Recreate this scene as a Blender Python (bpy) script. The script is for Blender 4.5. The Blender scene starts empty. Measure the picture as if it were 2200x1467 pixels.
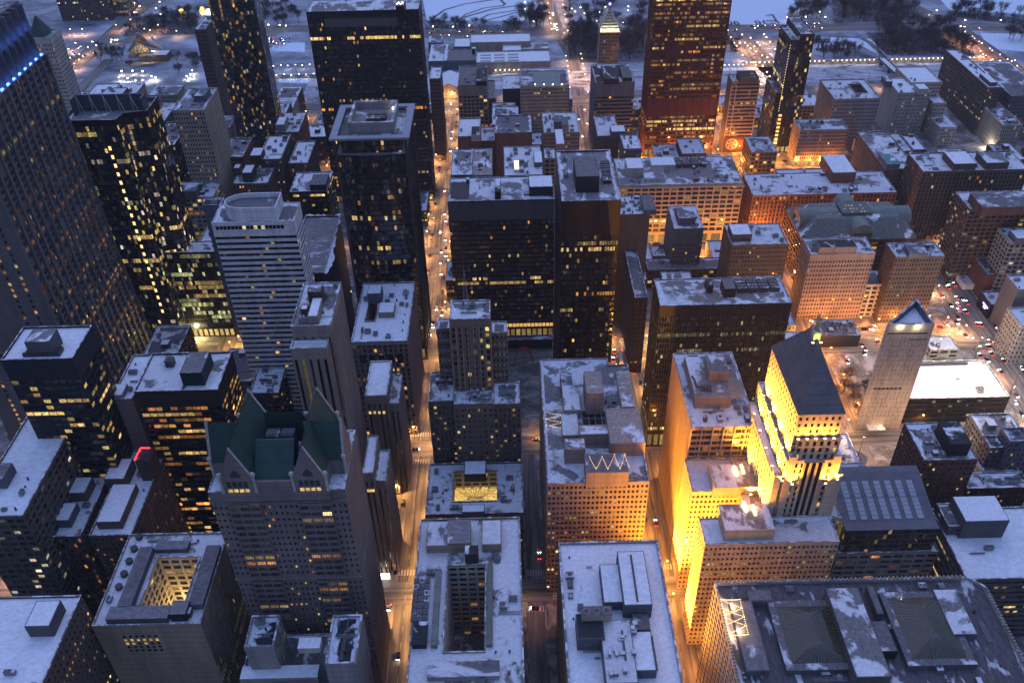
import bpy, math, random
import numpy as np
from mathutils import Vector, Matrix

SC = bpy.context.scene
COL = SC.collection
# ------------------------------------------------------------------ survey camera
F, CX, CY, CAMZ = 1903.74, 1100.0, 733.5, 412.0
YAW, PITCH, ROLL = 3.835e-4, 0.664215, 0.022918

def _rot():
    cy, sy, cp, sp = math.cos(YAW), math.sin(YAW), math.cos(PITCH), math.sin(PITCH)
    f = np.array([sy*cp, cy*cp, -sp]); r = np.array([cy, -sy, 0.]); d = np.cross(f, r)
    cr, sr = math.cos(ROLL), math.sin(ROLL)
    return np.array([cr*r+sr*d, -sr*r+cr*d, f])
RM = _rot()

def U(px, py, z=0.):
    """survey: where the sight line of a photo point meets the level z (x south, y east, metres)"""
    d = RM.T @ np.array([(px-CX)/F, (py-CY)/F, 1.])
    t = (z-CAMZ)/d[2]
    return float(d[0]*t), float(d[1]*t)

def UY(px, py, Y):
    d = RM.T @ np.array([(px-CX)/F, (py-CY)/F, 1.])
    t = Y/d[1]
    return float(d[0]*t), float(CAMZ+d[2]*t)

def srgb(r, g, b):
    f = lambda c: (c/12.92 if c <= .04045 else ((c+.055)/1.055)**2.4)
    return (f(r/255), f(g/255), f(b/255))

# ------------------------------------------------------------------ materials
def newmat(name):
    m = bpy.data.materials.new(name); m.use_nodes = True
    nt = m.node_tree
    return m, nt, nt.nodes['Principled BSDF']

def N(nt, t, **kw):
    n = nt.nodes.new(t)
    for k, v in kw.items():
        if k in n.inputs: n.inputs[k].default_value = v
        else: setattr(n, k, v)
    return n

def rampnode(nt, stops):
    n = nt.nodes.new('ShaderNodeValToRGB')
    e = n.color_ramp.elements
    while len(e) < len(stops): e.new(.5)
    for i, (p, c) in enumerate(stops):
        e[i].position = p; e[i].color = (*c, 1)
    return n

def coords(nt):
    """object coordinates shifted by a random amount per object so no two walls repeat"""
    tc = N(nt, 'ShaderNodeTexCoord'); oi = N(nt, 'ShaderNodeObjectInfo')
    mul = N(nt, 'ShaderNodeMath', operation='MULTIPLY'); mul.inputs[1].default_value = 917.
    nt.links.new(oi.outputs['Random'], mul.inputs[0])
    add = N(nt, 'ShaderNodeVectorMath', operation='ADD')
    nt.links.new(tc.outputs['Object'], add.inputs[0]); nt.links.new(mul.outputs[0], add.inputs[1])
    return add.outputs[0]

_WALL = {}
def wallmat(name, col, rough=.85, var=.25, metal=0., spec=.3):
    if name in _WALL: return _WALL[name]
    m, nt, b = newmat(name)
    co = coords(nt)
    mp = N(nt, 'ShaderNodeMapping'); mp.inputs['Scale'].default_value = (.55, .55, .09)
    nt.links.new(co, mp.inputs[0])
    n1 = N(nt, 'ShaderNodeTexNoise', Scale=.35, Detail=5., Roughness=.65)
    n2 = N(nt, 'ShaderNodeTexNoise', Scale=2.2, Detail=3.)
    nt.links.new(mp.outputs[0], n1.inputs['Vector']); nt.links.new(co, n2.inputs['Vector'])
    lo = tuple(c*(1-var) for c in col); hi = tuple(min(1, c*(1+var)) for c in col)
    r = rampnode(nt, [(.3, lo), (.7, hi)])
    nt.links.new(n1.outputs['Fac'], r.inputs[0])
    mx = N(nt, 'ShaderNodeMix', data_type='RGBA', blend_type='MULTIPLY'); mx.inputs[0].default_value = .35
    r2 = rampnode(nt, [(.3, (.7, .7, .7)), (.7, (1, 1, 1))])
    nt.links.new(n2.outputs['Fac'], r2.inputs[0])
    nt.links.new(r.outputs[0], mx.inputs[6]); nt.links.new(r2.outputs[0], mx.inputs[7])
    # floor joints and panel joints
    tc = N(nt, 'ShaderNodeTexCoord'); sp = N(nt, 'ShaderNodeSeparateXYZ'); nt.links.new(tc.outputs['Object'], sp.inputs[0])
    ad = N(nt, 'ShaderNodeMath', operation='ADD'); nt.links.new(sp.outputs[0], ad.inputs[0]); nt.links.new(sp.outputs[1], ad.inputs[1])
    prev = mx.outputs[2]
    for src, per, wd, dk in ((sp.outputs[2], 3.9, .10, .72), (ad.outputs[0], 3.3, .07, .8)):
        dv = N(nt, 'ShaderNodeMath', operation='DIVIDE'); dv.inputs[1].default_value = per; nt.links.new(src, dv.inputs[0])
        fr = N(nt, 'ShaderNodeMath', operation='FRACT'); nt.links.new(dv.outputs[0], fr.inputs[0])
        lt = N(nt, 'ShaderNodeMath', operation='LESS_THAN'); lt.inputs[1].default_value = wd; nt.links.new(fr.outputs[0], lt.inputs[0])
        mj = N(nt, 'ShaderNodeMix', data_type='RGBA', blend_type='MULTIPLY'); mj.inputs[7].default_value = (dk, dk, dk, 1)
        nt.links.new(lt.outputs[0], mj.inputs[0]); nt.links.new(prev, mj.inputs[6]); prev = mj.outputs[2]
    nt.links.new(prev, b.inputs['Base Color'])
    b.inputs['Roughness'].default_value = rough; b.inputs['Metallic'].default_value = metal
    b.inputs['Specular IOR Level'].default_value = spec
    _WALL[name] = m
    return m

def glassmat(name, col, rough=.08, spec=.6):
    m, nt, b = newmat(name)
    at = N(nt, 'ShaderNodeAttribute', attribute_name='glow')
    co = coords(nt)
    mp = N(nt, 'ShaderNodeMapping'); mp.inputs['Scale'].default_value = (.9, .9, 1.3)
    nt.links.new(co, mp.inputs[0])
    no = N(nt, 'ShaderNodeTexNoise', Scale=1., Detail=2., Roughness=.7)
    nt.links.new(mp.outputs[0], no.inputs['Vector'])
    r = rampnode(nt, [(.32, (.25, .22, .2)), (.5, (.8, .8, .8)), (.72, (1.6, 1.6, 1.6))])
    nt.links.new(no.outputs['Fac'], r.inputs[0])
    mx = N(nt, 'ShaderNodeMix', data_type='RGBA', blend_type='MULTIPLY'); mx.inputs[0].default_value = 1.
    nt.links.new(at.outputs['Color'], mx.inputs[6]); nt.links.new(r.outputs[0], mx.inputs[7])
    nt.links.new(mx.outputs[2], b.inputs['Emission Color'])
    b.inputs['Emission Strength'].default_value = 1.
    # panes sit at slightly different angles, so reflections break up from pane to pane
    n2 = N(nt, 'ShaderNodeTexNoise', Scale=.16, Detail=1.)
    nt.links.new(co, n2.inputs['Vector'])
    bp = N(nt, 'ShaderNodeBump', Strength=.09, Distance=1.)
    nt.links.new(n2.outputs['Fac'], bp.inputs['Height']); nt.links.new(bp.outputs[0], b.inputs['Normal'])
    b.inputs['Base Color'].default_value = (*col, 1)
    b.inputs['Roughness'].default_value = rough; b.inputs['Specular IOR Level'].default_value = spec
    m.cycles.emission_sampling = 'NONE'
    return m

def snowmat(name, cover, base, scale=.055, snow=(.72, .75, .80), soft=.025, det=7., aniso=None):
    m, nt, b = newmat(name)
    tc = N(nt, 'ShaderNodeTexCoord'); oi = N(nt, 'ShaderNodeObjectInfo')
    mp = N(nt, 'ShaderNodeMapping')
    def rnd(mul, add, mod=None):
        a = N(nt, 'ShaderNodeMath', operation='MULTIPLY'); a.inputs[1].default_value = mul; nt.links.new(oi.outputs['Random'], a.inputs[0])
        if mod:
            f = N(nt, 'ShaderNodeMath', operation='FRACT'); nt.links.new(a.outputs[0], f.inputs[0]); a = N(nt, 'ShaderNodeMath', operation='MULTIPLY'); a.inputs[1].default_value = mod; nt.links.new(f.outputs[0], a.inputs[0])
        c = N(nt, 'ShaderNodeMath', operation='ADD'); c.inputs[1].default_value = add; nt.links.new(a.outputs[0], c.inputs[0]); return c.outputs[0]
    cs = N(nt, 'ShaderNodeCombineXYZ'); nt.links.new(rnd(37.7, .55, .9), cs.inputs[0]); nt.links.new(rnd(91.3, .55, 1.1), cs.inputs[1]); cs.inputs[2].default_value = 1
    cr = N(nt, 'ShaderNodeCombineXYZ'); nt.links.new(rnd(6.283, 0.), cr.inputs[2])
    cl = N(nt, 'ShaderNodeCombineXYZ'); nt.links.new(rnd(917., 0.), cl.inputs[0]); nt.links.new(rnd(411., 3.), cl.inputs[1])
    nt.links.new(tc.outputs['Object'], mp.inputs[0]); nt.links.new(cl.outputs[0], mp.inputs['Location']); nt.links.new(cr.outputs[0], mp.inputs['Rotation']); nt.links.new(cs.outputs[0], mp.inputs['Scale'])
    if aniso:
        for k_ in ('Rotation', 'Scale'):
            for l_ in list(mp.inputs[k_].links): nt.links.remove(l_)
        mp.inputs['Scale'].default_value = (*aniso, 1)
    co = mp.outputs[0]
    n1 = N(nt, 'ShaderNodeTexNoise', Scale=scale, Detail=det, Roughness=.55, Distortion=.6)
    n3 = N(nt, 'ShaderNodeTexNoise', Scale=scale*5, Detail=5., Roughness=.6, Distortion=.3)
    nt.links.new(co, n1.inputs['Vector']); nt.links.new(co, n3.inputs['Vector'])
    ms = N(nt, 'ShaderNodeMath', operation='MULTIPLY_ADD'); ms.inputs[1].default_value = .30; nt.links.new(n3.outputs['Fac'], ms.inputs[0]); nt.links.new(n1.outputs['Fac'], ms.inputs[2])
    t = .5+(cover-.5)*.45
    r = rampnode(nt, [(max(0, 1.15-t-soft), (0, 0, 0)), (min(1, 1.15-t+soft*1.6), (1, 1, 1))])
    nt.links.new(ms.outputs[0], r.inputs[0])
    n2 = N(nt, 'ShaderNodeTexNoise', Scale=.5, Detail=6., Roughness=.7)
    nt.links.new(co, n2.inputs['Vector'])
    rb = rampnode(nt, [(.3, tuple(c*.5 for c in base)), (.7, tuple(c*1.35 for c in base))])
    rs = rampnode(nt, [(.25, tuple(c*.66 for c in snow)), (.62, snow)])
    nt.links.new(n2.outputs['Fac'], rb.inputs[0]); nt.links.new(n2.outputs['Fac'], rs.inputs[0])
    mx = N(nt, 'ShaderNodeMix', data_type='RGBA')
    nt.links.new(r.outputs[0], mx.inputs[0]); nt.links.new(rb.outputs[0], mx.inputs[6]); nt.links.new(rs.outputs[0], mx.inputs[7])
    nt.links.new(mx.outputs[2], b.inputs['Base Color'])
    bp = N(nt, 'ShaderNodeBump', Strength=.5, Distance=.25)
    nt.links.new(r.outputs[0], bp.inputs['Height']); nt.links.new(bp.outputs[0], b.inputs['Normal'])
    b.inputs['Roughness'].default_value = .8; b.inputs['Specular IOR Level'].default_value = .25
    return m

def plainmat(name, col, rough=.6, metal=0., emit=None, es=0., sample='AUTO', spec=.4):
    m, nt, b = newmat(name)
    n = N(nt, 'ShaderNodeTexNoise', Scale=1.3, Detail=4.)
    nt.links.new(coords(nt), n.inputs['Vector'])
    r = rampnode(nt, [(.3, tuple(c*.8 for c in col)), (.7, tuple(min(1, c*1.15) for c in col))])
    nt.links.new(n.outputs['Fac'], r.inputs[0]); nt.links.new(r.outputs[0], b.inputs['Base Color'])
    b.inputs['Roughness'].default_value = rough; b.inputs['Metallic'].default_value = metal
    b.inputs['Specular IOR Level'].default_value = spec
    if emit:
        b.inputs['Emission Color'].default_value = (*emit, 1); b.inputs['Emission Strength'].default_value = es
    m.cycles.emission_sampling = sample
    return m

WALLS = dict(
    tan=(.27, .215, .165), beige=(.36, .29, .225), pale=(.44, .40, .36), grey=(.25, .24, .24), granite=(.185, .155, .15),
    brown=(.105, .078, .066), dkbrown=(.06, .042, .036), brick=(.19, .088, .06), redbrick=(.115, .058, .048), black=(.010, .010, .012),
    red=(.09, .022, .02), white=(.62, .62, .65), slate=(.10, .11, .135), dkgrey=(.09, .09, .10), pink=(.27, .205, .178),
    concrete=(.36, .33, .30), navy=(.016, .019, .026), bronze=(.026, .021, .018), cream=(.42, .36, .28), green=(.10, .22, .20))
METALS = ('black', 'red', 'navy', 'bronze')
def WM(k): return wallmat('wall_'+k, WALLS[k], rough=.5 if k in METALS else .85, var=.12 if k in METALS else .22, spec=.2 if k in METALS else .3)

GL = {'dark': glassmat('glass_dark', (.006, .007, .010), .08, .3), 'blue': glassmat('glass_blue', (.008, .011, .016), .05, .7),
      'green': glassmat('glass_green', (.006, .010, .011), .06, .5), 'old': glassmat('glass_old', (.012, .012, .014), .15, .35)}
SNOW = {'full': snowmat('snow_full', 1.75, (.2, .2, .21)), 'heavy': snowmat('snow_heavy', .70, (.17, .165, .17), snow=(.6, .62, .66)), 'mid': snowmat('snow_mid', .50, (.17, .165, .17), snow=(.64, .66, .70)),
        'half': snowmat('snow_half', .36, (.13, .125, .135), snow=(.6, .62, .66)), 'light': snowmat('snow_light', .26, (.19, .185, .20)),
        'bare': snowmat('snow_bare', .02, (.15, .14, .15)), 'dark': snowmat('snow_dark', .30, (.03, .03, .035)), 'green': snowmat('snow_green', .2, (.10, .23, .22)),
        'tanroof': snowmat('snow_tan', .34, (.30, .25, .22))}
M_CAP = snowmat('coping_snow', .45, (.22, .21, .21), scale=.25)
M_DRIFT = snowmat('drift_snow', 1.75, (.4, .4, .4), snow=(.70, .73, .79))
M_UNIT = plainmat('unit_metal', (.22, .22, .23), .5, .3)
M_UNITD = plainmat('unit_dark', (.05, .05, .055), .5, .3)
M_COPPER = wallmat('copper_green', (.024, .056, .046), .6, .2)
M_COPPER2 = wallmat('copper_pale', (.15, .175, .155), .6, .2)
M_LEAD = wallmat('lead_roof', (.10, .105, .125), .55, .2)

# ------------------------------------------------------------------ mesh builder
class MB:
    def __init__(s): s.V = []; s.Fq = []; s.Mq = []; s.G = []; s.n = 0; s.poly = []
    def quads(s, V, mat=0, glow=None):
        V = np.asarray(V, float).reshape(-1, 4, 3); k = len(V)
        if not k: return
        s.V.append(V.reshape(-1, 3)); s.Fq.append(np.arange(4*k).reshape(k, 4)+s.n); s.n += 4*k
        s.Mq.append(np.full(k, mat) if np.isscalar(mat) else np.asarray(mat))
        s.G.append(np.zeros((k, 3)) if glow is None else np.asarray(glow, float).reshape(k, 3))
    def ngon(s, P, mat=0):
        P = np.asarray(P, float); s.V.append(P); s.poly.append((list(range(s.n, s.n+len(P))), mat)); s.n += len(P)
    def box(s, x0, x1, y0, y1, z0, z1, mat=0, top=None, bottom=False):
        a, b, c, d = (x0, y0), (x1, y0), (x1, y1), (x0, y1)
        q = []
        for p, r in ((a, b), (b, c), (c, d), (d, a)):
            q.append([(*p, z0), (*r, z0), (*r, z1), (*p, z1)])
        s.quads(q, mat); s.quads([[(*a, z1), (*b, z1), (*c, z1), (*d, z1)]], mat if top is None else top)
        if bottom: s.quads([[(*d, z0), (*c, z0), (*b, z0), (*a, z0)]], mat)
    def prism(s, foot, z0, z1, mat=0, top=None):
        n = len(foot)
        s.quads([[(*foot[i], z0), (*foot[(i+1) % n], z0), (*foot[(i+1) % n], z1), (*foot[i], z1)] for i in range(n)], mat)
        s.ngon([(*p, z1) for p in foot], mat if top is None else top)
    def tube(s, p, q, r0, r1=None, n=6, mat=0, cap=True):
        p = np.array(p, float); q = np.array(q, float); r1 = r0 if r1 is None else r1
        d = q-p; L = np.linalg.norm(d); d = d/L if L > 1e-6 else np.array([0, 0, 1.])
        a = np.cross(d, [0, 0, 1.]) if abs(d[2]) < .9 else np.cross(d, [1., 0, 0]); a /= np.linalg.norm(a); b = np.cross(d, a)
        A = [p+r0*(math.cos(t)*a+math.sin(t)*b) for t in np.linspace(0, 2*math.pi, n, endpoint=False)]
        B = [q+r1*(math.cos(t)*a+math.sin(t)*b) for t in np.linspace(0, 2*math.pi, n, endpoint=False)]
        s.quads([[A[(i+1) % n], A[i], B[i], B[(i+1) % n]] for i in range(n)], mat)
        if cap: s.ngon(B[::-1], mat)
    def ball(s, c, r, n=8, m=5, mat=0, sz=1.):
        q = []
        P = lambda i, j: (c[0]+r*math.sin(math.pi*j/m)*math.cos(2*math.pi*i/n), c[1]+r*math.sin(math.pi*j/m)*math.sin(2*math.pi*i/n), c[2]+sz*r*math.cos(math.pi*j/m))
        for j in range(m):
            for i in range(n): q.append([P(i, j), P(i, j+1), P(i+1, j+1), P(i+1, j)])
        s.quads(q, mat)
    def build(s, name, mats, parent=None, kind=None, link=True):
        me = bpy.data.meshes.new(name)
        V = np.concatenate(s.V) if s.V else np.zeros((0, 3))
        off = np.zeros(3); pp = parent
        while pp is not None:
            if '_o' in pp.keys(): off = np.array(pp['_o']); break
            pp = pp.parent
        V = V-off
        Fq = np.concatenate(s.Fq) if s.Fq else np.zeros((0, 4), int)
        nq = len(Fq); npoly = len(s.poly)
        loops = np.concatenate([Fq.reshape(-1)]+[np.array(p[0]) for p in s.poly]).astype(np.int32)
        starts = np.concatenate([np.arange(nq)*4, nq*4+np.cumsum([0]+[len(p[0]) for p in s.poly])[:-1] if npoly else np.zeros(0)]).astype(np.int32)
        me.vertices.add(len(V)); me.vertices.foreach_set('co', V.astype(np.float32).reshape(-1))
        me.loops.add(len(loops)); me.loops.foreach_set('vertex_index', loops)
        me.polygons.add(nq+npoly); me.polygons.foreach_set('loop_start', starts)
        mi = np.concatenate([np.concatenate(s.Mq) if s.Mq else np.zeros(0), np.array([p[1] for p in s.poly])]).astype(np.int32)
        for m in (mats if isinstance(mats, (list, tuple)) else [mats]): me.materials.append(m)
        me.polygons.foreach_set('material_index', mi)
        if any(g.any() for g in s.G):
            at = me.attributes.new('glow', 'FLOAT_COLOR', 'FACE')
            g = np.zeros((nq+npoly, 4), np.float32); g[:, 3] = 1
            g[:nq, :3] = np.concatenate(s.G); at.data.foreach_set('color', g.reshape(-1))
        me.update(calc_edges=True)
        o = bpy.data.objects.new(name, me)
        if link: COL.objects.link(o)
        if parent is not None: o.parent = parent
        if kind: o['kind'] = kind
        return o

def root(name, label, cat, loc=(0, 0, 0), group=None):
    o = bpy.data.objects.new(name, None); COL.objects.link(o)
    o.location = loc; o['label'] = label; o['category'] = cat
    if group: o['group'] = group
    o['_o'] = list(loc); o.empty_display_size = 1
    return o
def tag(o, label=None, cat=None, group=None, kind=None):
    if label: o['label'] = label
    if cat: o['category'] = cat
    if group: o['group'] = group
    if kind: o['kind'] = kind
    return o
def copytree(src, loc, rz=None):
    r = src.copy(); COL.objects.link(r); r.location = loc
    if rz is not None: r.rotation_euler = (0, 0, rz)
    for ch in src.children:
        c = ch.copy(); COL.objects.link(c); c.parent = r
    return r

# ------------------------------------------------------------------ facades
PAL = {'Y': (1., .66, .22), 'W': (1., .84, .58), 'O': (1., .42, .10), 'G': (.9, .92, .42), 'C': (.8, .95, 1.)}
def litgrid(nx, nz, p, pal, seed, power=1., runs=True, bottom=0., rowseed=None):
    """which windows of a wall are lit: whole floors differ, lit runs along a floor, a few odd ones"""
    rr = np.random.RandomState((seed if rowseed is None else rowseed) % (2**31)); rg = np.random.RandomState(seed % (2**31))
    p = p*(LITK if p < .28 else .9)
    row = rr.gamma(.28, 1/.28, nz)
    q = np.clip(p*row, 0, .96)
    if runs and nx > 5:   # offices: a floor is either mostly dark or lit along much of its length
        act = rr.rand(nz) < min(.95, p*2.1); q = np.where(act, rr.uniform(.12, .85, nz), p*.12)
    if bottom: q = np.clip(q+bottom*np.exp(-np.arange(nz)/4.), 0, .97)
    out = np.zeros((nz, nx, 3))
    for j in range(nz):
        base = np.array(PAL[pal[rr.randint(len(pal))]]); inten = math.exp(rr.normal(-1.05, .65))
        s = rg.rand(nx)
        if nx > 5:
            k = rg.randint(4, 12+nx//5) if runs else rg.randint(2, 5); s = .75*np.convolve(rg.rand(nx+k-1), np.ones(k)/k, 'valid')[:nx]+(.07 if runs else .22)*s
            on = s < (np.quantile(s, q[j]) if q[j] > 0 else -1)
        else: on = s < q[j]
        w = inten*np.exp(rg.normal(0, .42, nx))*power
        c = base[None, :]*(1+rg.normal(0, .08, (nx, 3)))
        out[j] = np.where(on[:, None], c*w[:, None], 0)
        odd = rg.rand(nx) < p*.06
        dim = ~on; out[j][dim] = np.array([.0045, .0038, .0036])*rg.gamma(.5, 2., (dim.sum(), 1))
        out[j][odd] = np.array(PAL[pal[rg.randint(len(pal))]])*rg.uniform(.1, .8)*power
    return np.clip(out, 0, None)

def facade(W, G, P0, P1, z0, z1, nx, nz, ww, wh, dep, sill=.28, glow=None, keep=0, wm=0, gm=0):
    P0 = np.array(P0, float); P1 = np.array(P1, float); L = np.linalg.norm(P1-P0)
    if L < .01 or z1-z0 < .1: return []
    d = (P1-P0)/L; n = np.array([d[1], -d[0]])
    cw = L/nx; ch = (z1-z0)/nz; wh = min(wh, 1-sill-.02)
    def pt(u, dd, z):
        u, dd, z = np.broadcast_arrays(np.asarray(u, float), np.asarray(dd, float), np.asarray(z, float))
        return np.stack([P0[0]+d[0]*u+n[0]*dd, P0[1]+d[1]*u+n[1]*dd, z], -1)
    def quad(ua, ub, da, db, za, zb, zc=None, zd=None):
        return np.stack([pt(ua, da, za), pt(ub, db, za), pt(ub, db, zb), pt(ua, da, zb)], -2).reshape(-1, 4, 3)
    j = np.arange(nz); i = np.arange(nx)
    zb = z0+(j+sill)*ch; zt = zb+wh*ch
    lo = np.concatenate([[z0], zt]); hi = np.concatenate([zb, [z1]])
    W.quads(quad(np.zeros(nz+1), np.full(nz+1, L), 0., 0., lo, hi), wm)
    full = ww > .995
    ua = (i+.5-ww/2)*cw; ub = (i+.5+ww/2)*cw
    if full: ua = i*cw; ub = (i+1)*cw
    else:
        pl = np.concatenate([[0], ub]); pr = np.concatenate([ua, [L]])
        W.quads(quad(*np.broadcast_arrays(pl[None, :], pr[None, :]), 0., 0., zb[:, None], zt[:, None]), wm)
    UA, ZB = np.meshgrid(ua, zb); UB, ZT = np.meshgrid(ub, zt)
    panes = quad(UA, UB, -dep, -dep, ZB, ZT)
    g = np.zeros((nz, nx, 3)) if glow is None else glow
    g = g.reshape(-1, 3)
    kept = []
    sel = np.ones(nz*nx, bool)
    if keep:
        rows = range(nz-1, -1, -1)
        if full:
            for r in rows:
                if len(kept) >= keep: break
                s = slice(r*nx, (r+1)*nx); kept.append((panes[s], g[s])); sel[s] = False
        else:
            for r in rows:
                for c in range(nx):
                    if len(kept) >= keep: break
                    kk = r*nx+c; kept.append((panes[kk:kk+1], g[kk:kk+1])); sel[kk] = False
    G.quads(panes[sel], gm, g[sel])
    if dep > .06:
        a = np.stack([pt(UA, 0, ZB), pt(UB, 0, ZB), pt(UB, -dep, ZB), pt(UA, -dep, ZB)], -2).reshape(-1, 4, 3); W.quads(a, wm)
        a = np.stack([pt(UA, -dep, ZT), pt(UB, -dep, ZT), pt(UB, 0, ZT), pt(UA, 0, ZT)], -2).reshape(-1, 4, 3); W.quads(a, wm)
        if not full:
            a = np.stack([pt(UA, 0, ZB), pt(UA, -dep, ZB), pt(UA, -dep, ZT), pt(UA, 0, ZT)], -2).reshape(-1, 4, 3); W.quads(a, wm)
            a = np.stack([pt(UB, -dep, ZB), pt(UB, 0, ZB), pt(UB, 0, ZT), pt(UB, -dep, ZT)], -2).reshape(-1, 4, 3); W.quads(a, wm)
    return kept

STY = {  # bay, floor, window width share, height share, depth, sill
    'punch': (3.0, 3.9, .45, .50, .35, .28), 'pair': (2.2, 3.8, .55, .5, .35, .28), 'grid': (4.4, 3.9, .74, .62, .5, .2), 'big': (6.0, 4.2, .8, .62, .6, .2),
    'black': (1.55, 3.9, .84, .66, .14, .2), 'band': (2.0, 3.9, 1.0, .50, .35, .3), 'fin': (1.9, 3.9, .5, .86, .6, .07), 'pier': (3.2, 3.9, .52, .74, .6, .13),
    'glass': (1.8, 3.8, .93, .84, .08, .08), 'wide': (3.8, 3.9, .95, .62, .35, .2), 'blank': None}
SEED = [11]; LITK = .55
STUDS = []
def offset(foot, d):
    n = len(foot); out = []
    for i in range(n):
        p = np.array(foot[i-1]); c = np.array(foot[i]); q = np.array(foot[(i+1) % n])
        a = (c-p)/np.linalg.norm(c-p); b = (q-c)/np.linalg.norm(q-c)
        na = np.array([-a[1], a[0]]); nb = np.array([-b[1], b[0]])
        m = na+nb; m = m/max(.2, (m@m)/2)
        out.append(tuple(c+d*m))
    return out

def walls(rt, foot, z0, z1, wall, style, lit=(.1, 'Y'), cap=0., lobby=0., glass='dark', nwin=0, power=1., styles=None, lobby_glow=.6, wallname='wall', bottom=0., detail_all=False, seed=None):
    """outer walls of a mass: one wall mesh, one mesh of panes, and the nwin largest windows as parts of their own"""
    W, G = MB(), MB(); kept = []
    SEED[0] += 7
    sd = SEED[0] if seed is None else seed
    n = len(foot)
    for e in range(n):
        P0, P1 = np.array(foot[e]), np.array(foot[(e+1) % n]); L = np.linalg.norm(P1-P0)
        d = (P1-P0)/L; nn = np.array([d[1], -d[0]]); mid = (P0+P1)/2
        vis = (-mid)@nn > -.10*np.linalg.norm(mid) or detail_all
        st = (styles or {}).get(e, style)
        zc = z1-cap; zl = z0+lobby
        if not vis or STY.get(st) is None or L < 1.2:
            W.quads([[(*P0, z0), (*P1, z0), (*P1, z1), (*P0, z1)]]); continue
        bay, fl, ww, wh, dep, sill = STY[st]
        nx = max(1, round(L/bay)); nz = max(1, round((zc-zl)/fl))
        if lobby > 0:
            nl = max(1, round(L/max(4., bay*2))); g = np.zeros((1, nl, 3))
            rg = np.random.RandomState(sd+e); g[:] = np.array(PAL['Y'])*lobby_glow*rg.uniform(.4, 1.3, (1, nl, 1))
            facade(W, G, P0, P1, z0, zl, nl, 1, .7, .7, .4, .08, g)
        g = litgrid(nx, nz, lit[0], lit[1], sd*13+e, power, runs=(ww > .8 or st in ('fin',)), bottom=bottom, rowseed=sd*13)
        kept += facade(W, G, P0, P1, zl, zc, nx, nz, ww, wh, dep, sill, g, keep=nwin if e == 0 else 0)
        if cap > 0: W.quads([[(*P0, zc), (*P1, zc), (*P1, z1), (*P0, z1)]])
    wo = W.build(wallname, [WM(wall) if isinstance(wall, str) else wall], rt)
    if G.n: G.build('window', [GL[glass]], rt, kind='stuff')
    for V, g in kept:
        m = MB(); m.quads(V, 0, g); m.build('window', [GL[glass]], rt)
    return wo

def roofdeck(rt, foot, H, ph=1.1, roof='heavy', wall='grey', th=.6):
    inn = offset(foot, th); n = len(foot)
    R = MB(); R.ngon([(*p, H-ph) for p in inn]); R.build('roof', [SNOW[roof] if isinstance(roof, str) else roof], rt)
    if roof in ('light', 'half', 'mid', 'bare', 'dark', 'tanroof', 'heavy'): drift(rt, inn, H-ph, int(abs(foot[0][0]*977+foot[0][1]*131+H*17)))
    P = MB()
    P.quads([[(*foot[i], H), (*foot[(i+1) % n], H), (*inn[(i+1) % n], H), (*inn[i], H)] for i in range(n)], 0)
    P.quads([[(*inn[i], H), (*inn[(i+1) % n], H), (*inn[(i+1) % n], H-ph-.05), (*inn[i], H-ph-.05)] for i in range(n)], 1)
    P.build('parapet', [M_CAP, WM(wall) if isinstance(wall, str) else wall], rt)

def drift(rt, inn, z, seed, name='snow_drift'):
    """snow blown against the inside of a parapet, uneven along each edge"""
    rg = np.random.RandomState(seed % 99991); n = len(inn); lim = .16*min(np.linalg.norm(np.array(inn[i])-np.array(inn[i-1])) for i in range(n))
    for e in range(n):
        if rg.rand() < .3: continue
        P, Q = np.array(inn[e]), np.array(inn[(e+1) % n]); L = np.linalg.norm(Q-P)
        if L < 6: continue
        d = (Q-P)/L; nn = np.array([-d[1], d[0]]); k = max(4, int(L/1.3)); big = rg.uniform(.5, 2.6)
        m = MB(); w = np.convolve(rg.rand(k+12), np.ones(5)/5, 'same')[6:6+k+1]; w = np.clip((w-.30)*5, .12, None)*big; w = np.minimum(w, min(5.5, lim))+rg.rand(k+1)*.2
        t = np.linspace(0, L, k+1)
        for i in range(k):
            a, b = P+d*t[i], P+d*t[i+1]; m.quads([[(*a, z+.45), (*b, z+.45), (*(b+nn*w[i+1]*.5), z+.28), (*(a+nn*w[i]*.5), z+.28)], [(*(a+nn*w[i]*.5), z+.28), (*(b+nn*w[i+1]*.5), z+.28), (*(b+nn*w[i+1]), z+.015), (*(a+nn*w[i]), z+.015)]])
        m.build(name, [M_DRIFT], rt)

def fan_unit(rt, x, y, z, w, d, h, fans=1, mat=None, name='cooling_unit'):
    m = MB(); m.box(x-w/2, x+w/2, y-d/2, y+d/2, z-.05, z+h, 0, 1)
    for k in range(fans):
        fx = x-w/2+w*(k+.5)/fans; r = min(w/fans, d)*.36
        a = [(fx+r*math.cos(t), y+r*math.sin(t)) for t in np.linspace(0, 2*math.pi, 10, endpoint=False)]
        b = [(fx+r*.85*math.cos(t), y+r*.85*math.sin(t)) for t in np.linspace(0, 2*math.pi, 10, endpoint=False)]
        m.prism(a, z+h, z+h+.35, 0); m.ngon([(*p, z+h+.36) for p in b], 2)
    m.build(name, [mat or M_UNIT, SNOW['half'], M_UNITD], rt)

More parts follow.
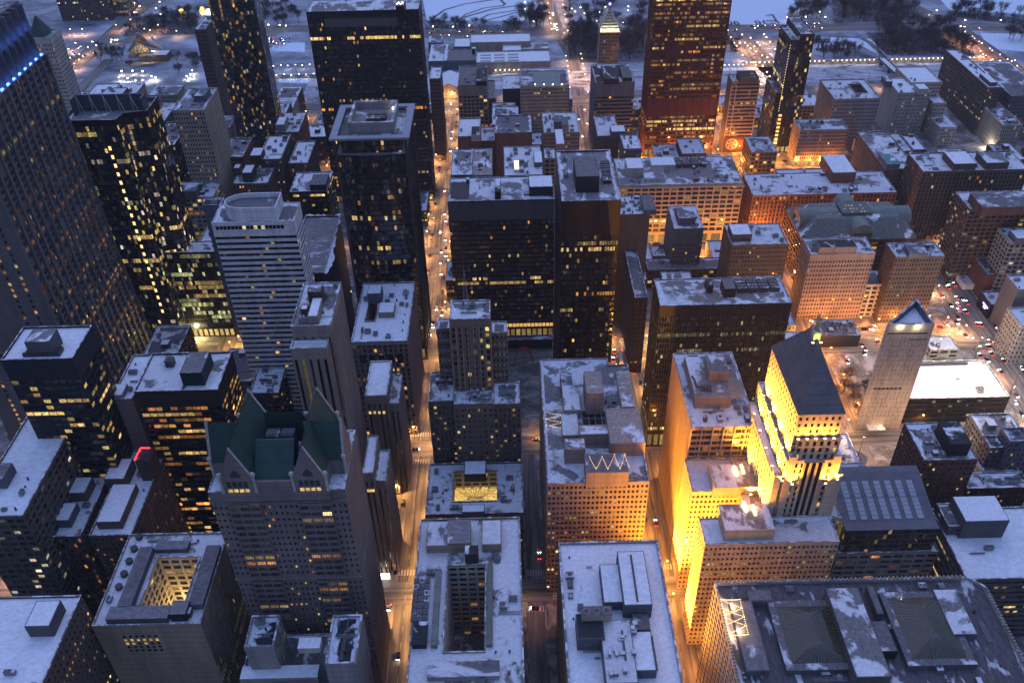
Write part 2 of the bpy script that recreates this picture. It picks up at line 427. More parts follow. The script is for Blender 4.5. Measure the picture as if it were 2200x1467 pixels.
def clutter(rt, rect, z, n, seed, avoid=()):
    """small plant on a roof: boxes with fans, vents, duct runs, hatches"""
    x0, x1, y0, y1 = rect; rg = random.Random(seed)
    k = 0; tries = 0; n = int(n*2.4)
    while k < n and tries < 200:
        tries += 1
        w, d = rg.uniform(1.5, 4.5), rg.uniform(1.5, 4.0)
        if x1-x0 < w+4 or y1-y0 < d+4: break
        x = rg.uniform(x0+w/2+1.5, x1-w/2-1.5); y = rg.uniform(y0+d/2+1.5, y1-d/2-1.5)
        if any(a-w/2 < x < b+w/2 and c-d/2 < y < e+d/2 for a, b, c, e in avoid): continue
        avoid = list(avoid)+[(x-w/2-.5, x+w/2+.5, y-d/2-.5, y+d/2+.5)]
        t = rg.random()
        if t < .4: fan_unit(rt, x, y, z, w, d, rg.uniform(1.2, 2.6), rg.choice((1, 1, 2)))
        elif t < .62:
            m = MB(); m.tube((x, y, z-.1), (x, y, z+rg.uniform(.8, 2.2)), .45, .45, 8); m.build('vent', [M_UNITD], rt)
        elif t < .8:
            m = MB(); L = rg.uniform(4, 9); hor = rg.random() < .5
            xx, yy = (min(x+L, x1-1.5), y+.5) if hor else (x+.5, min(y+L, y1-1.5))
            if xx > x+.3 and yy > y+.3:
                m.box(x, xx, y, yy, z+.3, z+1.0, 0, 1); m.box(x, x+.3, y, y+.3, z-.1, z+.3); m.box(xx-.3, xx, yy-.3, yy, z-.1, z+.3)
                m.build('duct', [M_UNIT, SNOW['half']], rt)
        elif t < .88:
            m = MB(); L = rg.uniform(6, 16); xx = min(x+L, x1-1); 
            if rg.random() < .5:
                for q in range(rg.choice((1, 2, 3))): m.tube((x, y+q*.7, z+.45), (xx, y+q*.7, z+.45), .17, .17, 5)
            else:
                for q in range(rg.choice((1, 2, 3))): m.tube((x+q*.7, y, z+.45), (x+q*.7, min(y+L, y1-1), z+.45), .17, .17, 5)
            m.build('pipe_run', [M_UNIT], rt)
        elif t < .92:
            m = MB(); m.tube((x, y, z-.05), (x, y, z+rg.uniform(4, 8)), .09, .05, 4); m.tube((x-.8, y, z+3), (x+.8, y, z+3), .05, .05, 4); m.build('antenna', [M_UNITD], rt)
        else:
            m = MB(); m.box(x-w/2, x+w/2, y-d/2, y+d/2, z-.05, z+rg.uniform(1.8, 3.2), 0, 1); m.box(x-.5, x+.5, y-d/2-.08, y-d/2, z, z+1.7, 2); m.build('hatch', [WM('dkgrey'), SNOW['heavy'], M_UNITD], rt)
        k += 1

FOOT = []
def rect_px(H, FL, FR, BK):
    if isinstance(H, tuple): H = UY(*FL, H[1])[1]
    a, b, c = U(*FL, H), U(*FR, H), U(*BK, H)
    return H, a[0], b[0], (a[1]+b[1])/2, c[1]
def rfoot(x0, x1, y0, y1): return [(x0, y0), (x1, y0), (x1, y1), (x0, y1)]

def penth(rt, H, FL, FR, BK, h, wall='grey', roof='heavy', base=None, name='penthouse', clut=0):
    a, b, c = U(*FL, H+h), U(*FR, H+h), U(*BK, H+h)
    x0, x1, y0, y1 = a[0], b[0], (a[1]+b[1])/2, c[1]
    m = MB(); z = H-1.3 if base is None else base
    f = rfoot(x0, x1, y0, y1); m.prism(f, z, H+h, 0, 0)
    i = offset(f, .35); m.ngon([(*p, H+h+.02) for p in i], 1)
    m.build(name, [WM(wall) if isinstance(wall, str) else wall, SNOW[roof]], rt)
    if clut: clutter(rt, (x0, x1, y0, y1), H+h, clut, int(x0*7+y0))
    return (x0, x1, y0, y1)

def bld(name, label, H, FL, FR, BK, wall='grey', style='punch', lit=(.1, 'Y'), roof='heavy', cat='building', cap=1.5, lobby=0., ph=(), n=4, y1=None, parapet=1.1, **kw):
    H, x0, x1, y0, yb = rect_px(H, FL, FR, BK)
    if y1 is None: y1 = yb
    x0, x1 = min(x0, x1), max(x0, x1)
    FOOT.append((label, x0, x1, y0, y1, H))
    rt = root(name, label, cat, ((x0+x1)/2, (y0+y1)/2, 0))
    f = rfoot(x0, x1, y0, y1)
    walls(rt, f, 0, H, wall, style, lit, cap, lobby, **kw)
    roofdeck(rt, f, H, parapet, roof, wall)
    av = []
    for p in ph:
        av.append(penth(rt, H, *p[:4], *(p[4:] or ())))
    if n: clutter(rt, (x0, x1, y0, y1), H-parapet, n, int(abs(x0*31+y0*17)), av)
    rt['_r'] = [x0, x1, y0, y1, H]
    return rt
SKY_TINT = (.93, .79, .91); SKY_STRENGTH = .05; EXPOSURE = 2.0; SUNROT = 0
# ================================================================== BUILDINGS, near rows first
def ring_building(name, label, H, outer, hole, wall, style, lit, roof='mid', inner='cream', istyle='punch', ilit=(.25, 'Y'), floor_z=12., ph=(), n=5, nwin=0, lobby=0., glass='old', **kw):
    """a block built round a light court"""
    x0, x1, y0, y1 = outer; a0, a1, b0, b1 = hole
    FOOT.append((label, x0, x1, y0, y1, H))
    rt = root(name, label, 'building', ((x0+x1)/2, (y0+y1)/2, 0))
    f = rfoot(x0, x1, y0, y1); h = rfoot(a0, a1, b0, b1)
    walls(rt, f, 0, H, wall, style, lit, 1.5, lobby, nwin=nwin, glass=glass, **kw)
    walls(rt, h[::-1], floor_z, H-1, inner, istyle, ilit, .8, 0., glass='old', wallname='court_wall', detail_all=True)
    m = MB(); m.quads([[(*f[i], H-1.1), (*f[(i+1) % 4], H-1.1), (*h[(i+1) % 4], H-1.1), (*h[i], H-1.1)] for i in range(4)], 0); m.build('roof', [SNOW[roof]], rt)
    m = MB(); m.ngon([(*p, floor_z) for p in h]); m.build('court_floor', [SNOW['light']], rt)
    P = MB(); i4 = offset(f, .6); o4 = offset(h, -.5)
    P.quads([[(*f[i], H), (*f[(i+1) % 4], H), (*i4[(i+1) % 4], H), (*i4[i], H)] for i in range(4)], 0)
    P.quads([[(*i4[i], H), (*i4[(i+1) % 4], H), (*i4[(i+1) % 4], H-1.2), (*i4[i], H-1.2)] for i in range(4)], 1)
    P.quads([[(*o4[i], H-.3), (*o4[(i+1) % 4], H-.3), (*h[(i+1) % 4], H-.3), (*h[i], H-.3)] for i in range(4)], 0)
    P.quads([[(*o4[(i+1) % 4], H-.3), (*o4[i], H-.3), (*o4[i], H-1.2), (*o4[(i+1) % 4], H-1.2)] for i in range(4)], 1)
    P.quads([[(*h[i], H-.3), (*h[(i+1) % 4], H-.3), (*h[(i+1) % 4], H-1.1), (*h[i], H-1.1)] for i in range(4)], 1)
    P.build('parapet', [M_CAP, WM(wall)], rt)
    av = [(a0-1, a1+1, b0-1, b1+1)]
    for p in ph: av.append(penth(rt, H, *p[:4], *(p[4:] or ())))
    clutter(rt, (x0, x1, y0, y1), H-1.1, n, int(abs(x0*13+y0)), av)
    return rt

# ---- bottom left corner, court building, and the low block before the gabled tower
def corner_block():
    H = 102; x1, y1 = U(175, 1277, H); y0 = y1-62; x0 = x1-60
    lab = 'snow roofed brown block with one box penthouse, left of the beige court block'
    rt = root('office_building', lab, 'building', ((x0+x1)/2, (y0+y1)/2, 0)); f = rfoot(x0, x1, y0, y1)
    FOOT.append((lab, x0, x1, y0, y1, H))
    walls(rt, f, 0, H, 'brown', 'punch', (.24, 'YYOG'), 1.5, 0, glass='old', nwin=0); roofdeck(rt, f, H, 1.0, 'full', 'brown')
    penth(rt, H, (52, 1345), (105, 1345), (78, 1290), 6, 'dkgrey', 'full')
    m = MB(); m.box(x0+2, x0+24, y0+2, y0+20, H-1.2, H+1.8, 0, 1); m.build('penthouse', [WM('dkgrey'), SNOW['dark']], rt)
    clutter(rt, (x0+10, x1, y0+10, y1-6), H-1, 5, 5, [(x0+2, x0+24, y0+2, y0+20), (x1-28, x1-8, y1-25, y1-4)])
corner_block()

Hc = 88
c0 = U(196, 1344, Hc); c1 = U(432, 1332, Hc); c2 = U(283, 1146, Hc)
h0 = U(300, 1300, Hc); h1 = U(393, 1300, Hc); h2 = U(343, 1196, Hc)
CB = ring_building('office_building', 'beige block round a yellow lit light court, blank wall towards the viewer', Hc, (c0[0], c1[0], c0[1], c2[1]), (h0[0], h1[0], h0[1], h2[1]), 'tan', 'fin', (.12, 'YG'),
                   roof='heavy', inner='cream', istyle='grid', ilit=(.30, 'Y'), n=6, styles={0: 'blank'})
x0, x1, y0, y1 = c0[0], c1[0], c0[1], c2[1]
def court_lamp(rt, x, y, z, e, col=(1., .68, .28)):
    L = bpy.data.lights.new('court_lamp', 'POINT'); L.energy = e; L.color = col; L.shadow_soft_size = .6; o = bpy.data.objects.new('court_lamp', L); COL.objects.link(o); o.parent = rt; o.location = (x-rt['_o'][0], y-rt['_o'][1], z)
    m = MB(); m.ball((x, y, z+1.2), .4, 7, 5); m.tube((x, y, z-10 if z > 22 else 0), (x, y, z), .12, .1, 5); m.build('court_lamp_post', [M_UNITD], rt)
for k_ in (.25, .75): court_lamp(CB, (h0[0]+h1[0])/2, h0[1]+(h2[1]-h0[1])*k_, 26, 15000); court_lamp(CB, (h0[0]+h1[0])/2, h0[1]+(h2[1]-h0[1])*k_, 58, 9000)
m = MB(); g = MB()   # the small group of windows high on the blank wall
for r in range(5):
    for c in range(6):
        on = r in (1, 2) and random.Random(r*9+c).random() < .75
        wx = x0+11+c*2.7; wz = Hc-9-r*2.6
        w = MB(); w.quads([[(wx, y0-.06, wz), (wx+1.3, y0-.06, wz), (wx+1.3, y0-.06, wz+1.5), (wx, y0-.06, wz+1.5)]], 0, [np.array(PAL['Y'])*random.Random(r+c*5).uniform(.3, .9) if on else (0, 0, 0)])
        w.build('window', [GL['old']], CB)
for s0, s1, wd in ((h1[0]+3, h1[0]+9.5, 3), (x0+9, x0+15, 2)):
    m = MB(); m.box(s0, s1, h0[1]-2, h2[1]+4, Hc-1.2, Hc+2.6, 0, 1); m.build('roof_house', [WM('slate'), SNOW['bare']], CB)
m = MB(); m.box(x0+6, x1-14, y0+1.5, y0+8, Hc-1.2, Hc+2.2, 0, 1); m.build('roof_house', [WM('dkgrey'), SNOW['light']], CB)
m = MB(); m.box(h0[0]-2, h1[0]-6, h2[1]+3, h2[1]+8, Hc-1.2, Hc+1.6, 0, 1); m.build('roof_house', [WM('dkgrey'), SNOW['light']], CB)
m = MB(); m.box(x1-13, x1-6, y0+2, y0+9, Hc-1.2, Hc+4, 0, 1); m.build('roof_house', [WM('navy'), SNOW['light']], CB)
for k in range(5):
    m = MB(); m.tube((x0+5, y0+20+k*7, Hc-1.2), (x0+5, y0+20+k*7, Hc+.5), 1.7, 1.7, 10); m.build('vent', [M_UNITD], CB)

def low_block():
    H = 62; lab = 'low grey block with two dark roofed towers before the gabled tower'
    xa, ya = U(470, 1467, H); xb, _ = U(815, 1467, H)
    y1 = 236; x0, x1 = -121, -70; y0 = 186
    rt = root('office_building', lab, 'building', ((x0+x1)/2, (y0+y1)/2, 0)); f = rfoot(x0, x1, y0, y1)
    FOOT.append((lab, x0, x1, y0, y1, 92))
    walls(rt, f, 0, H, 'grey', 'pair', (.08, 'Y'), 1, 0, glass='old'); roofdeck(rt, f, H, 1.0, 'half', 'grey')
    for (fl, fr, bk, hh) in (((524, 1389), (587, 1389), (541, 1321), 86), ((697, 1425), (764, 1428), (714, 1320), 92)):
        a = U(*fl, hh); b = U(*fr, hh); c = U(*bk, hh); t = rfoot(a[0], b[0], a[1], c[1])
        walls(rt, t, H-2, hh, 'grey', 'fin', (.05, 'Y'), 1.5, 0, glass='old', wallname='tower_wall', styles={0: 'blank'})
        roofdeck(rt, t, hh, 1.6, 'dark', 'grey', .8)
        clutter(rt, (t[0][0], t[1][0], t[0][1], t[2][1]), hh-1.6, 9, int(hh))
    m = MB(); m.box(x0+2, x1-16, y0+24, y0+30, H-1.1, H+7, 0, 1); m.build('roof_house', [WM('grey'), SNOW['full']], rt)
    for k in range(3):
        m = MB(); m.box(x0+7+k*10, x0+10+k*10, y0+6, y0+22, H-1.1, H+4+k, 0, 1); m.build('roof_house', [WM('slate'), SNOW['full']], rt)
    m = MB(); m.box(x1-20, x1-11, y0+22, y0+27, 90, 93.5, 0, 1); m.build('penthouse', [WM('pale'), SNOW['full']], rt)
    clutter(rt, (x0, x1, y0, y0+22), H-1.1, 6, 4)
low_block()

# ---- gabled tower (granite, green roofs)
def gabled_tower():
    H = 150; lab = 'granite tower with steep green gabled roofs beside the lit street'
    x0, y0 = U(446, 1057, H); x1, _ = U(740, 1054, H); y1 = y0+34
    FOOT.append((lab, x0, x1, y0, y1, H))
    rt = root('office_tower', lab, 'building', ((x0+x1)/2, (y0+y1)/2, 0))
    W = x1-x0; gw = 13.; sh = 6.6
    bays = [(x0, x0+sh, 'pair'), (x0+sh, x0+sh+gw, 'trio'), (x0+sh+gw, x1-sh-gw, 'pair'), (x1-sh-gw, x1-sh, 'trio'), (x1-sh, x1, 'pair')]
    STY['trio'] = (4., 3.95, .84, .62, .35, .2)
    Wm, G = MB(), MB(); kept = []
    for k, (a, b, st) in enumerate(bays):
        pr = .9 if st == 'trio' else 0.
        bay, fl, ww, wh, dep, sill = STY[st]
        nx = max(2, round((b-a)/bay)) if st == 'pair' else 3; nz = 34
        g = litgrid(nx, nz, .27 if st == 'trio' else .05, 'YYO', 41+k, 1.0, runs=True)
        kept += facade(Wm, G, (a, y0-pr), (b, y0-pr), 16, H-4, nx, nz, ww if st == 'trio' else .42, wh if st == 'trio' else .48, dep, sill, g, keep=45 if st == 'trio' else 0)
        Wm.quads([[(a, y0-pr, 0), (b, y0-pr, 0), (b, y0-pr, 16), (a, y0-pr, 16)], [(a, y0-pr, H-4), (b, y0-pr, H-4), (b, y0-pr, H), (a, y0-pr, H)]])
        if pr:
            Wm.quads([[(a, y0, 0), (a, y0-pr, 0), (a, y0-pr, H), (a, y0, H)], [(b, y0-pr, 0), (b, y0, 0), (b, y0, H), (b, y0-pr, H)], [(a, y0-pr, H), (b, y0-pr, H), (b, y0, H), (a, y0, H)]])
            for q in range(1, 12):   # thin mullions inside each wide window
                u = a+(b-a)*q/12; Wm.quads([[(u-.1, y0-pr-.05, 16), (u+.1, y0-pr-.05, 16), (u+.1, y0-pr-.05, H-4), (u-.1, y0-pr-.05, H-4)]])
    g = litgrid(17, 34, .05, 'Y', 77)
    facade(Wm, G, (x1, y0), (x1, y1), 16, H-4, 17, 34, .4, .8, .5, .1, g)
    Wm.quads([[(x1, y0, 0), (x1, y1, 0), (x1, y1, 16), (x1, y0, 16)], [(x1, y0, H-4), (x1, y1, H-4), (x1, y1, H), (x1, y0, H)],
              [(x1, y1, 0), (x0, y1, 0), (x0, y1, H), (x1, y1, H)], [(x0, y1, 0), (x0, y0, 0), (x0, y0, H), (x0, y1, H)]])
    Wm.build('wall', [WM('granite')], rt); G.build('window', [GL['old']], rt, kind='stuff')
    for V, g in kept: mm = MB(); mm.quads(V, 0, g); mm.build('window', [GL['old']], rt)
    for z in (H-6, 40, 95):
        mm = MB(); mm.box(x0-.25, x1+.25, y0-1.3, y1+.2, z, z+.7); mm.build('cornice', [WM('granite')], rt)
    roofdeck(rt, rfoot(x0, x1, y0, y1), H, .8, 'heavy', 'granite')
    zb, zr = 157., 173.
    L0, L1 = x0+sh, x0+sh+gw; R0, R1 = x1-sh-gw, x1-sh; yc, hw = y0+15.6, 6.6
    def gable_end(P, Q, A, nrm, name='gable_wall'):
        """stone gable with a coping that stands proud of the roof"""
        o = np.array(nrm)*.7; sh_ = lambda p, z, t=1.: (p[0]+o[0]*t, p[1]+o[1]*t, z)
        g = MB(); g.ngon([sh_(P, H-1), sh_(Q, H-1), sh_(Q, zb+.6), sh_(A, zr+1.4), sh_(P, zb+.6)], 0)
        for e in (P, Q): g.quads([[sh_(e, zb+.6), sh_(A, zr+1.4), sh_(A, zr+1.4, -.6), sh_(e, zb+.6, -.6)], [sh_(e, zb-.4, -.6), sh_(A, zr+.2, -.6), sh_(A, zr+1.4, -.6), sh_(e, zb+.6, -.6)]], 1)
        g.build(name, [WM('granite'), WM('concrete')], rt)
        for e in (P, Q):
            b_ = MB(); p = sh_(e, 0, .3); b_.tube((p[0], p[1], H-1), (p[0], p[1], zb+1.6), .75, .6, 8); b_.ball((p[0], p[1], zb+2.5), 1.15, 9, 6); b_.build('finial', [WM('pale')], rt)
    for a, b, sx, so in ((L0, L1, x0+.8, -1), (R0, R1, x1-.8, 1)):
        xc = (a+b)/2
        m_ = MB(); m_.box(a, b, y0+.2, y1-.2, H-1, zb, 0); u0, u1 = sorted((xc, sx)); m_.box(u0, u1, yc-hw, yc+hw, H-1, zb, 0); m_.build('attic_wall', [WM('granite')], rt)
        m_ = MB(); m_.quads([[(a, y0, zb), (xc, y0, zr), (xc, y1, zr), (a, y1, zb)], [(xc, y0, zr), (b, y0, zb), (b, y1, zb), (xc, y1, zr)]])
        m_.quads([[(xc, yc-hw, zb), (sx, yc-hw, zb), (sx, yc, zr-.05), (xc, yc, zr-.05)], [(xc, yc, zr-.05), (sx, yc, zr-.05), (sx, yc+hw, zb), (xc, yc+hw, zb)]]); m_.build('gable_roof', [M_COPPER], rt)
        gable_end((a, y0), (b, y0), (xc, y0), (0, -1)); gable_end((b, y1), (a, y1), (xc, y1), (0, 1)); gable_end((sx, yc-hw), (sx, yc+hw), (sx, yc), (so, 0))
    ya, yb = y0+12.5, y1-6.5; m_ = MB()
    m_.quads([[(L1, y0+.4, zb-1.5), (R0, y0+.4, zb-1.5), (R0, ya, 166), (L1, ya, 166)], [(L1, ya+.6, 166), (R0, ya+.6, 166), (R0, ya+.6, H), (L1, ya+.6, H)][::-1], [(L1, ya, 166), (R0, ya, 166), (R0, ya+.6, 166), (L1, ya+.6, 166)]]); m_.build('front_roof', [M_COPPER], rt)
    m_ = MB(); m_.quads([[(L1, yb, 167), (R0, yb, 167), (R0, y1-.4, zb-1), (L1, y1-.4, zb-1)], [(R0, yb, 167), (L1, yb, 167), (L1, yb, H), (R0, yb, H)][::-1]]); m_.build('rear_roof', [M_COPPER], rt)
    m_ = MB(); m_.box(L1, R0, y0-.4, y0+.5, H-1, zb-1.4, 0); m_.build('attic_wall', [WM('granite')], rt)
    for r in range(2):
        for k in range(2):
            mm = MB(); a = L1+1+k*(R0-L1-3.4)/2; v = ya+2.2+r*6; mm.box(a, a+(R0-L1-4.4)/2, v, v+4.6, H-1, 160, 0, 1)
            for q in range(5): mm.tube((a+.9+q*1.1, v+.8, 160), (a+.9+q*1.1, v+.8, 160.5), .4, .4, 8, 2)
            mm.build('cooling_unit', [WM('slate'), SNOW['half'], M_UNITD], rt)
    # gable windows, lit below
    for a, b in ((L0, L1), (R0, R1)):
        for k in range(4):
            u = a+(b-a)*(.17+k*.17)
            w = MB(); w.quads([[(u, y0-.78, H+.3), (u+1.7, y0-.78, H+.3), (u+1.7, y0-.78, H+2.1), (u, y0-.78, H+2.1)]], 0, [(.75, .5, .18)]); w.build('window', [GL['old']], rt)
            w = MB()
            for q in range(3): w.quads([[(u+q*.6, y0-.78, H+3), (u+.4+q*.6, y0-.78, H+3), (u+.4+q*.6, y0-.78, H+6.2), (u+q*.6, y0-.78, H+6.2)]], 0)
            w.build('window', [GL['old']], rt)
        u = (a+b)/2; w = MB()
        for q in range(-3, 4): w.quads([[(u+q*.55-.17, y0-.78, H+8.5), (u+q*.55+.17, y0-.78, H+8.5), (u+q*.55+.17, y0-.78, H+13-abs(q)*.8), (u+q*.55-.17, y0-.78, H+13-abs(q)*.8)]], 0)
        w.build('window', [GL['old']], rt)
    mm = MB(); mm.quads([[(L0-1, y0-1.62, H-4.2), (R1+1, y0-1.62, H-4.2), (R1+1, y0-1.62, H-.2), (L0-1, y0-1.62, H-.2)]]); mm.quads([[(L0-1, y0-1.62, H-.2), (R1+1, y0-1.62, H-.2), (R1+1, y0, H-.2), (L0-1, y0, H-.2)]]); mm.build('cornice', [WM('granite')], rt)
    return (x0, x1, y0, y1)
GT = gabled_tower()

# ---- court bank block south of the street
H = 85
b0 = U(905, 1114, H); b1 = U(1117, 1109, H); w0 = U(947, 1398, H); w1 = U(1035, 1400, H); w2 = U(958, 1213, H)
WB = ring_building('bank_building', 'long stone block with a deep narrow light court and green ducts on its roof', H, (b0[0]-.5, b1[0], 186, b0[1]), (w0[0]+1, w1[0]+1, w0[1], w2[1]), 'tan', 'punch', (.1, 'Y'), roof='heavy', inner='pale', istyle='grid', ilit=(.12, 'YO'), floor_z=30., n=6,
    ph=[((915, 1172), (962, 1172), (921, 1120), 4, 'tan', 'heavy'), ((960, 1168), (1010, 1165), (964, 1117), 5.5, 'tan', 'light'), ((1035, 1170), (1077, 1168), (1037, 1117), 4.5, 'tan', 'heavy')], power=1.)
m = MB(); m.box(w0[0]-4.2, w0[0]-1.6, w0[1]+2, w2[1]-3, H-1.2, H+1.4, 0, 0)
for k in range(5): m.box(w0[0]-4.3, w0[0]-1.5, w0[1]+4+k*9, w0[1]+4.4+k*9, H-1.2, H+1.55, 0, 0)
m.build('skylight', [M_COPPER2], WB)
m = MB(); m.box(w1[0]+2.0, w1[0]+4.5, w0[1]+2, w2[1], H-1.2, H+.8, 0, 0); m.build('skylight', [M_COPPER2], WB)
for k in range(7):
    for r in range(3):
        fan_unit(WB, w0[0]-12.5+r*2.5, w0[1]+16+k*3.2, H-1.1, 2.2, 2.8, 1.6, 1)
m = MB(); m.box(w0[0]-12, w0[0]-6, w0[1]+2, w0[1]+13, H-1.2, H+2.2, 0, 1); m.build('roof_house', [WM('navy'), SNOW['dark']], WB)
m = MB(); m.box(b0[0]+8, b1[0]-10, w0[1]-13, w0[1]-6, H-1.2, H+2, 0, 1); m.build('roof_house', [WM('grey'), SNOW['half']], WB)
m = MB(); m.box(w0[0]+9, w0[0]+15, w2[1]+1, w2[1]+6, H-1.2, H+6, 0, 1); m.build('roof_house', [M_UNITD, SNOW['dark']], WB)

# ---- light court building with glass skylight
H = 55
r0 = U(913, 1105, H); r1 = U(1124, 1100, H); r2 = U(926, 995, H)
k0 = U(972, 1086, H-4); k1 = U(1068, 1084, H-4); k2 = U(978, 1022, H-4)
RK = ring_building('office_building', 'reddish block with a yellow glowing glass skylight in its court', H, (r0[0], r1[0], r0[1], r2[1]), (k0[0], k1[0], k0[1], k2[1]), 'brown', 'punch', (.1, 'YO'), roof='heavy', inner='cream', istyle='grid', ilit=(.8, 'Y'), n=6, floor_z=20)
m = MB(); zz = 40; a0, a1, b0_, b1_ = k0[0], k1[0], k0[1], k2[1]; cxm, cym = (a0+a1)/2, (b0_+b1_)/2; rr = 3
g = (1.0, .62, .15)
m.quads([[(a0, b0_, zz), (a1, b0_, zz), (a1-8, cym, zz+5), (a0+8, cym, zz+5)], [(a1, b1_, zz), (a0, b1_, zz), (a0+8, cym, zz+5), (a1-8, cym, zz+5)]], 0, [g, g])
m.quads([[(a1, b0_, zz), (a1, b1_, zz), (a1-8, cym, zz+5), (a1-8, cym, zz+5)], [(a0, b1_, zz), (a0, b0_, zz), (a0+8, cym, zz+5), (a0+8, cym, zz+5)]], 0, [g, g])
sk = m.build('skylight', [GL['old']], RK)
m = MB()
for t in np.linspace(0, 1, 15):
    xa = a0+(a1-a0)*t; xb = a0+8+(a1-a0-16)*t
    m.tube((xa, b0_, zz+.1), (xb, cym, zz+5.1), .13, .13, 4); m.tube((xa, b1_, zz+.1), (xb, cym, zz+5.1), .13, .13, 4)
for t in (.33, .66):
    m.tube((a0+8*t, b0_+(cym-b0_)*t, zz+5*t+.1), (a1-8*t, b0_+(cym-b0_)*t, zz+5*t+.1), .12, .12, 4)
m.tube((a0+8, cym, zz+5.1), (a1-8, cym, zz+5.1), .2, .2, 4)
m.build('skylight_frame', [M_UNITD], sk)
penth(RK, H, (997, 1019), (1044, 1018), (999, 990), 4.5, 'navy', 'full'); penth(RK, H, (992, 1100), (1041, 1099), (994, 1084), 2.5, 'slate', 'full')

# ---- stepped apartment/office tower with mast
BK_H = 145
t0 = U(965, 686, BK_H); t1 = U(1053, 684, BK_H); t2 = U(968, 645, BK_H)
def stepped_tower():
    lab = 'brown stepped brick tower with a lattice mast on its roof'
    x0, x1, y0, y1 = t0[0], t1[0], t0[1], t2[1]
    rt = root('office_tower', lab, 'building', ((x0+x1)/2, y0+10, 0))
    WALLS['umber'] = (.155, .125, .105); WALLS['umberdark'] = (.095, .082, .074)
    walls(rt, rfoot(x0, x1, y0, y1), 95, BK_H, 'umber', 'pier', (.02, 'Y'), 5, 0, glass='old', nwin=24); roofdeck(rt, rfoot(x0, x1, y0, y1), BK_H, 1.2, 'mid', 'umber')
    m = MB()
    for k in range(8): u = x0+(x1-x0)*k/7; m.box(u-.3, u+.3, y0-.55, y0, 96, BK_H-5, 0)
    m.build('rib', [WM('tan')], rt)
    clutter(rt, (x0, x1, y0, y1), BK_H-1.2, 4, 3)
    # shoulder towers with grey stacked bays
    for fl, fr, bk, hh in (((937, 706), (967, 706), (940, 693), 132), ((1055, 715), (1090, 714), (1056, 690), 130)):
        a, b, c = U(*fl, hh), U(*fr, hh), U(*bk, hh); f = rfoot(a[0], b[0], a[1], max(c[1], a[1]+9))
        walls(rt, f, 40, hh, 'umber', 'pair', (.02, 'Y'), 1.5, 0, glass='old'); roofdeck(rt, f, hh, 1, 'half', 'dkgrey')
        for q in range(8):
            for r in range(3):
                m = MB(); bx = f[0][0]+1.2+r*(f[1][0]-f[0][0]-2.4)/2.6; z = hh-8-q*7; m.box(bx, bx+1.5, f[0][1]-.9, f[0][1], z, z+1.4, 0, 0, True); m.build('balcony', [WM('grey')], rt)
    # lower body
    f = rfoot(-43.5, 3, 366, 400)
    FOOT.append((lab, -43.5, 3, 366, 400, 100))
    for fl, fr, bk, hh, ww_, st in (((920, 862), (975, 860), (925, 798), 96, 'umberdark', 'pair'), ((975, 868), (1060, 866), (977, 850), 98, 'umber', 'punch'), ((1060, 868), (1118, 866), (1062, 820), 97, 'umberdark', 'pair')):
        a, b, c = U(*fl, hh), U(*fr, hh), U(*bk, hh); ff = rfoot(a[0], b[0], a[1], max(c[1], a[1]+16))
        walls(rt, ff, 0, hh, ww_, st, (.025, 'Y'), 3, 0, glass='old', nwin=12 if st == 'punch' else 0, power=.7); roofdeck(rt, ff, hh, 1.2, 'mid', ww_)
        clutter(rt, (ff[0][0], ff[1][0], ff[0][1], ff[2][1]), hh-1.2, 3, int(hh))
        m = MB()
        for k in range(7): u = ff[0][0]+(ff[1][0]-ff[0][0])*k/6; m.box(u-.28, u+.28, ff[0][1]-.5, ff[0][1], 2, hh-3, 0)
        m.build('rib', [WM('umber')], rt)
    m = MB(); bx, by = (x0+x1)/2-2, (y0+y1)/2
    for k in range(4):
        s = (1, 1) if k == 0 else (1, -1) if k == 1 else (-1, -1) if k == 2 else (-1, 1)
        m.tube((bx+s[0]*1.6, by+s[1]*1.6, BK_H-1.2), (bx+s[0]*.15, by+s[1]*.15, BK_H+24), .13, .1, 4)
    for z in range(8):
        t = z/8; r = 1.6*(1-t)+.15*t
        c = [(bx+r, by+r), (bx+r, by-r), (bx-r, by-r), (bx-r, by+r)]
        t2_ = (z+1)/8; r2 = 1.6*(1-t2_)+.15*t2_; c2 = [(bx+r2, by-r2), (bx-r2, by-r2), (bx-r2, by+r2), (bx+r2, by+r2)]
        for i in range(4):
            m.tube((*c[i], BK_H-1.2+25.2*t), (*c[(i+1) % 4], BK_H-1.2+25.2*t), .07, .07, 3); m.tube((*c[i], BK_H-1.2+25.2*t), (*c2[i], BK_H-1.2+25.2*t2_), .07, .07, 3)
    m.tube((bx, by, BK_H+24), (bx, by, BK_H+36), .1, .05, 4); m.build('mast', [M_UNIT], rt)
stepped_tower()

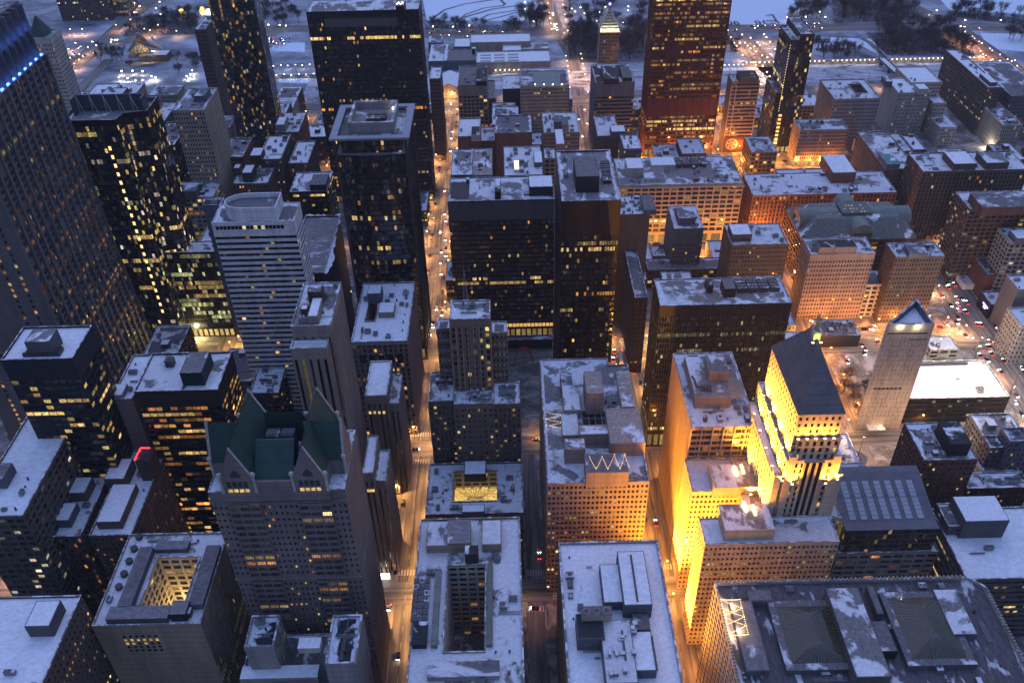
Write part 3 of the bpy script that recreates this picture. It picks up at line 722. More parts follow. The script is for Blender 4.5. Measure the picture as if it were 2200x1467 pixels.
# ---- white roofed reserve block, bottom centre
H = 77
f0 = U(1199, 1164, H); f1 = U(1413, 1159, H)
x0, x1, y1 = f0[0], f1[0], f0[1]; y0 = 178
FR_ = root('bank_building', 'stone block with a wide white snow roof, three fan cooling tower on top', 'building', ((x0+x1)/2, (y0+y1)/2, 0)); FOOT.append(('reserve', x0, x1, y0, y1, H))
ff = rfoot(x0, x1, y0, y1); walls(FR_, ff, 0, H, 'tan', 'fin', (.10, 'YO'), 2, 0, glass='old'); roofdeck(FR_, ff, H, 1.3, 'full', 'grey', .9)
for p in (((1341, 1300), (1402, 1298), (1335, 1184), 8, 'slate', 'full'), ((1297, 1294), (1341, 1293), (1290, 1212), 4.5, 'slate', 'full'), ((1241, 1372), (1300, 1371), (1240, 1318), 7, 'slate', 'dark'),
          ((1302, 1467), (1372, 1467), (1297, 1331), 5.5, 'slate', 'heavy'), ((1362, 1440), (1412, 1440), (1356, 1356), 4.5, 'slate', 'full'), ((1362, 1352), (1398, 1352), (1360, 1318), 2.5, 'slate', 'half')): penth(FR_, H, *p)
c = U(1281, 1312, H+9); fan_unit(FR_, c[0], c[1]-1, H+7, 13, 5, 3.5, 3, plainmat('unit_tan', (.32, .29, .22), .6), 'cooling_tower')
for a, b, z in (((1355, 1192), (1370, 1292), 8.1), ((1336, 1354), (1347, 1418), 5.6), ((1400, 1366), (1412, 1440), 4.6)):
    p, q = U(*a, H+z), U(*b, H+z); m = MB(); m.box(min(p[0], q[0])-.4, min(p[0], q[0])+.4, q[1], p[1], H+z-.1, H+z+.5); m.build('roof_rail', [M_UNITD], FR_)
for k in range(14):
    rg = random.Random(k+50); m = MB(); px_, py_ = rg.uniform(1305, 1360), rg.uniform(1340, 1460); c = U(px_, py_, H+6); m.box(c[0], c[0]+rg.uniform(1, 2.4), c[1], c[1]+rg.uniform(1, 3), H+5, H+rg.uniform(6, 8), 0, 1); m.build('hatch', [M_UNIT, SNOW['heavy']], FR_)
clutter(FR_, (x0, x0+16, y0, y1), H-1.3, 6, 8)

# ---- pinkish bank block behind it
H = 88
a, b, c, d = U(1175.7, 1039, H), U(1396, 1037, H), U(1161.8, 771.5, H), U(1357, 785, H)
x0, x1, y0, y1 = a[0], b[0], a[1], c[1]
LS = root('bank_building', 'pinkish stone block with rows of paired windows and roof terrace strung with bulbs', 'building', ((x0+x1)/2, (y0+y1)/2, 0)); FOOT.append(('wintrust', x0, x1, y0, y1, H))
foot = [(x0, y0), (x1, y0), (x1, y1-6), (x1-11, y1-6), (x1-11, y1), (x0, y1)]
walls(LS, foot, 0, H, 'pink', 'pair', (.27, 'YW'), 1.5, 0, glass='old', nwin=72, power=1.3)
roofdeck(LS, foot, H, 1.2, 'mid', 'pink')
for p in (((1260, 845), (1298, 845), (1232, 798), 14, 'pink', 'tanroof'), ((1192, 1003), (1194, 1003), (1190, 960), 1, 'pink', 'heavy'),
          ((1211, 882), (1248, 880), (1191, 828), 5, 'pink', 'mid'), ((1206, 838), (1231, 836), (1198, 801), 4, 'slate', 'half'), ((1208, 936), (1245, 934), (1205, 885), 3, 'pink', 'heavy'),
          ((1214, 966), (1258, 964), (1211, 942), 9, 'pink', 'mid'), ((1311, 953), (1387, 950), (1305, 878), 8, 'pink', 'tanroof'), ((1245, 934), (1316, 931), (1243, 913), 6, 'pink', 'tanroof'),
          ((1336, 875), (1365, 872), (1322, 797), 3, 'concrete', 'tanroof'), ((1260, 1016), (1352, 1014), (1256, 975), 9, 'pink', 'half')): penth(LS, H, *p)
m = MB(); a = U(1253, 915, H); b = U(1309, 912, H); c = U(1251, 882, H); m.box(a[0], b[0], a[1], c[1], H-1.19, H-.9, 0, 0); m.build('well_shade', [WM('black')], LS)  # black slab stands for the shade down a roof well, no opening cut
m = MB()
for t in range(5): m.box(a[0]+(b[0]-a[0])*t/4-.2, a[0]+(b[0]-a[0])*t/4+.2, a[1], c[1], H-.9, H-.2)
for t in range(3): m.box(a[0], b[0], a[1]+(c[1]-a[1])*t/2-.2, a[1]+(c[1]-a[1])*t/2+.2, H-.9, H-.25)
m.build('well_grating', [M_UNIT], LS)
M_BULB = plainmat('string_bulb', (.8, .6, .3), .5, 0, (1., .60, .22), 9., 'NONE')
def bulbs(rt, P, Q, n, sag=.6, r=.085, mat=None):
    m = MB(); P = np.array(P); Q = np.array(Q)
    for k in range(n+1):
        t = k/n; p = P+(Q-P)*t; p[2] -= sag*4*t*(1-t); m.ball(p, r, 5, 3)
    m.build('string_lights', [mat or M_BULB], rt)
zt = H+12
zz = [U(x, y, zt) for x, y in ((1266, 980), (1281, 1007), (1294, 980), (1306, 1007), (1320, 976), (1332, 1007), (1342, 976), (1352, 1003))]
for p, q in zip(zz[:-1], zz[1:]): bulbs(LS, (*p, zt), (*q, zt), 12)
for k, py in enumerate((885, 893, 900, 908, 913)):
    p, q = U(1174, py+(6 if k % 2 else 0), H+3), U(1204, py+(0 if k % 2 else 6), H+3); bulbs(LS, (*p, H+3), (*q, H+3), 10, .3)
fan = U(1308, 866, H); clutter(LS, (x0+30, x0+42, y0+48, y0+62), H-1.1, 5, 3)
LST = (x0, x1, y0, y1, H)

# ---- brown gridded block with roof plant (left of the floodlit tower)
WJ = bld('office_building', 'copper brown block with narrow ribbed side wall and snow roof crowded with plant', 100, (1485.5, 917.5), (1627, 915.5), (1445, 758.5), 'pink', 'fin', (.07, 'YO'), 'mid', glass='old', power=.9, n=9,
         styles={0: 'wide'}, ph=[((1494, 855), (1572, 853), (1474, 766), 6, 'pink', 'mid'), ((1525, 800), (1567, 799), (1514, 763), 12, 'pink', 'half')], nwin=36)
r = WJ['_r']
m = MB()
for k in range(7): u = r[0]+(r[1]-r[0])*k/6; m.box(u-.35, u+.35, r[2]-.7, r[2], 0, 99.2, 0)
m.build('column', [WM('pink')], WJ)
m = MB(); p = [U(x, y, 109) for x, y in ((1487, 805), (1492, 812), (1498, 828), (1524, 828))]
for a, b in zip(p[:-1], p[1:]): m.tube((*a, 108), (*b, 108), .6, .6, 8)
for k in range(4): q = U(1508+k*6, 828, 108); m.tube((*q, 108.4), (q[0], q[1]-3, 106), .5, .5, 8)
m.build('duct', [M_UNITD], WJ)
M_WARMC = wallmat('tarp_cloth', (.45, .40, .34), .8)
m = MB(); a = U(1568, 846, 103); b = U(1592, 840, 103); c = U(1566, 812, 103)
for k in range(6):
    y_ = a[1]+(c[1]-a[1])*k/6; y2 = a[1]+(c[1]-a[1])*(k+1)/6; zz_ = 103+.7*(k % 2)
    m.quads([[(a[0], y_, 99), (b[0]+2, y_, 101), (b[0]+2, y2, 101.4), (a[0], y2, zz_)]])
m.build('tarpaulin', [M_WARMC], WJ)

# ---- corner block bottom right with two skylit courts
def twin_court_block():
    H = 85; lab = 'broad white stone block with two glass skylights and a terrace of bright bulbs'
    a = U(1535, 1250, H); b = U(2105, 1236, H)
    x0, x1, y1 = a[0], b[0], a[1]; y0 = 168
    FOOT.append((lab, x0, x1, y0, y1, H))
    rt = root('office_building', lab, 'building', ((x0+x1)/2, (y0+y1)/2, 0)); f = [(x0, y0), (x1, y0), (x1, y1-5), (x1-5, y1), (x0, y1)]
    walls(rt, f, 0, H, 'concrete', 'grid', (.07, 'Y'), 2, 0, glass='old', power=.7); roofdeck(rt, f, H, 1.5, snowmat('snow_court_roof', .30, (.085, .08, .088), scale=.07, snow=(.55, .57, .62)), 'concrete', .8)
    # crested coping
    m = MB(); n = 60
    for k in range(n): u = x0+(x1-x0-6)*(k+.5)/n; m.box(u-.35, u+.35, y1-.9, y1+.3, H-.2, H+.9)
    for k in range(44): v = y0+(y1-y0-6)*(k+.5)/44; m.box(x0-.3, x0+.8, v-.35, v+.35, H-.2, H+.9); m.box(x1-.8, x1+.3, v-.35, v+.35, H-.2, H+.9)
    m.build('cresting', [WM('concrete')], rt)
    for (fl, fr, bk) in (((1702, 1425), (1830, 1422), (1666, 1303)), ((1962, 1415), (2075, 1405), (1915, 1284))):
        z = H+1.5; p, q, s = U(*fl, z), U(*fr, z), U(*bk, z); X0, X1, Y0, Y1 = p[0], q[0], p[1], s[1]; cx_, cy_ = (X0+X1)/2, (Y0+Y1)/2; r = 6
        m = MB(); A = [(X0, Y0, z), (X1, Y0, z), (X1, Y1, z), (X0, Y1, z)]; R1, R2 = (cx_, cy_-r, z+4.5), (cx_, cy_+r, z+4.5)
        gl = [(.012, .011, .004)]
        m.quads([[A[0], A[1], R1, R1]], 0, gl); m.quads([[A[1], A[2], R2, R1]], 0, gl); m.quads([[A[2], A[3], R2, R2]], 0, gl); m.quads([[A[3], A[0], R1, R2]], 0, gl)
        so = m.build('skylight', [GL['green']], rt)
        m = MB()
        for t in np.linspace(0, 1, 17):
            m.tube((X0+(X1-X0)*t, Y0, z+.1), (cx_, cy_-r, z+4.6), .09, .07, 4); m.tube((X0+(X1-X0)*t, Y1, z+.1), (cx_, cy_+r, z+4.6), .09, .07, 4)
            rr = cy_-r+2*r*t; m.tube((X0, Y0+(Y1-Y0)*t, z+.1), (cx_, rr, z+4.6), .09, .07, 4); m.tube((X1, Y0+(Y1-Y0)*t, z+.1), (cx_, rr, z+4.6), .09, .07, 4)
        m.build('skylight_frame', [M_UNIT], so)
        m = MB()
        for (u0, u1, v0, v1) in ((X0-3, X0, Y0-3, Y1+3), (X1, X1+3, Y0-3, Y1+3), (X0, X1, Y0-3, Y0), (X0, X1, Y1, Y1+3)): m.box(u0, u1, v0, v1, H-1.6, z, 0, 1)
        m.build('skylight_kerb', [WM('dkgrey'), SNOW['half']], rt)
    for p in (((1604, 1440), (1655, 1440), (1570, 1290), 2.5, 'slate', 'bare'), ((1845, 1467), (1912, 1440), (1795, 1262), 6, 'dkgrey', 'mid'), ((1880, 1400), (1930, 1398), (1872, 1333), 4, 'navy', 'half'),
              ((1612, 1290), (1660, 1288), (1605, 1268), 3, 'slate', 'bare'), ((2040, 1345), (2110, 1380), (2020, 1265), 2.5, 'slate', 'mid'), ((1885, 1318), (1900, 1318), (1868, 1258), 3, 'dkgrey', 'bare')): penth(rt, H, *p)
    clutter(rt, (x0+20, x1, y0+20, y1), H-1.5, 16, 21)
    # terrace
    z = H+4; cor = [U(x, y, z) for x, y in ((1549, 1287), (1590, 1287), (1608, 1362), (1567, 1364))]
    t = U(1578, 1330, H); m = MB(); q = [(*U(x, y, H-1.2), H-1.38) for x, y in ((1575, 1366), (1612, 1364), (1590, 1287), (1549, 1287))]; m.quads([[(a_[0], a_[1], H-1.4) for a_ in q]]); m.build('terrace_deck', [wallmat('terrace_deck', (.4, .33, .27), .7)], rt)
    fr = lambda t, k: np.array([*(np.array(cor[k])*(1-t)+np.array(cor[(k+1) % 4])*t), z])
    for k in range(4): bulbs(rt, fr(0, k), fr(1, k), 16, .3, .12)
    for t in (.25, .5, .75):
        bulbs(rt, fr(t, 1), fr(1-t+.25, 3), 12, .4, .12); bulbs(rt, fr(t, 1), fr(1-t-.2, 3), 12, .4, .12)
    for k in range(2):
        c_ = np.mean(cor, 0); L = bpy.data.lights.new('terrace_light', 'POINT'); L.energy = 5000; L.color = (1, .62, .32); L.shadow_soft_size = 1.5
        o = bpy.data.objects.new('terrace_light', L); COL.objects.link(o); o.parent = rt; o.location = (c_[0]-rt['_o'][0], c_[1]-rt['_o'][1]+(k-.5)*12, z-.6)
    for k in range(12):
        rg = random.Random(k); p = U(rg.uniform(1590, 1640), rg.uniform(1370, 1455), H); m = MB(); m.tube((*p, H-1.5), (*p, H-.7), .7, .7, 8); m.build('terrace_table', [M_UNIT], rt)
    return (x0, x1, y0, y1)
TC = twin_court_block()

# ---- floodlit tower (board of trade)
def flood_tower():
    lab = 'floodlit yellow stone tower with a grey hipped roof and a statue'
    rt = root('office_tower', lab, 'building', (140, 305, 0)); FOOT.append((lab, 88, 178, 264, 350, 82))
    W2 = 'cream'
    Hn = 81; p = UY(1515, 1168, 266); x0 = p[0]
    xr = U(1800, 1150, Hn)[0]; yb = U(1503, 1112, Hn)[1]
    wing = rfoot(x0, xr, 266, yb); walls(rt, wing, 0, Hn, W2, 'pair', (.20, 'YWG'), 2, 0, glass='old', nwin=60, power=1.2); roofdeck(rt, wing, Hn, 1.1, 'heavy', W2)
    q = UY(1487, 1056, 301); xw = q[0]; Hf = q[1]; xr2 = U(1637, 1050, Hf)[0]; yb2 = U(1477, 1003, Hf)[1]
    wing2 = rfoot(xw, xr2+6, 301, yb2+6); walls(rt, wing2, 0, Hf, W2, 'pair', (.05, 'Y'), 2, 0, glass='old', nwin=30); roofdeck(rt, wing2, Hf, 1.1, 'heavy', W2)
    mid = rfoot(112, 157, yb-.3, 347); walls(rt, mid, 0, Hn-2, W2, 'pair', (.1, 'Y'), 1.5, 0, glass='old'); roofdeck(rt, mid, Hn-2, 1.1, 'heavy', W2)
    penth(rt, Hn, (1558, 1140), (1666, 1137), (1545, 1083), 6, W2, 'mid'); penth(rt, Hf, (1535, 1048), (1640, 1046), (1524, 997), 5, W2, 'mid')
    # shaft with stepped sides
    def tier(f, z0, z1, st='pier', r='full', lit=(.03, 'Y')):
        walls(rt, f, z0, z1, W2, st, lit, 1.2, 0, glass='old', wallname='tower_wall'); roofdeck(rt, f, z1, .8, r, W2)
    tier(rfoot(120, 152, 284, 336), Hn-3, 106)
    tier(rfoot(124, 149, 282.6, 338), Hn-3, 118)
    tier(rfoot(127, 146.5, 283.4, 334), 105, 131)
    tier(rfoot(125.2, 145.2, 284.6, 332), 117, 145, 'punch')
    for k, (u, hh) in enumerate(((121.5, 109), (150, 109), (126.5, 121), (146.8, 121))):   # corner piers
        m = MB(); m.box(u-1.6, u+1.6, 281.8, 286, Hn-3, hh, 0, 1); m.build('buttress', [WM(W2), M_CAP], rt)
    m = MB()
    for k in range(4): u = 132.5+k*2.9; m.box(u-.5, u+.5, 281.9, 282.6, Hn-3, 117, 0)
    m.build('pier', [WM(W2)], rt)
    m = MB()
    for k in range(3): u = 133.1+k*2.9; m.quads([[(u, 282.5, Hn), (u+1.8, 282.5, Hn), (u+1.8, 282.5, 116.5), (u, 282.5, 116.5)]])
    m.build('window_strip', [GL['dark']], rt)
    # hipped roof
    z0, z1 = 145.05, 168; E_ = [(124.6, 284), (145.8, 284), (145.8, 332.6), (124.6, 332.6)]; R1, R2 = (135.2, 300, z1), (135.2, 317, z1)
    e = [(*t, z0) for t in E_]; m = MB(); m.quads([[e[1], e[2], R2, R1], [e[3], e[0], R1, R2]]); m.ngon([e[0], e[1], R1]); m.ngon([e[2], e[3], R2]); m.build('hipped_roof', [M_LEAD], rt)
    m = MB(); m.box(133.8, 136.6, 308, 313, z1-2, z1+4); m.build('statue_base', [WM('grey')], rt)
    m = MB(); zz_ = z1+4; bx, by = 135.2, 310.5
    m.tube((bx, by, zz_), (bx, by, zz_+5), 1.1, .75, 8); m.tube((bx, by, zz_+5), (bx, by, zz_+6.6), .85, .6, 8); m.ball((bx, by, zz_+7.4), .62, 8, 6)
    m.tube((bx-.8, by, zz_+6.2), (bx-1.1, by-.5, zz_+4), .25, .2, 6); m.tube((bx+.8, by, zz_+6.2), (bx+1.1, by-.5, zz_+4), .25, .2, 6)
    m.build('statue', [plainmat('statue_metal', (.42, .38, .2), .35, .6)], rt)
    # floodlight fixtures: each a lamp body with a lens and a real lamp
    lens = plainmat('flood_lens', (.8, .7, .4), .3, 0, (1., .72, .22), 22., 'NONE')
    def flood(x, y, z, aim, power, col=(1., .37, .025), ang=110, size=.6):
        m = MB(); m.box(x-.5, x+.5, y-.35, y+.35, z-.3, z+.25, 0, 1, True); o = m.build('floodlight', [M_UNITD, lens], rt)
        L = bpy.data.lights.new('flood_lamp', 'SPOT'); L.energy = power*5.5; L.color = col; L.spot_size = math.radians(ang); L.spot_blend = .9; L.shadow_soft_size = size
        l = bpy.data.objects.new('flood_lamp', L); COL.objects.link(l); l.parent = rt
        d = Vector(aim)-Vector((x, y, z)); l.rotation_euler = d.to_track_quat('-Z', 'Y').to_euler(); l.location = (x-140, y-305, z+.4)
    FL = flood
    for y in (268, 278, 289): FL(x0-11, y, 9, (x0, y, 50), 150000, ang=120)       # street face of the near wing
    for y in (303, 313, 322): FL(xw-11, y, 9, (xw, y, 50), 150000, ang=120)
    for x in (94, 101, 108): FL(x, yb+2.5, 20, (x, 301, 55), 80000, ang=130)          # inside the recess
    for y in (288, 297, 307, 317): FL(116.5, y, Hn-1.2, (121, y, 104), 70000, ang=130)
    for y in (291, 303, 315, 327): FL(121.3, y, 106, (126, y, 122), 42000, ang=140)
    for y in (290, 302, 314, 326): FL(123.6, y, 119, (126, y, 138), 42000, ang=140)
    for x in (123.5, 128.5, 144, 149): FL(x, 281.0, 106.5 if x in (123.5, 149) else 104, (x, 283.6, 116), 24000, ang=120)
    for x in (127, 131, 135, 139, 143): FL(x, 283.1, 131.0, (x, 284.8, 139), 3200, ang=130)
    p1 = U(1580, 1010, Hf+5.5); FL(p1[0], p1[1], Hf+6, (126, p1[1]-2, 110), 15000); p1 = U(1592, 1003, Hf+5.5); FL(p1[0], p1[1], Hf+6, (126, p1[1]-2, 125), 15000)
    p1 = U(1600, 1085, Hn+6.5); FL(p1[0], p1[1], Hn+7, (126, p1[1]+14, 110), 15000); p1 = U(1622, 1100, Hn+6.5); FL(p1[0], p1[1], Hn+7, (128, p1[1]+12, 125), 15000)
    for (qx, qy, hh) in ((1580, 1012, Hf+5.1), (1595, 1008, Hf+5.1), (1600, 1088, Hn+6.1), (1620, 1096, Hn+6.1)):
        c = U(qx, qy, hh); m = MB(); m.box(c[0]-.45, c[0]+.45, c[1]-3, c[1]+3, hh-.1, hh+.5, 1, 1); m.build('floodlight_bank', [M_UNITD, lens], rt)
    FL(133.4, 307, z1-1.2, (135.2, 310, z1+8), 900, (.9, 1., .15), 100); FL(137, 307, z1-1.2, (135.2, 310, z1+8), 900, (.9, 1., .15), 100)
flood_tower()
# ================================================================== MIDDLE ROWS
# ---- annex with striped skylight roof, low columned hall, right edge roofs
def annex():
    lab = 'dark block with a sloping roof of striped skylights right of the floodlit tower'
    z0 = 59; p = [U(1812, 1140, z0), U(2022, 1140, z0), U(1965, 1002, z0+6), U(1812, 1000, z0+6)]
    x0, x1, y0, y1 = 166, p[1][0], p[0][1], p[2][1]
    rt = root('exchange_hall', lab, 'building', ((x0+x1)/2, (y0+y1)/2, 0)); FOOT.append((lab, x0, x1, y0, y1, z0))
    walls(rt, rfoot(x0, x1, y0, y1), 0, z0, 'dkgrey', 'glass', (.05, 'Y'), 0, 0, glass='green')
    zr = z0+7; m = MB(); ya = y0+5; yb = y1-4
    m.quads([[(x0, y0, z0), (x1, y0, z0), (x1, ya, z0), (x0, ya, z0)], [(x0, ya, z0), (x1, ya, z0), (x1, yb, zr), (x0, yb, zr)], [(x0, yb, zr), (x1, yb, zr), (x1, y1, zr), (x0, y1, zr)],
             [(x1, ya, z0), (x1, y1, z0), (x1, y1, zr), (x1, yb, zr)], [(x0, y1, z0), (x0, ya, z0), (x0, yb, zr), (x0, y1, zr)], [(x1, y1, z0), (x0, y1, z0), (x0, y1, zr), (x1, y1, zr)]])
    m.build('roof', [M_LEAD], rt)
    n = 7; sl = (zr-z0)/(yb-ya)
    for k in range(n):
        u0 = x0+4+(x1-x0-7)*k/n; u1 = u0+(x1-x0-7)/n*.56; m = MB(); c, d = ya+1.5, yb-5
        for r in range(9):
            e = c+(d-c)*r/9; f = c+(d-c)*(r+1)/9-.25
            m.quads([[(u0, e, z0+(e-ya)*sl+.25), (u1, e, z0+(e-ya)*sl+.25), (u1, f, z0+(f-ya)*sl+.25), (u0, f, z0+(f-ya)*sl+.25)]], 0)
        m.quads([[(u0, c, z0+(c-ya)*sl-.1), (u1, c, z0+(c-ya)*sl-.1), (u1, c, z0+(c-ya)*sl+.25), (u0, c, z0+(c-ya)*sl+.25)], [(u0, d, z0+(d-ya)*sl), (u0, c, z0+(c-ya)*sl), (u0, c, z0+(c-ya)*sl+.25), (u0, d, z0+(d-ya)*sl+.25)], [(u1, c, z0+(c-ya)*sl), (u1, d, z0+(d-ya)*sl), (u1, d, z0+(d-ya)*sl+.25), (u1, c, z0+(c-ya)*sl+.25)]], 1)
        m.build('skylight', [wallmat('skylight_panel', (.30, .32, .36), .35, .15), M_UNITD], rt)
    # glazed atrium wedge at the tower side
    a, b = U(1800, 1015, 62), U(1806, 1110, 60); m = MB()
    g = (.10, .075, .015)
    m.quads([[(x0-9, y0+8, 52), (x0, y0+4, 58), (x0, y1-6, zr), (x0-9, y1-10, 56)], [(x0-9, y0+8, 30), (x0, y0+4, 30), (x0, y0+4, 58), (x0-9, y0+8, 52)], [(x0-9, y1-10, 30), (x0-9, y0+8, 30), (x0-9, y0+8, 52), (x0-9, y1-10, 56)]], 0, [g, g, g])
    m.build('atrium_glass', [GL['blue']], rt)
annex()
bld('exchange_hall', 'low stone hall with tall window bays and patchy snow roof', ('Y', 288), (1800, 1190), (2018, 1183), (1812, 1150), 'grey', 'big', (.05, 'O'), 'mid', n=5, glass='old', nwin=20)
def edge_roof(lab, H, pts, y1, roof, wall='dkgrey', name='office_building', n=3):
    P = [U(x, y, H) for x, y in pts]
    x0, x1 = min(p[0] for p in P), max(p[0] for p in P); y0 = min(p[1] for p in P); y1 = max(p[1] for p in P) if y1 is None else y1
    rt = root(name, lab, 'building', ((x0+x1)/2, (y0+y1)/2, 0)); FOOT.append((lab, x0, x1, y0, y1, H)); f = rfoot(x0, x1, y0, y1)
    walls(rt, f, 0, H, wall, 'band', (.06, 'Y'), 1.5, 0); roofdeck(rt, f, H, 1., roof, wall)
    clutter(rt, (x0, x1, y0, y1), H-1, n, int(x0))
    return rt
ER = edge_roof('wide dark slab roofed in smooth snow at the right edge, below the red brick block', 50, ((2075, 1240), (2260, 1240), (2262, 1090), (2070, 1090)), None, 'full')
penth(ER, 50, (2075, 1120), (2170, 1118), (2050, 1066), 12, 'dkgrey', 'full')
edge_roof('narrow dark slab with a snowy roof strip beside the striped skylight hall', 56, ((2040, 1130), (2072, 1130), (2012, 1080), (2035, 1080)), None, 'half', n=0)
bld('office_building', 'dark red brick block with patchy snow roof and black plant tower', 69, (1985, 988), (2102, 986), (1940, 908), 'redbrick', 'punch', (.03, 'Y'), 'mid', n=6, glass='old', nwin=24, ph=[((2045, 955), (2088, 952), (2035, 905), 8, 'navy', 'dark')])
for lab, H, a, b, c, w in (('small dark snow dusted block right of the red brick block', 45, (2128, 962), (2162, 960), (2118, 935), 'dkgrey'), ('black low block at the right edge with sloping snow patches', 40, (2080, 1050), (2215, 1045), (2072, 1015), 'navy'),
                            ('dark slate block at the right edge beside the wide avenue', 52, (2170, 948), (2240, 946), (2150, 918), 'slate'), ('low grey block with a lit roof yard at the right edge', 30, (2110, 1012), (2190, 1010), (2102, 975), 'grey')):
    bld('office_building', lab, H, a, b, c, w, 'punch', (.05, 'Y'), 'half', n=3, glass='old')
def tall_step():
    m = None
# ---- triangular slit window tower and the hall beside it
def triangle_tower():
    H = 87; lab = 'triangular beige concrete tower with slit windows and an open roof court'
    A, B, C = U(1905, 697, H), U(2009, 696, H), U(1970, 640, H)
    rt = root('prison_tower', lab, 'building', ((A[0]+B[0]+C[0])/3, (A[1]+B[1]+C[1])/3, 0)); FOOT.append((lab, A[0], B[0], A[1], C[1], H))
    f = [(A[0], A[1]), (B[0], B[1]), (C[0], C[1])]
    m = MB(); n = 3
    m.quads([[(*f[i], 0), (*f[(i+1) % 3], 0), (*f[(i+1) % 3], H), (*f[i], H)] for i in range(3)]); m.build('wall', [WM('concrete')], rt)
    # slits
    m = MB(); rg = random.Random(4); G = []
    for e in range(3):
        P, Q = np.array(f[e]), np.array(f[(e+1) % 3]); L = np.linalg.norm(Q-P); d = (Q-P)/L; nn = np.array([d[1], -d[0]])
        if (-(P+Q)/2)@nn < 0: continue
        for fl in range(26):
            z = 9+fl*2.75
            if fl in (10, 25): continue
            for k in range(int(L/2.4)):
                if rg.random() < .28: continue
                u = 2+k*2.4+rg.uniform(-.5, .5)
                if u > L-2: continue
                a = P+d*u+nn*.05; b = P+d*(u+.22)+nn*.05; m.quads([[(*a, z), (*b, z), (*b, z+1.9), (*a, z+1.9)]], 0, [(.5, .42, .2) if rg.random() < .04 else (0, 0, 0)])
    m.build('slit_window', [GL['dark']], rt, kind='stuff')
    P, Q = np.array(f[0]), np.array(f[1]); d = (Q-P)/np.linalg.norm(Q-P); L = np.linalg.norm(Q-P)
    m = MB(); p = lambda u, o: P+d*u+np.array([d[1], -d[0]])*o
    m.quads([[(*p(2, .06), 79.5), (*p(L-2.5, .06), 79.5), (*p(L-2.5, .06), 80.6), (*p(2, .06), 80.6)]]); m.quads([[(*p(L*.55, .06), 75), (*p(L-2, .06), 75), (*p(L-2, .06), 75.6), (*p(L*.55, .06), 75.6)]])
    for k in range(7): m.quads([[(*p(4+k*2.6, .06), 35), (*p(6+k*2.6, .06), 35), (*p(6+k*2.6, .06), 36.6), (*p(4+k*2.6, .06), 36.6)]])
    m.build('louvre_strip', [WM('black')], rt)
    roofdeck(rt, f, H, 5, 'full', 'slate', 1.3)
    for k in (L*.3, L*.66):
        mm = MB(); c = p(k, .35); mm.box(c[0]-.5, c[0]+.5, c[1]-.3, c[1]+.3, H-2.2, H-1.6, 0, 0, True); mm.build('floodlight', [plainmat('white_lens', (.8, .8, .7), .3, 0, (1., .85, .5), 40, 'NONE')], rt)
        Lm = bpy.data.lights.new('flood_lamp', 'POINT'); Lm.energy = 1500; Lm.color = (1, .8, .42); Lm.shadow_soft_size = .3; o = bpy.data.objects.new('flood_lamp', Lm); COL.objects.link(o); o.parent = rt
        c = p(k, 1.6); o.location = (c[0]-rt['_o'][0], c[1]-rt['_o'][1], H-2)
    # entrance canopy
    mm = MB(); c0_, c1_ = p(L*.22, 0), p(L*.62, 5); mm.box(c0_[0], c1_[0], c1_[1], c0_[1], 3.6, 4.3, 0, 1, True); mm.build('entrance_canopy', [WM('concrete'), SNOW['full']], rt)
    for q_ in (-6, L+5):  # posts and lamps added to throw warm light on the front wall
        c = p(q_, 26); mm = MB(); mm.tube((c[0], c[1], 0), (c[0], c[1], 18), .2, .14, 6); mm.ball((c[0], c[1], 18.4), .5, 7, 5); mm.build('fill_lamp_post', [M_UNITD], rt)
        Lm = bpy.data.lights.new('fill_lamp', 'POINT'); Lm.energy = 34000; Lm.color = (1., .55, .28); o = bpy.data.objects.new('fill_lamp', Lm); COL.objects.link(o); o.parent = rt; o.location = (c[0]-rt['_o'][0], c[1]-rt['_o'][1], 20)
    c = p(L*.5, 6); Lm = bpy.data.lights.new('flood_lamp', 'POINT'); Lm.energy = 9000; Lm.color = (1, .45, .08); Lm.shadow_soft_size = .4; o = bpy.data.objects.new('flood_lamp', Lm); COL.objects.link(o); o.parent = rt; o.location = (c[0]-rt['_o'][0], c[1]-rt['_o'][1]+2.5, 6)
    mm = MB(); mm.ball((c[0], c[1]+2.5, 6), .45, 8, 5); mm.tube((c[0], c[1]+2.5, 4.2), (c[0], c[1]+2.5, 5.6), .12, .12, 5); mm.build('floodlight', [plainmat('sodium_lens', (.8, .6, .3), .3, 0, (1., .55, .15), 60, 'NONE')], rt)
triangle_tower()
GAR = bld('parking_garage', 'low glass sided garage with a bright white snow roof beside the wide avenue', 22, (1955, 857), (2170, 851), (1985, 760), 'bronze', 'band', (.12, 'GY'), 'full', n=2, parapet=.9, y1=466)
for gx, gy in ((262, 471), (292, 471), (320, 471), (332, 440), (285, 428), (318, 420)):  # added masts and lamps that brighten the snow roof
    m = MB(); m.tube((gx, gy, 0), (gx, gy, 38), .25, .15, 6); m.box(gx-1.2, gx+1.2, gy-.3, gy+.3, 37.6, 38.4, 0, 0, True); m.build('fill_mast', [M_UNITD], GAR)
    L = bpy.data.lights.new('fill_lamp', 'POINT'); L.energy = 62000; L.color = (1., .78, .58); L.shadow_soft_size = .5; o = bpy.data.objects.new('fill_lamp', L); COL.objects.link(o); o.parent = GAR; o.location = (gx-GAR['_o'][0], gy-GAR['_o'][1], 37.2)
m = MB(); r = GAR['_r']; m.box(r[0]+18, r[1]-13, 462, 462.6, 21, 23.2); m.build('parapet_rail', [M_UNITD], GAR)
bld('guard_house', 'small lit pavilion with a snow roof behind the slit window tower', 8, (2000, 752), (2062, 750), (2005, 722), 'concrete', 'big', (.9, 'G'), 'full', n=1, cap=.6)
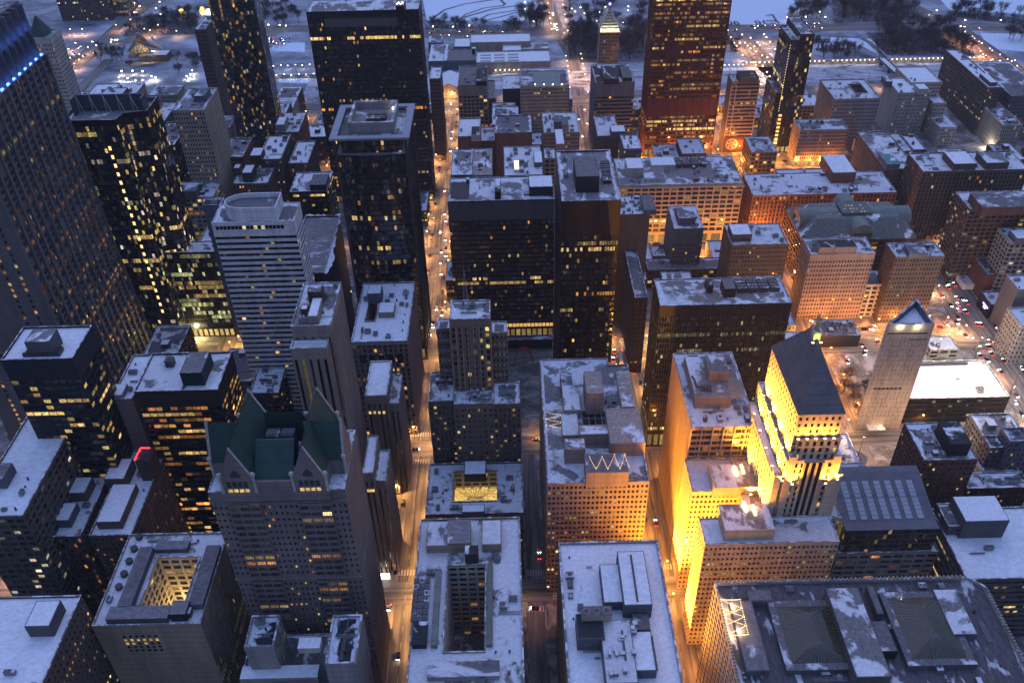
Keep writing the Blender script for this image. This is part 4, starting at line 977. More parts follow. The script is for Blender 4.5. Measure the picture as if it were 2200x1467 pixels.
# ---- black federal slab pair and plaza
def mies(name, lab, H, FL, FR, BK, lit, cap, y1=None, nwin=0, seed=3, ph=(), roof='mid', n=3, louv=True, lobby=9, rows=None):
    rt = bld(name, lab, H, FL, FR, BK, 'black', 'black', lit, roof, cat='building', cap=cap, lobby=lobby, y1=y1, nwin=0, ph=ph, n=n, seed=seed, lobby_glow=.35)
    x0, x1, y0, yb, _ = rt['_r']
    m = MB()
    for k in range(int((x1-x0)/1.55)+1): u = x0+k*1.55; m.quads([[(u-.09, y0-.3, lobby), (u+.09, y0-.3, lobby), (u+.09, y0-.3, H), (u-.09, y0-.3, H)], [(u-.09, y0, lobby), (u-.09, y0-.3, lobby), (u-.09, y0-.3, H), (u-.09, y0, H)], [(u+.09, y0-.3, lobby), (u+.09, y0, lobby), (u+.09, y0, H), (u+.09, y0-.3, H)]])
    m.build('mullion', [WM('black') if not louv else wallmat('mullion_steel', (.085, .085, .095), .4, .1)], rt)
    return rt
KL = mies('office_tower', 'tall black steel slab with a grey penthouse beside the plaza', 171, (1207, 432), (1334.8, 430), (1195.8, 324), (.10, 'OY'), 22, nwin=0, seed=31, roof='light', n=2, louv=False,
          ph=[((1238, 381), (1288, 378), (1233, 338), 9, 'navy', 'bare')])
for k in range(5): c = U(1300+k*1, 352+k*9, 171); fan_unit(KL, c[0], c[1], 169.8, 5, 4, 2.5, 2, M_UNITD)
DK = mies('office_tower', 'broad black steel slab with pale ribbed top floors and long snowy roof', 117, (961.6, 432), (1192, 428.5), (967.4, 382), (.13, 'YYO'), 16, seed=57, roof='mid', n=2, ph=[((1137, 402), (1188, 401), (1137, 378), 6, 'navy', 'full'), ((1063, 412), (1076, 412), (1064, 384), 5, 'black', 'dark')])
m = MB(); r = DK['_r']; p, q, s = U(968, 424, 117), U(1007, 423, 117), U(972, 390, 117); m.box(p[0], q[0], p[1], s[1], 115.85, 116.3, 0); m.build('roof_hatch', [WM('navy')], DK)
m = MB(); m.quads([[(r[0], r[2]-.06, 101.5), (r[1], r[2]-.06, 101.5), (r[1], r[2]-.06, 116), (r[0], r[2]-.06, 116)]]); m.build('louvre_panel', [wallmat('louvre_grey', (.085, .09, .10), .5, .1)], DK)
# bright lobby storey of the slab
m = MB(); nb = 26
for k in range(nb):
    u0 = r[0]+(r[1]-r[0])*k/nb+.25; u1 = r[0]+(r[1]-r[0])*(k+1)/nb-.25
    m.quads([[(u0, r[2]-.35, 9.5), (u1, r[2]-.35, 9.5), (u1, r[2]-.35, 12.5), (u0, r[2]-.35, 12.5)]], 0, [(1.0, .55, .16)])
m.build('clerestory_window', [GL['dark']], DK)
bld('post_office', 'single storey dark pavilion with an orange lit front on the plaza', 9, (1080, 722), (1186, 719), (1085, 697), 'bronze', 'black', (.92, 'O'), 'light', cap=1.0, n=2, y1=UY(1085, 697, 516)[0] and 517)
def flamingo():
    x, y = U(1122, 783); red = plainmat('vermilion_steel', (.55, .05, .02), .5)
    m = MB()
    def arc(P):
        for a, b in zip(P[:-1], P[1:]): m.tube(a, b, .45, .4, 6)
    def curve(a, c, b, n=9): return [tuple((1-t)**2*np.array(a)+2*t*(1-t)*np.array(c)+t*t*np.array(b)) for t in np.linspace(0, 1, n)]
    arc(curve((x-6, y-1, 0), (x-4, y, 17), (x+1, y+1, 15))); arc(curve((x+1, y+1, 15), (x+7, y+2, 15), (x+8, y+1, 0))); arc(curve((x+1, y+1, 15), (x+2, y-5, 12), (x+1, y-6, 0))); arc(curve((x+1, y+1, 15), (x+5, y+4, 12), (x+6, y+6, 4)))
    o = m.build('sculpture', [red]); tag(o, 'red steel arched sculpture standing on the dark plaza', 'sculpture')
flamingo()
MT = mies('office_tower', 'wide black office slab with striped snow on its flat roof', 113, (1419, 657.5), (1702, 650), (1405, 599.5), (.11, 'GYW'), 8, seed=71, roof='mid', n=0, lobby=14,
          ph=[((1520, 614), (1533, 614), (1519, 598), 4, 'black', 'dark'), ((1557, 622), (1582, 620), (1553, 600), 5, 'black', 'bare')])
r = MT['_r']
for k in range(4):
    for j in range(2): fan_unit(MT, r[1]-26+k*6.4, r[2]+15+j*6, 111.9, 5.5, 5, 3.2, 2, M_UNITD)
# ---- thin dark brick slab and neighbours left of the wide black slab
bld('office_building', 'thin dark brown slab squeezed beside the wide black slab', 66, (1364, 640), (1392, 638), (1366, 600), 'dkbrown', 'punch', (.12, 'O'), 'half', y1=560, n=1, glass='old')
bld('shop_building', 'low corner shop with a snowy roof and bright awning by the street', 26, (1339, 655), (1362, 654), (1342, 618), 'brown', 'grid', (.5, 'O'), 'heavy', n=2, glass='old')
bld('club_building', 'plain brown windowless slab behind the tall black slab', ('Y', 545), (1332, 462), (1396, 458), (1334, 420), 'brown', 'blank', (.1, 'Y'), 'heavy', n=6, glass='old', ph=[((1384, 452), (1410, 450), (1381, 418), 3, 'slate', 'half')])
bld('office_building', 'thin grey stone tower with stepped dark crown before the long arcaded block', ('Y', 600), (1449, 492), (1512, 489), (1441, 442), 'slate', 'pair', (.02, 'Y'), 'mid', n=3, glass='old', cap=14, nwin=30, ph=[((1458, 470), (1495, 468), (1452, 446), 5, 'slate', 'half')])
bld('shop_building', 'low flat white snow roof beside the tall black slab', 17, (1332, 601), (1390, 600), (1331, 560), 'tan', 'grid', (.3, 'Y'), 'full', n=4, glass='old', parapet=.8)
bld('theatre', 'long low dark hall with a grey ridge roof', 18, (1392, 580), (1560, 576), (1390, 556), 'brown', 'grid', (.12, 'Y'), 'bare', n=4, glass='old', styles={0: 'grid'})
bld('shop_building', 'little snow covered roof before the thin grey stone tower', 12, (1402, 551), (1441, 549), (1400, 527), 'brown', 'blank', (.1, 'Y'), 'full', n=4)
bld('hotel', 'brown brick block with small lit roof windows before the green roofed library', ('Y', 560), (1570, 520), (1699, 530), (1556, 482), 'brown', 'pair', (.06, 'YO'), 'heavy', n=5, glass='old', nwin=30, ph=[((1574, 505), (1616, 503), (1562, 482), 5, 'brown', 'full')])
# arcaded block on the broad street
DP = bld('department_store', 'long cream block of large windows over a glowing arcade, plant on its snowy roof', 57, (1332, 399), (1598, 392.5), (1320, 341), 'cream', 'big', (.08, 'YO'), 'mid', n=8, glass='old', lobby=11, lobby_glow=.35, nwin=90, cap=2.5,
         ph=[((1348, 362), (1383, 361), (1344, 340), 7, 'pale', 'full'), ((1400, 356), (1452, 354), (1395, 338), 4, 'pale', 'full'), ((1385, 385), (1430, 383), (1382, 360), 3, 'pale', 'mid')])
r = DP['_r']
for k in range(4):
    for j in range(2): fan_unit(DP, r[0]+54+k*7, r[2]+34+j*7, 56, 6, 6, 3.5, 2, M_UNITD)
for k in range(4):
    m = MB(); c = U(1496+k*29, 386-k*.5, 57); m.box(c[0]-2.2, c[0]+2.2, c[1]-2, c[1]+2, 55.8, 56.7, 0, 1); m.build('skylight', [WM('dkgrey'), GL['blue']], DP)
m = MB(); m.box(r[0]-.8, r[1]+.8, r[2]-.9, r[2], 53.8, 55, 0); m.box(r[0]-.4, r[1]+.4, r[2]-.5, r[2], 11, 11.8, 0); m.build('cornice', [WM('cream')], DP)
# long reddish block and the library
GB = bld('department_store', 'long salmon brick block of tall bays behind the green roofed library', 42, (1618, 421), (1927, 412), (1607, 374), 'brick', 'pier', (.08, 'O'), 'heavy', n=14, glass='old', bottom=.15, ph=[((1790, 372), (1840, 370), (1785, 333), 9, 'brick', 'full')])
def library():
    H = 40; lab = 'brick library with a green roof of crossing barrel vaults'
    a = U(1740, 520, H); b = U(2000, 526, H); c = U(1690, 448, H)
    x0, x1, y0, y1 = a[0]-5, b[0]-6, a[1]+2, c[1]
    rt = root('library', lab, 'building', ((x0+x1)/2, (y0+y1)/2, 0)); FOOT.append((lab, x0, x1, y0, y1, H)); f = rfoot(x0, x1, y0, y1)
    walls(rt, f, 0, H, 'redbrick', 'big', (.1, 'O'), 2, 0, glass='old')
    m = MB(); cx_, cy_ = (x0+x1)/2, (y0+y1)/2; z1 = H+12; hx, hy = (x1-x0)*.36, (y1-y0)*.24
    E_ = [(*p, H) for p in f]; I = [(cx_-hx, cy_-hy, z1), (cx_+hx, cy_-hy, z1), (cx_+hx, cy_+hy, z1), (cx_-hx, cy_+hy, z1)]
    m.quads([[E_[i], E_[(i+1) % 4], I[(i+1) % 4], I[i]] for i in range(4)]); m.quads([I]); m.build('roof', [snowmat('library_roof', .30, (.14, .155, .14), scale=.05)], rt)
    def vault(p, q, w, h, z):
        m = MB(); p = np.array(p); q = np.array(q); d = (q-p)/np.linalg.norm(q-p); s = np.array([d[1], -d[0]]); k = 12
        T = [(math.cos(t)*w, math.sin(t)*h) for t in np.linspace(0, math.pi, k+1)]
        for i in range(k):
            (a0, b0), (a1, b1) = T[i], T[i+1]
            m.quads([[(*(p+s*a0), z+b0), (*(q+s*a0), z+b0), (*(q+s*a1), z+b1), (*(p+s*a1), z+b1)]])
        for e in (p, q): m.ngon([(*(e+s*a), z+b) for a, b in T])
        m.quads([[(*(p+s*w), z), (*(p+s*w), z-9), (*(q+s*w), z-9), (*(q+s*w), z)], [(*(q-s*w), z), (*(q-s*w), z-9), (*(p-s*w), z-9), (*(p-s*w), z)]])
        m.build('barrel_vault', [M_COPPER2], rt)
    vault((x0+1, cy_), (cx_-13, cy_), 9, 7.5, H+6); vault((cx_+13, cy_), (x1-1, cy_), 9, 7.5, H+6); vault((cx_, y0-.5), (cx_, cy_-12), 8, 7.5, H+6); vault((cx_, cy_+12), (cx_, y1+.5), 8, 7.5, H+6)
    m = MB(); m.box(cx_-12, cx_+12, cy_-9, cy_+9, z1-1, z1+2.5, 0, 1); m.build('lantern', [WM('slate'), GL['green']], rt)
    w = MB()
    for k in range(7):
        for j in range(3):
            if random.Random(k*5+j).random() < .6: w.quads([[(cx_-9+k*2.4, cy_-8+j*5, z1+2.54), (cx_-8+k*2.4, cy_-8+j*5, z1+2.54), (cx_-8+k*2.4, cy_-6.6+j*5, z1+2.54), (cx_-9+k*2.4, cy_-6.6+j*5, z1+2.54)]], 0, [(.6, .55, .15)])
    w.build('skylight', [GL['dark']], rt)
    for sx, sy in ((x0, y0), (x1, y0), (x1, y1), (x0, y1)):
        m = MB(); m.tube((sx, sy, H-1), (sx, sy, H+5), 1.6, .2, 6); m.ball((sx, sy, H+3), 1.9, 7, 5); m.build('acroterion', [M_COPPER], rt)
library()
bld('apartment_building', 'tan brick apartment tower with rows of mixed curtained windows before the library', 59, (1742, 547), (1881, 543), (1728, 512), 'pink', 'pair', (.10, 'OOCW'), 'mid', n=7, glass='old', cap=5, nwin=60, power=.5, ph=[((1762, 533), (1842, 530), (1757, 515), 5, 'pink', 'dark')])
bld('office_building', 'narrow yellow brick infill with large windows between two brick blocks', 30, (1862, 612), (1903, 610), (1858, 592), 'cream', 'grid', (.3, 'O'), 'bare', n=1, glass='old', bottom=.4, y1=566)
bld('apartment_building', 'dark brown brick tower with thin rows of pale windows before the avenue', 60, (1925, 553), (2030, 549), (1905, 522), 'brown', 'pair', (.13, 'WWO'), 'heavy', n=5, glass='old', nwin=50, power=.5, ph=[((1955, 545), (1995, 543), (1950, 526), 3, 'slate', 'half')])
bld('restaurant', 'low black box with rooftop plant on the orange lit street', 11, (1762, 722), (1850, 719), (1749, 687), 'navy', 'blank', (.1, 'Y'), 'light', n=8, parapet=.8)
bld('parking_garage', 'small flat roof glowing yellow beside the wide black slab', 16, (1686, 768), (1745, 764), (1690, 712), 'concrete', 'band', (.6, 'G'), 'full', n=3, parapet=.7)
# ---- right hand edge beyond the avenue
def rt_b(lab, H, a, b, c, wall, style, lit, roof, **k): return bld(k.pop('name', 'office_building'), lab, H, a, b, c, wall, style, lit, roof, glass=k.pop('glass', 'old'), **k)
rt_b('huge brown masonry block with bay piers at the right edge', 66, (1982, 366), (2215, 366), (1975, 328), 'brown', 'pier', (.04, 'OW'), 'heavy', n=8, ph=[((2050, 352), (2100, 352), (2046, 326), 5, 'brown', 'full'), ((2120, 350), (2170, 350), (2114, 327), 5, 'brown', 'mid')])
rt_b('brown brick office block with lit corner windows beside the avenue', 66, (2083, 448), (2240, 448), (2058, 412), 'brown', 'grid', (.05, 'YW'), 'mid', n=6, ph=[((2110, 445), (2215, 445), (2090, 415), 6, 'redbrick', 'half')])
rt_b('grey concrete grid block at the right edge beside the avenue', 52, (2170, 520), (2260, 520), (2148, 490), 'grey', 'grid', (.03, 'W'), 'heavy', n=4, ph=[((2185, 512), (2240, 512), (2172, 494), 4, 'slate', 'full')])
rt_b('low brown shed with slanting snow roof beside the grey grid block', 22, (2122, 590), (2160, 588), (2093, 550), 'redbrick', 'blank', (.1, 'Y'), 'half', n=3)
rt_b('plain grey end walled block with a snow roof at the right edge', 40, (2188, 622), (2260, 620), (2160, 590), 'slate', 'blank', (.1, 'Y'), 'full', n=2)
NEON = rt_b('black corner bar with blue and violet neon signs and a snow roof', 13, (2130, 655), (2172, 653), (2112, 625), 'black', 'blank', (.1, 'Y'), 'full', n=1, name='bar')
r = NEON['_r']
for k, (c, e) in enumerate((((.35, .3, 1.), 5), ((1, .9, 1.), 7), ((.8, .15, 1.), 5), ((.3, .3, 1.), 5))):
    m = MB()
    if k < 2: m.box(r[0]-.5, r[0]-.2, r[2]+2+k*3, r[2]+10-k*2, 7.5-k*2, 8.6-k*2)
    else: m.box(r[0]+3+(k-2)*7, r[0]+9+(k-2)*6, r[2]-.5, r[2]-.2, 5+(k-2)*1.5, 6.2+(k-2)*1.5)
    m.build('neon_sign', [plainmat('neon_%d' % k, c, .4, 0, c, e, 'NONE')], NEON)
rt_b('pale grey block with small lit windows at the right edge by the traffic', 34, (2195, 700), (2260, 700), (2178, 660), 'grey', 'punch', (.10, 'WY'), 'full', n=2)
PET = rt_b('small petrol canopy style roof lit white beside the avenue', 5, (2072, 612), (2112, 610), (2048, 576), 'white', 'blank', (.1, 'Y'), 'heavy', n=1, name='canopy', parapet=.4)
m = MB(); r = PET['_r']; m.quads([[(r[0], r[3]+.2, .8), (r[1], r[3]+.2, .8), (r[1], r[3]+.2, 4), (r[0], r[3]+.2, 4)]])
Lm = bpy.data.lights.new('canopy_lamp', 'POINT'); Lm.energy = 2500; Lm.color = (1, .95, .8); Lm.shadow_soft_size = .5; o = bpy.data.objects.new('canopy_lamp', Lm); COL.objects.link(o); o.parent = PET; o.location = (0, (r[3]-r[2])/2+3, 7)

# ================================================================== LEFT HALF, middle rows
# ---- tower with overhanging roof frame
def frame_tower():
    H = 177; lab = 'dark glass tower under a broad overhanging roof frame, lit floors at mid height'
    a, b, c = U(702, 301, H), U(867, 298, H), U(730, 226, H); d = U(894, 231, H)
    x0, x1, y0, y1 = a[0]+1, b[0], a[1]+1, c[1]
    x1 = (x1+d[0])/2+1
    rt = root('office_tower', lab, 'building', ((x0+x1)/2, (y0+y1)/2, 0)); FOOT.append((lab, x0, x1, y0, y1, H))
    ins = 3
    bx0, bx1, by0, by1 = x0+ins, x1-ins, y0+ins, y1-ins
    seg = 8; bow = [(bx0+(bx1-bx0)*k/seg, by0-2.2*math.sin(math.pi*k/seg)) for k in range(seg+1)]
    f = bow+[(bx1, by1), (bx0, by1)]
    walls(rt, f, 0, H-12, 'black', 'wide', (.13, 'YYO'), 1, 12, glass='blue', lobby_glow=.3, power=.7, styles={e: 'glass' for e in range(seg)})
    f2 = rfoot(bx0+3, bx1-3, by0+2, by1-3); walls(rt, f2, H-14, H-3, 'black', 'glass', (.2, 'YO'), 1, 0, glass='blue', wallname='crown_wall')
    m = MB(); m.ngon([(*p, H-12.01) for p in f]); m.build('terrace', [SNOW['light']], rt)
    inn = 4.5; o_ = rfoot(x0, x1, y0, y1); i_ = offset(o_, inn); m = MB()
    for zz, s in ((H, 1), (H-1.4, -1)):
        q = [[(*o_[i], zz), (*o_[(i+1) % 4], zz), (*i_[(i+1) % 4], zz), (*i_[i], zz)] for i in range(4)]; m.quads(q if s > 0 else [t[::-1] for t in q])
    m.quads([[(*o_[i], H-1.4), (*o_[(i+1) % 4], H-1.4), (*o_[(i+1) % 4], H), (*o_[i], H)] for i in range(4)]); m.quads([[(*i_[(i+1) % 4], H-1.4), (*i_[i], H-1.4), (*i_[i], H), (*i_[(i+1) % 4], H)] for i in range(4)])
    m.build('roof_frame', [wallmat('frame_paint', (.21, .24, .29), .5, .1)], rt)
    m = MB(); m.ngon([(*p, H-2.6) for p in offset(o_, 4.4)]); m.build('roof', [SNOW['half']], rt)
    cx_, cy_ = (x0+x1)/2, (y0+y1)/2+3; w, h = (x1-x0)*.29, (y1-y0)*.33; t = 1.6; pf = rfoot(cx_-w, cx_+w, cy_-h, cy_+h); pi = offset(pf, t); z1 = H+5; m = MB()
    m.quads([[(*pf[i], H-2.7), (*pf[(i+1) % 4], H-2.7), (*pf[(i+1) % 4], z1), (*pf[i], z1)] for i in range(4)]); m.quads([[(*pf[i], z1), (*pf[(i+1) % 4], z1), (*pi[(i+1) % 4], z1), (*pi[i], z1)] for i in range(4)], 1)
    m.quads([[(*pi[(i+1) % 4], H), (*pi[i], H), (*pi[i], z1), (*pi[(i+1) % 4], z1)] for i in range(4)]); m.ngon([(*p, H) for p in pi], 2); m.build('penthouse', [WM('grey'), M_CAP, SNOW['light']], rt)
    for k in range(2): fan_unit(rt, cx_+2, cy_-4+k*5, H, 12, 4, 3, 3, M_UNITD)
    for dx, dy in ((-w+2.5, -h+3), (-w+7, -h+3), (w-3, h-5)):
        m = MB(); m.tube((cx_+dx, cy_+dy, H), (cx_+dx, cy_+dy, H+1.4), .1, .1, 4); m.ball((cx_+dx, cy_+dy, H+1.7), .45, 7, 5); m.build('roof_lamp', [plainmat('roof_lens', (.8, .75, .6), .4, 0, (1., .8, .6), 40, 'NONE')], rt)
    for px_, py_ in ((bx0-.3, by0-.2), (bx1+.3, by0-.2), (bx1+.3, by1), (bx0-.3, by1)):
        m = MB(); m.tube((px_, py_, 0), (px_, py_, H-1.4), .9, .9, 8); m.build('column', [WM('dkbrown')], rt)
frame_tower()
# ---- white banded tower with curved penthouse
ST = bld('office_tower', 'white banded tower with dark ribbon windows and a curved drum on its roof', 151, (454, 477), (630, 476), (471, 438), 'white', 'band', (.05, 'OY'), 'half', cap=9, n=0, glass='dark', nwin=0, seed=17)
r = ST['_r']; H = 151
m = MB(); g = MB()
for k in range(18):
    u0 = r[0]+2+(r[1]-r[0]-8)*k/18; m.quads([[(u0, r[2]-.06, H-5), (u0+1.9, r[2]-.06, H-5), (u0+1.9, r[2]-.06, H-2.6), (u0, r[2]-.06, H-2.6)]], 0, [(.9, .7, .4) if k in (7, 10, 12) else (0, 0, 0)])
m.build('window', [GL['dark']], ST)
def pill(rt, x0, x1, y0, y1, z0, z1, wall, roof, name='penthouse', left=True):
    ry = (y1-y0)/2; P = [(x1, y0), (x1, y1)]+[(x0+ry-ry*1.5*math.sin(t)*.9, (y0+y1)/2+ry*math.cos(t)) for t in np.linspace(0, math.pi, 15)]
    P = P if True else P
    m = MB(); n = len(P); pi = offset(P, .6)
    m.quads([[(*P[i], z0), (*P[(i+1) % n], z0), (*P[(i+1) % n], z1), (*P[i], z1)] for i in range(n)]); m.quads([[(*P[i], z1), (*P[(i+1) % n], z1), (*pi[(i+1) % n], z1), (*pi[i], z1)] for i in range(n)])
    m.quads([[(*pi[(i+1) % n], z1-3), (*pi[i], z1-3), (*pi[i], z1), (*pi[(i+1) % n], z1)] for i in range(n)]); m.ngon([(*p, z1-3) for p in pi], 1)
    m.build(name, [WM(wall), SNOW[roof]], rt)
a, b, c = U(500, 453, H+7), U(592, 449, H+7), U(480, 402, H+7)
pill(ST, a[0]-4, b[0], a[1]+1, r[3]-2, H-1, H+8, 'white', 'half')
bld('office_tower', 'dark windowless core tower behind the white banded tower', 118, (434, 441), (475, 440), (440, 425), 'slate', 'blank', (.1, 'Y'), 'dark', n=1)
# ---- dark stepped tower right of it
DS = bld('office_tower', 'dark octagonal stepped tower between the banded and the framed towers', 112, (622, 412), (702, 411), (643, 370), 'black', 'band', (.06, 'Y'), 'heavy', n=2, glass='dark', ph=[((665, 398), (700, 397), (674, 375), 4, 'navy', 'half')])
bld('office_tower', 'dark lower shoulder with ribbon windows in front of the octagonal stepped tower', 100, (657, 465), (728, 463), (662, 432), 'black', 'band', (.10, 'OY'), 'light', n=1, glass='dark', y1=475)
# ---- low black slab with bright yellow floors, beige lit store
IS = bld('office_building', 'black framed low slab with whole floors lit yellow and a ribbed snowy roof', 76, (352, 541), (470, 543), (363, 519), 'black', 'glass', (.34, 'GGY'), 'heavy', n=3, glass='green', lobby=9, lobby_glow=1.1, cap=1.5, seed=303, bottom=.25, power=1.1)
bld('department_store', 'beige store with nearly every window lit warm, snow on its roof', 67, (358, 426), (458, 422), (355, 392), 'beige', 'grid', (.6, 'YO'), 'heavy', n=7, glass='old', bottom=.5, power=.8, ph=[((392, 412), (420, 411), (398, 393), 6, 'brown', 'half')])
# ---- corner tower group of the pale slotted office block
def field():
    lab = 'pale stone slotted office tower with lower twin corner towers toward the street'
    rt = root('office_tower', lab, 'building', (-90, 355, 0)); H = 160
    a, b, c = U(618, 720, H), U(701, 718, H), U(645, 607, H); x0, x1, y0, y1 = a[0], b[0]+1, a[1], c[1]
    FOOT.append((lab, x0, x1, y0, y1, H)); W2 = 'granite'
    pw = wallmat('wall_field', (.235, .20, .18)); _WALL['wall_fieldtower'] = pw; WALLS['fieldtower'] = (.235, .20, .18)
    W2 = 'fieldtower'
    STY['slot'] = (3.6, 60, .42, .93, .8, .03)
    walls(rt, rfoot(x0, x1, y0+7, y1), 0, H, W2, 'fin', (.02, 'Y'), 5, 0, glass='old', styles={0: 'slot'}); roofdeck(rt, rfoot(x0, x1, y0+7, y1), H, 1.2, 'mid', W2)
    h2 = 152; walls(rt, rfoot(x0-.5, x1-2, y0, y0+7.2), 0, h2, W2, 'fin', (.04, 'Y'), 4, 0, glass='old', styles={0: 'slot'}); roofdeck(rt, rfoot(x0-.5, x1-2, y0, y0+7.2), h2, 1., 'heavy', W2)
    for p in (((660, 680), (682, 679), (668, 640), 4, W2, 'full'), ((660, 628), (690, 627), (664, 612), 7, 'dkbrown', 'half'), ((645, 665), (660, 664), (650, 655), 3, 'redbrick', 'full')): penth(rt, H, *p)
    clutter(rt, (x0, x1, y0+7, y1), H-1.2, 7, 9)
    STY['slotw'] = (3.4, 78, .4, .95, .9, .02)
    for fl, fr, bk, hh, dep in (((783, 850), (832, 843), (790, 775), 82, 0), ((778, 1016), (801, 1014), (769, 935), 84, 0)):
        a, b, c = U(*fl, hh), U(*fr, hh), U(*bk, hh); f = rfoot(a[0], b[0], a[1], c[1])
        walls(rt, f, 0, hh, W2, 'fin', (.03, 'Y'), 4, 0, glass='old', styles={0: 'slotw'}, wallname='tower_wall'); roofdeck(rt, f, hh, .8, 'full', W2)
        g = rfoot(b[0], b[0]+5.5, a[1]+3, c[1]-2); walls(rt, g, 0, hh-9, W2, 'fin', (.02, 'Y'), 4, 0, glass='old', styles={0: 'slotw'}, wallname='tower_wall'); roofdeck(rt, g, hh-9, .8, 'heavy', W2)
        FOOT.append(('field corner', f[0][0], g[1][0], f[0][1], f[2][1], hh))
        for k in range(4):
            w = MB(); u = f[0][0]+1+k*(f[1][0]-f[0][0]-2)/4; w.quads([[(u, f[0][1]-.08, hh-14), (u+1.4, f[0][1]-.08, hh-14), (u+1.4, f[0][1]-.08, hh-12), (u, f[0][1]-.08, hh-12)]], 0, [(.9, .62, .2)]); w.build('window', [GL['old']], rt)
    f = rfoot(-112, -76, 318, 398); walls(rt, f, 0, 26, W2, 'pier', (.1, 'Y'), 2, 8, glass='old', wallname='podium_wall'); roofdeck(rt, f, 26, 1, 'heavy', W2)
    m = MB(); m.box(-77, -71.3, 309.5, 311.2, 3, 6, 0, 0, True); m.build('lit_sign', [plainmat('white_panel', (.9, .9, .85), .5, 0, (1., .92, .8), 5, 'NONE')], rt)
field()
# ---- block with arches and a light court behind it
H = 79
a, b, c = U(757, 735, H), U(866, 738, H), U(742, 608, H); d = U(898, 606, H)
h0 = U(784, 688, H); h1 = U(805, 688, H); h2 = U(778, 634, H)
ED = ring_building('office_building', 'stone block with round arched top windows and a tan light court', H, (a[0]-1, d[0]-2, a[1], c[1]), (h0[0], h1[0], h0[1], h2[1]), 'granite', 'pier', (.08, 'YO'), roof='full', inner='beige', istyle='pair', ilit=(.08, 'Y'), n=8, nwin=24,
    ph=[((788, 632), (818, 630), (785, 612), 7, 'slate', 'heavy'), ((812, 672), (846, 671), (806, 650), 3, 'tan', 'full')])
r = (a[0]-1, d[0]-2, a[1], c[1])
for k in range(5):
    w = MB(); u = r[0]+3+(r[1]-r[0]-6)*(k+.5)/5; R = 1.9; zz_ = H-12
    w.ngon([(u-R, r[2]-.12, zz_-5), (u+R, r[2]-.12, zz_-5)]+[(u+R*math.cos(t), r[2]-.12, zz_+R*math.sin(t)) for t in np.linspace(0, math.pi, 9)]); w.build('arched_window', [GL['dark']], ED)
m = MB(); m.box(r[0]-1, r[1]+1, r[2]-1.1, r[2], H-2.2, H-1, 0); m.box(r[0]-.5, r[1]+.5, r[2]-.7, r[2], H-21, H-20.2, 0); m.build('cornice', [WM('granite')], ED)
# ---- far left: dark stepped tower, yellow floored tower, masonry blocks
L1 = bld('office_tower', 'dark glass office tower with a white rimmed snow roof before the giant grid tower', 161, (0, 773), (155, 770), (33, 702), 'navy', 'wide', (.16, 'YY'), 'full', cap=12, n=0, glass='dark', nwin=0, seed=91, ph=[((52, 735), (105, 735), (65, 708), 7, 'dkgrey', 'light')], bottom=.12, styles={1: 'wide'})
r = L1['_r']; m = MB(); m.box(r[0]+9, r[1]-7, r[2]+3, r[2]+8, 159.5, 162, 0, 1)
m.build('cooling_unit', [M_UNITD, SNOW['dark']], L1)
L2 = bld('office_tower', 'dark ribbon windowed tower with yellow lit floors and a round cornered snow roof', 130, (287, 840), (467, 838), (328, 758), 'bronze', 'wide', (.42, 'YYO'), 'heavy', cap=10, n=0, glass='dark', nwin=70, seed=133, power=1.15, ph=[((385, 803), (433, 800), (395, 756), 7, 'navy', 'mid')])
r = L2['_r']; fan_unit(L2, r[0]+12, r[3]-9, 129, 4, 4, 4, 1, M_UNITD); m = MB(); m.box(r[0]+23, r[0]+24, r[2]+2, r[2]+14, 128.8, 129.9); m.build('duct', [M_UNITD], L2)
bld('office_building', 'pale narrow slab with a snowy top left of the yellow floored tower', 118, (236, 858), (284, 856), (252, 800), 'granite', 'blank', (.05, 'Y'), 'full', n=2, y1=372, ph=[((232, 800+50), (262, 848), (240, 825), 2, 'grey', 'full')])
bld('office_building', 'dark grey brown masonry block of square windows at the left edge', 112, (-75, 1110), (48, 1108), (5, 962), 'umberdark', 'grid', (.02, 'CW'), 'full', n=4, glass='old', ph=[((-40, 1030), (5, 1030), (-20, 995), 5, 'slate', 'mid')], y1=345)
LA = bld('office_building', 'brown masonry block in two long wings with terraces and warm bulbs on snow', 84, (77, 1152), (172, 1152), (158, 975), 'brown', 'pier', (.04, 'O'), 'heavy', n=4, glass='old', nwin=20, bottom=.1,
         ph=[((107, 1118), (147, 1118), (122, 1080), 4, 'dkgrey', 'full'), ((145, 1060), (182, 1058), (155, 1025), 5, 'brown', 'full')])
LB = bld('office_building', 'brown masonry block with stacked snow terraces and a red outlined roof sign', 84, (190, 1150), (282, 1148), (272, 965), 'brown', 'pair', (.05, 'O'), 'full', n=3, glass='old', bottom=.12,
         ph=[((205, 1122), (258, 1120), (232, 1040), 4, 'brown', 'full'), ((222, 1030), (266, 1028), (248, 985), 6, 'brown', 'full')])
p = [U(x, y, 98) for x, y in ((289, 988), (322, 984), (322, 962), (302, 962))]
m = MB()
for q in ((0, 3), (3, 2)): m.tube((*p[q[0]], 98), (*p[q[1]], 98), .28, .28, 6)
m.build('neon_tube', [plainmat('red_neon', (.8, .05, .05), .4, 0, (1., .03, .03), 6, 'NONE')], LB)
m = MB(); m.box(p[0][0], p[1][0], p[0][1], p[3][1], 83, 97.5, 0, 1); m.build('sign_base', [WM('dkbrown'), SNOW['dark']], LB)
for k, (px_, py_) in enumerate(((87, 1110), (86, 1121), (88, 1130), (86, 1142), (118, 1083), (130, 1083))):
    c = U(px_, py_, 86); m = MB(); m.tube((*c, 83), (*c, 85.5), .08, .08, 4); m.ball((*c, 86), .42, 7, 5); m.build('terrace_lamp', [plainmat('terrace_lens', (.8, .6, .3), .4, 0, (1., .62, .28), 30, 'NONE')], LA)
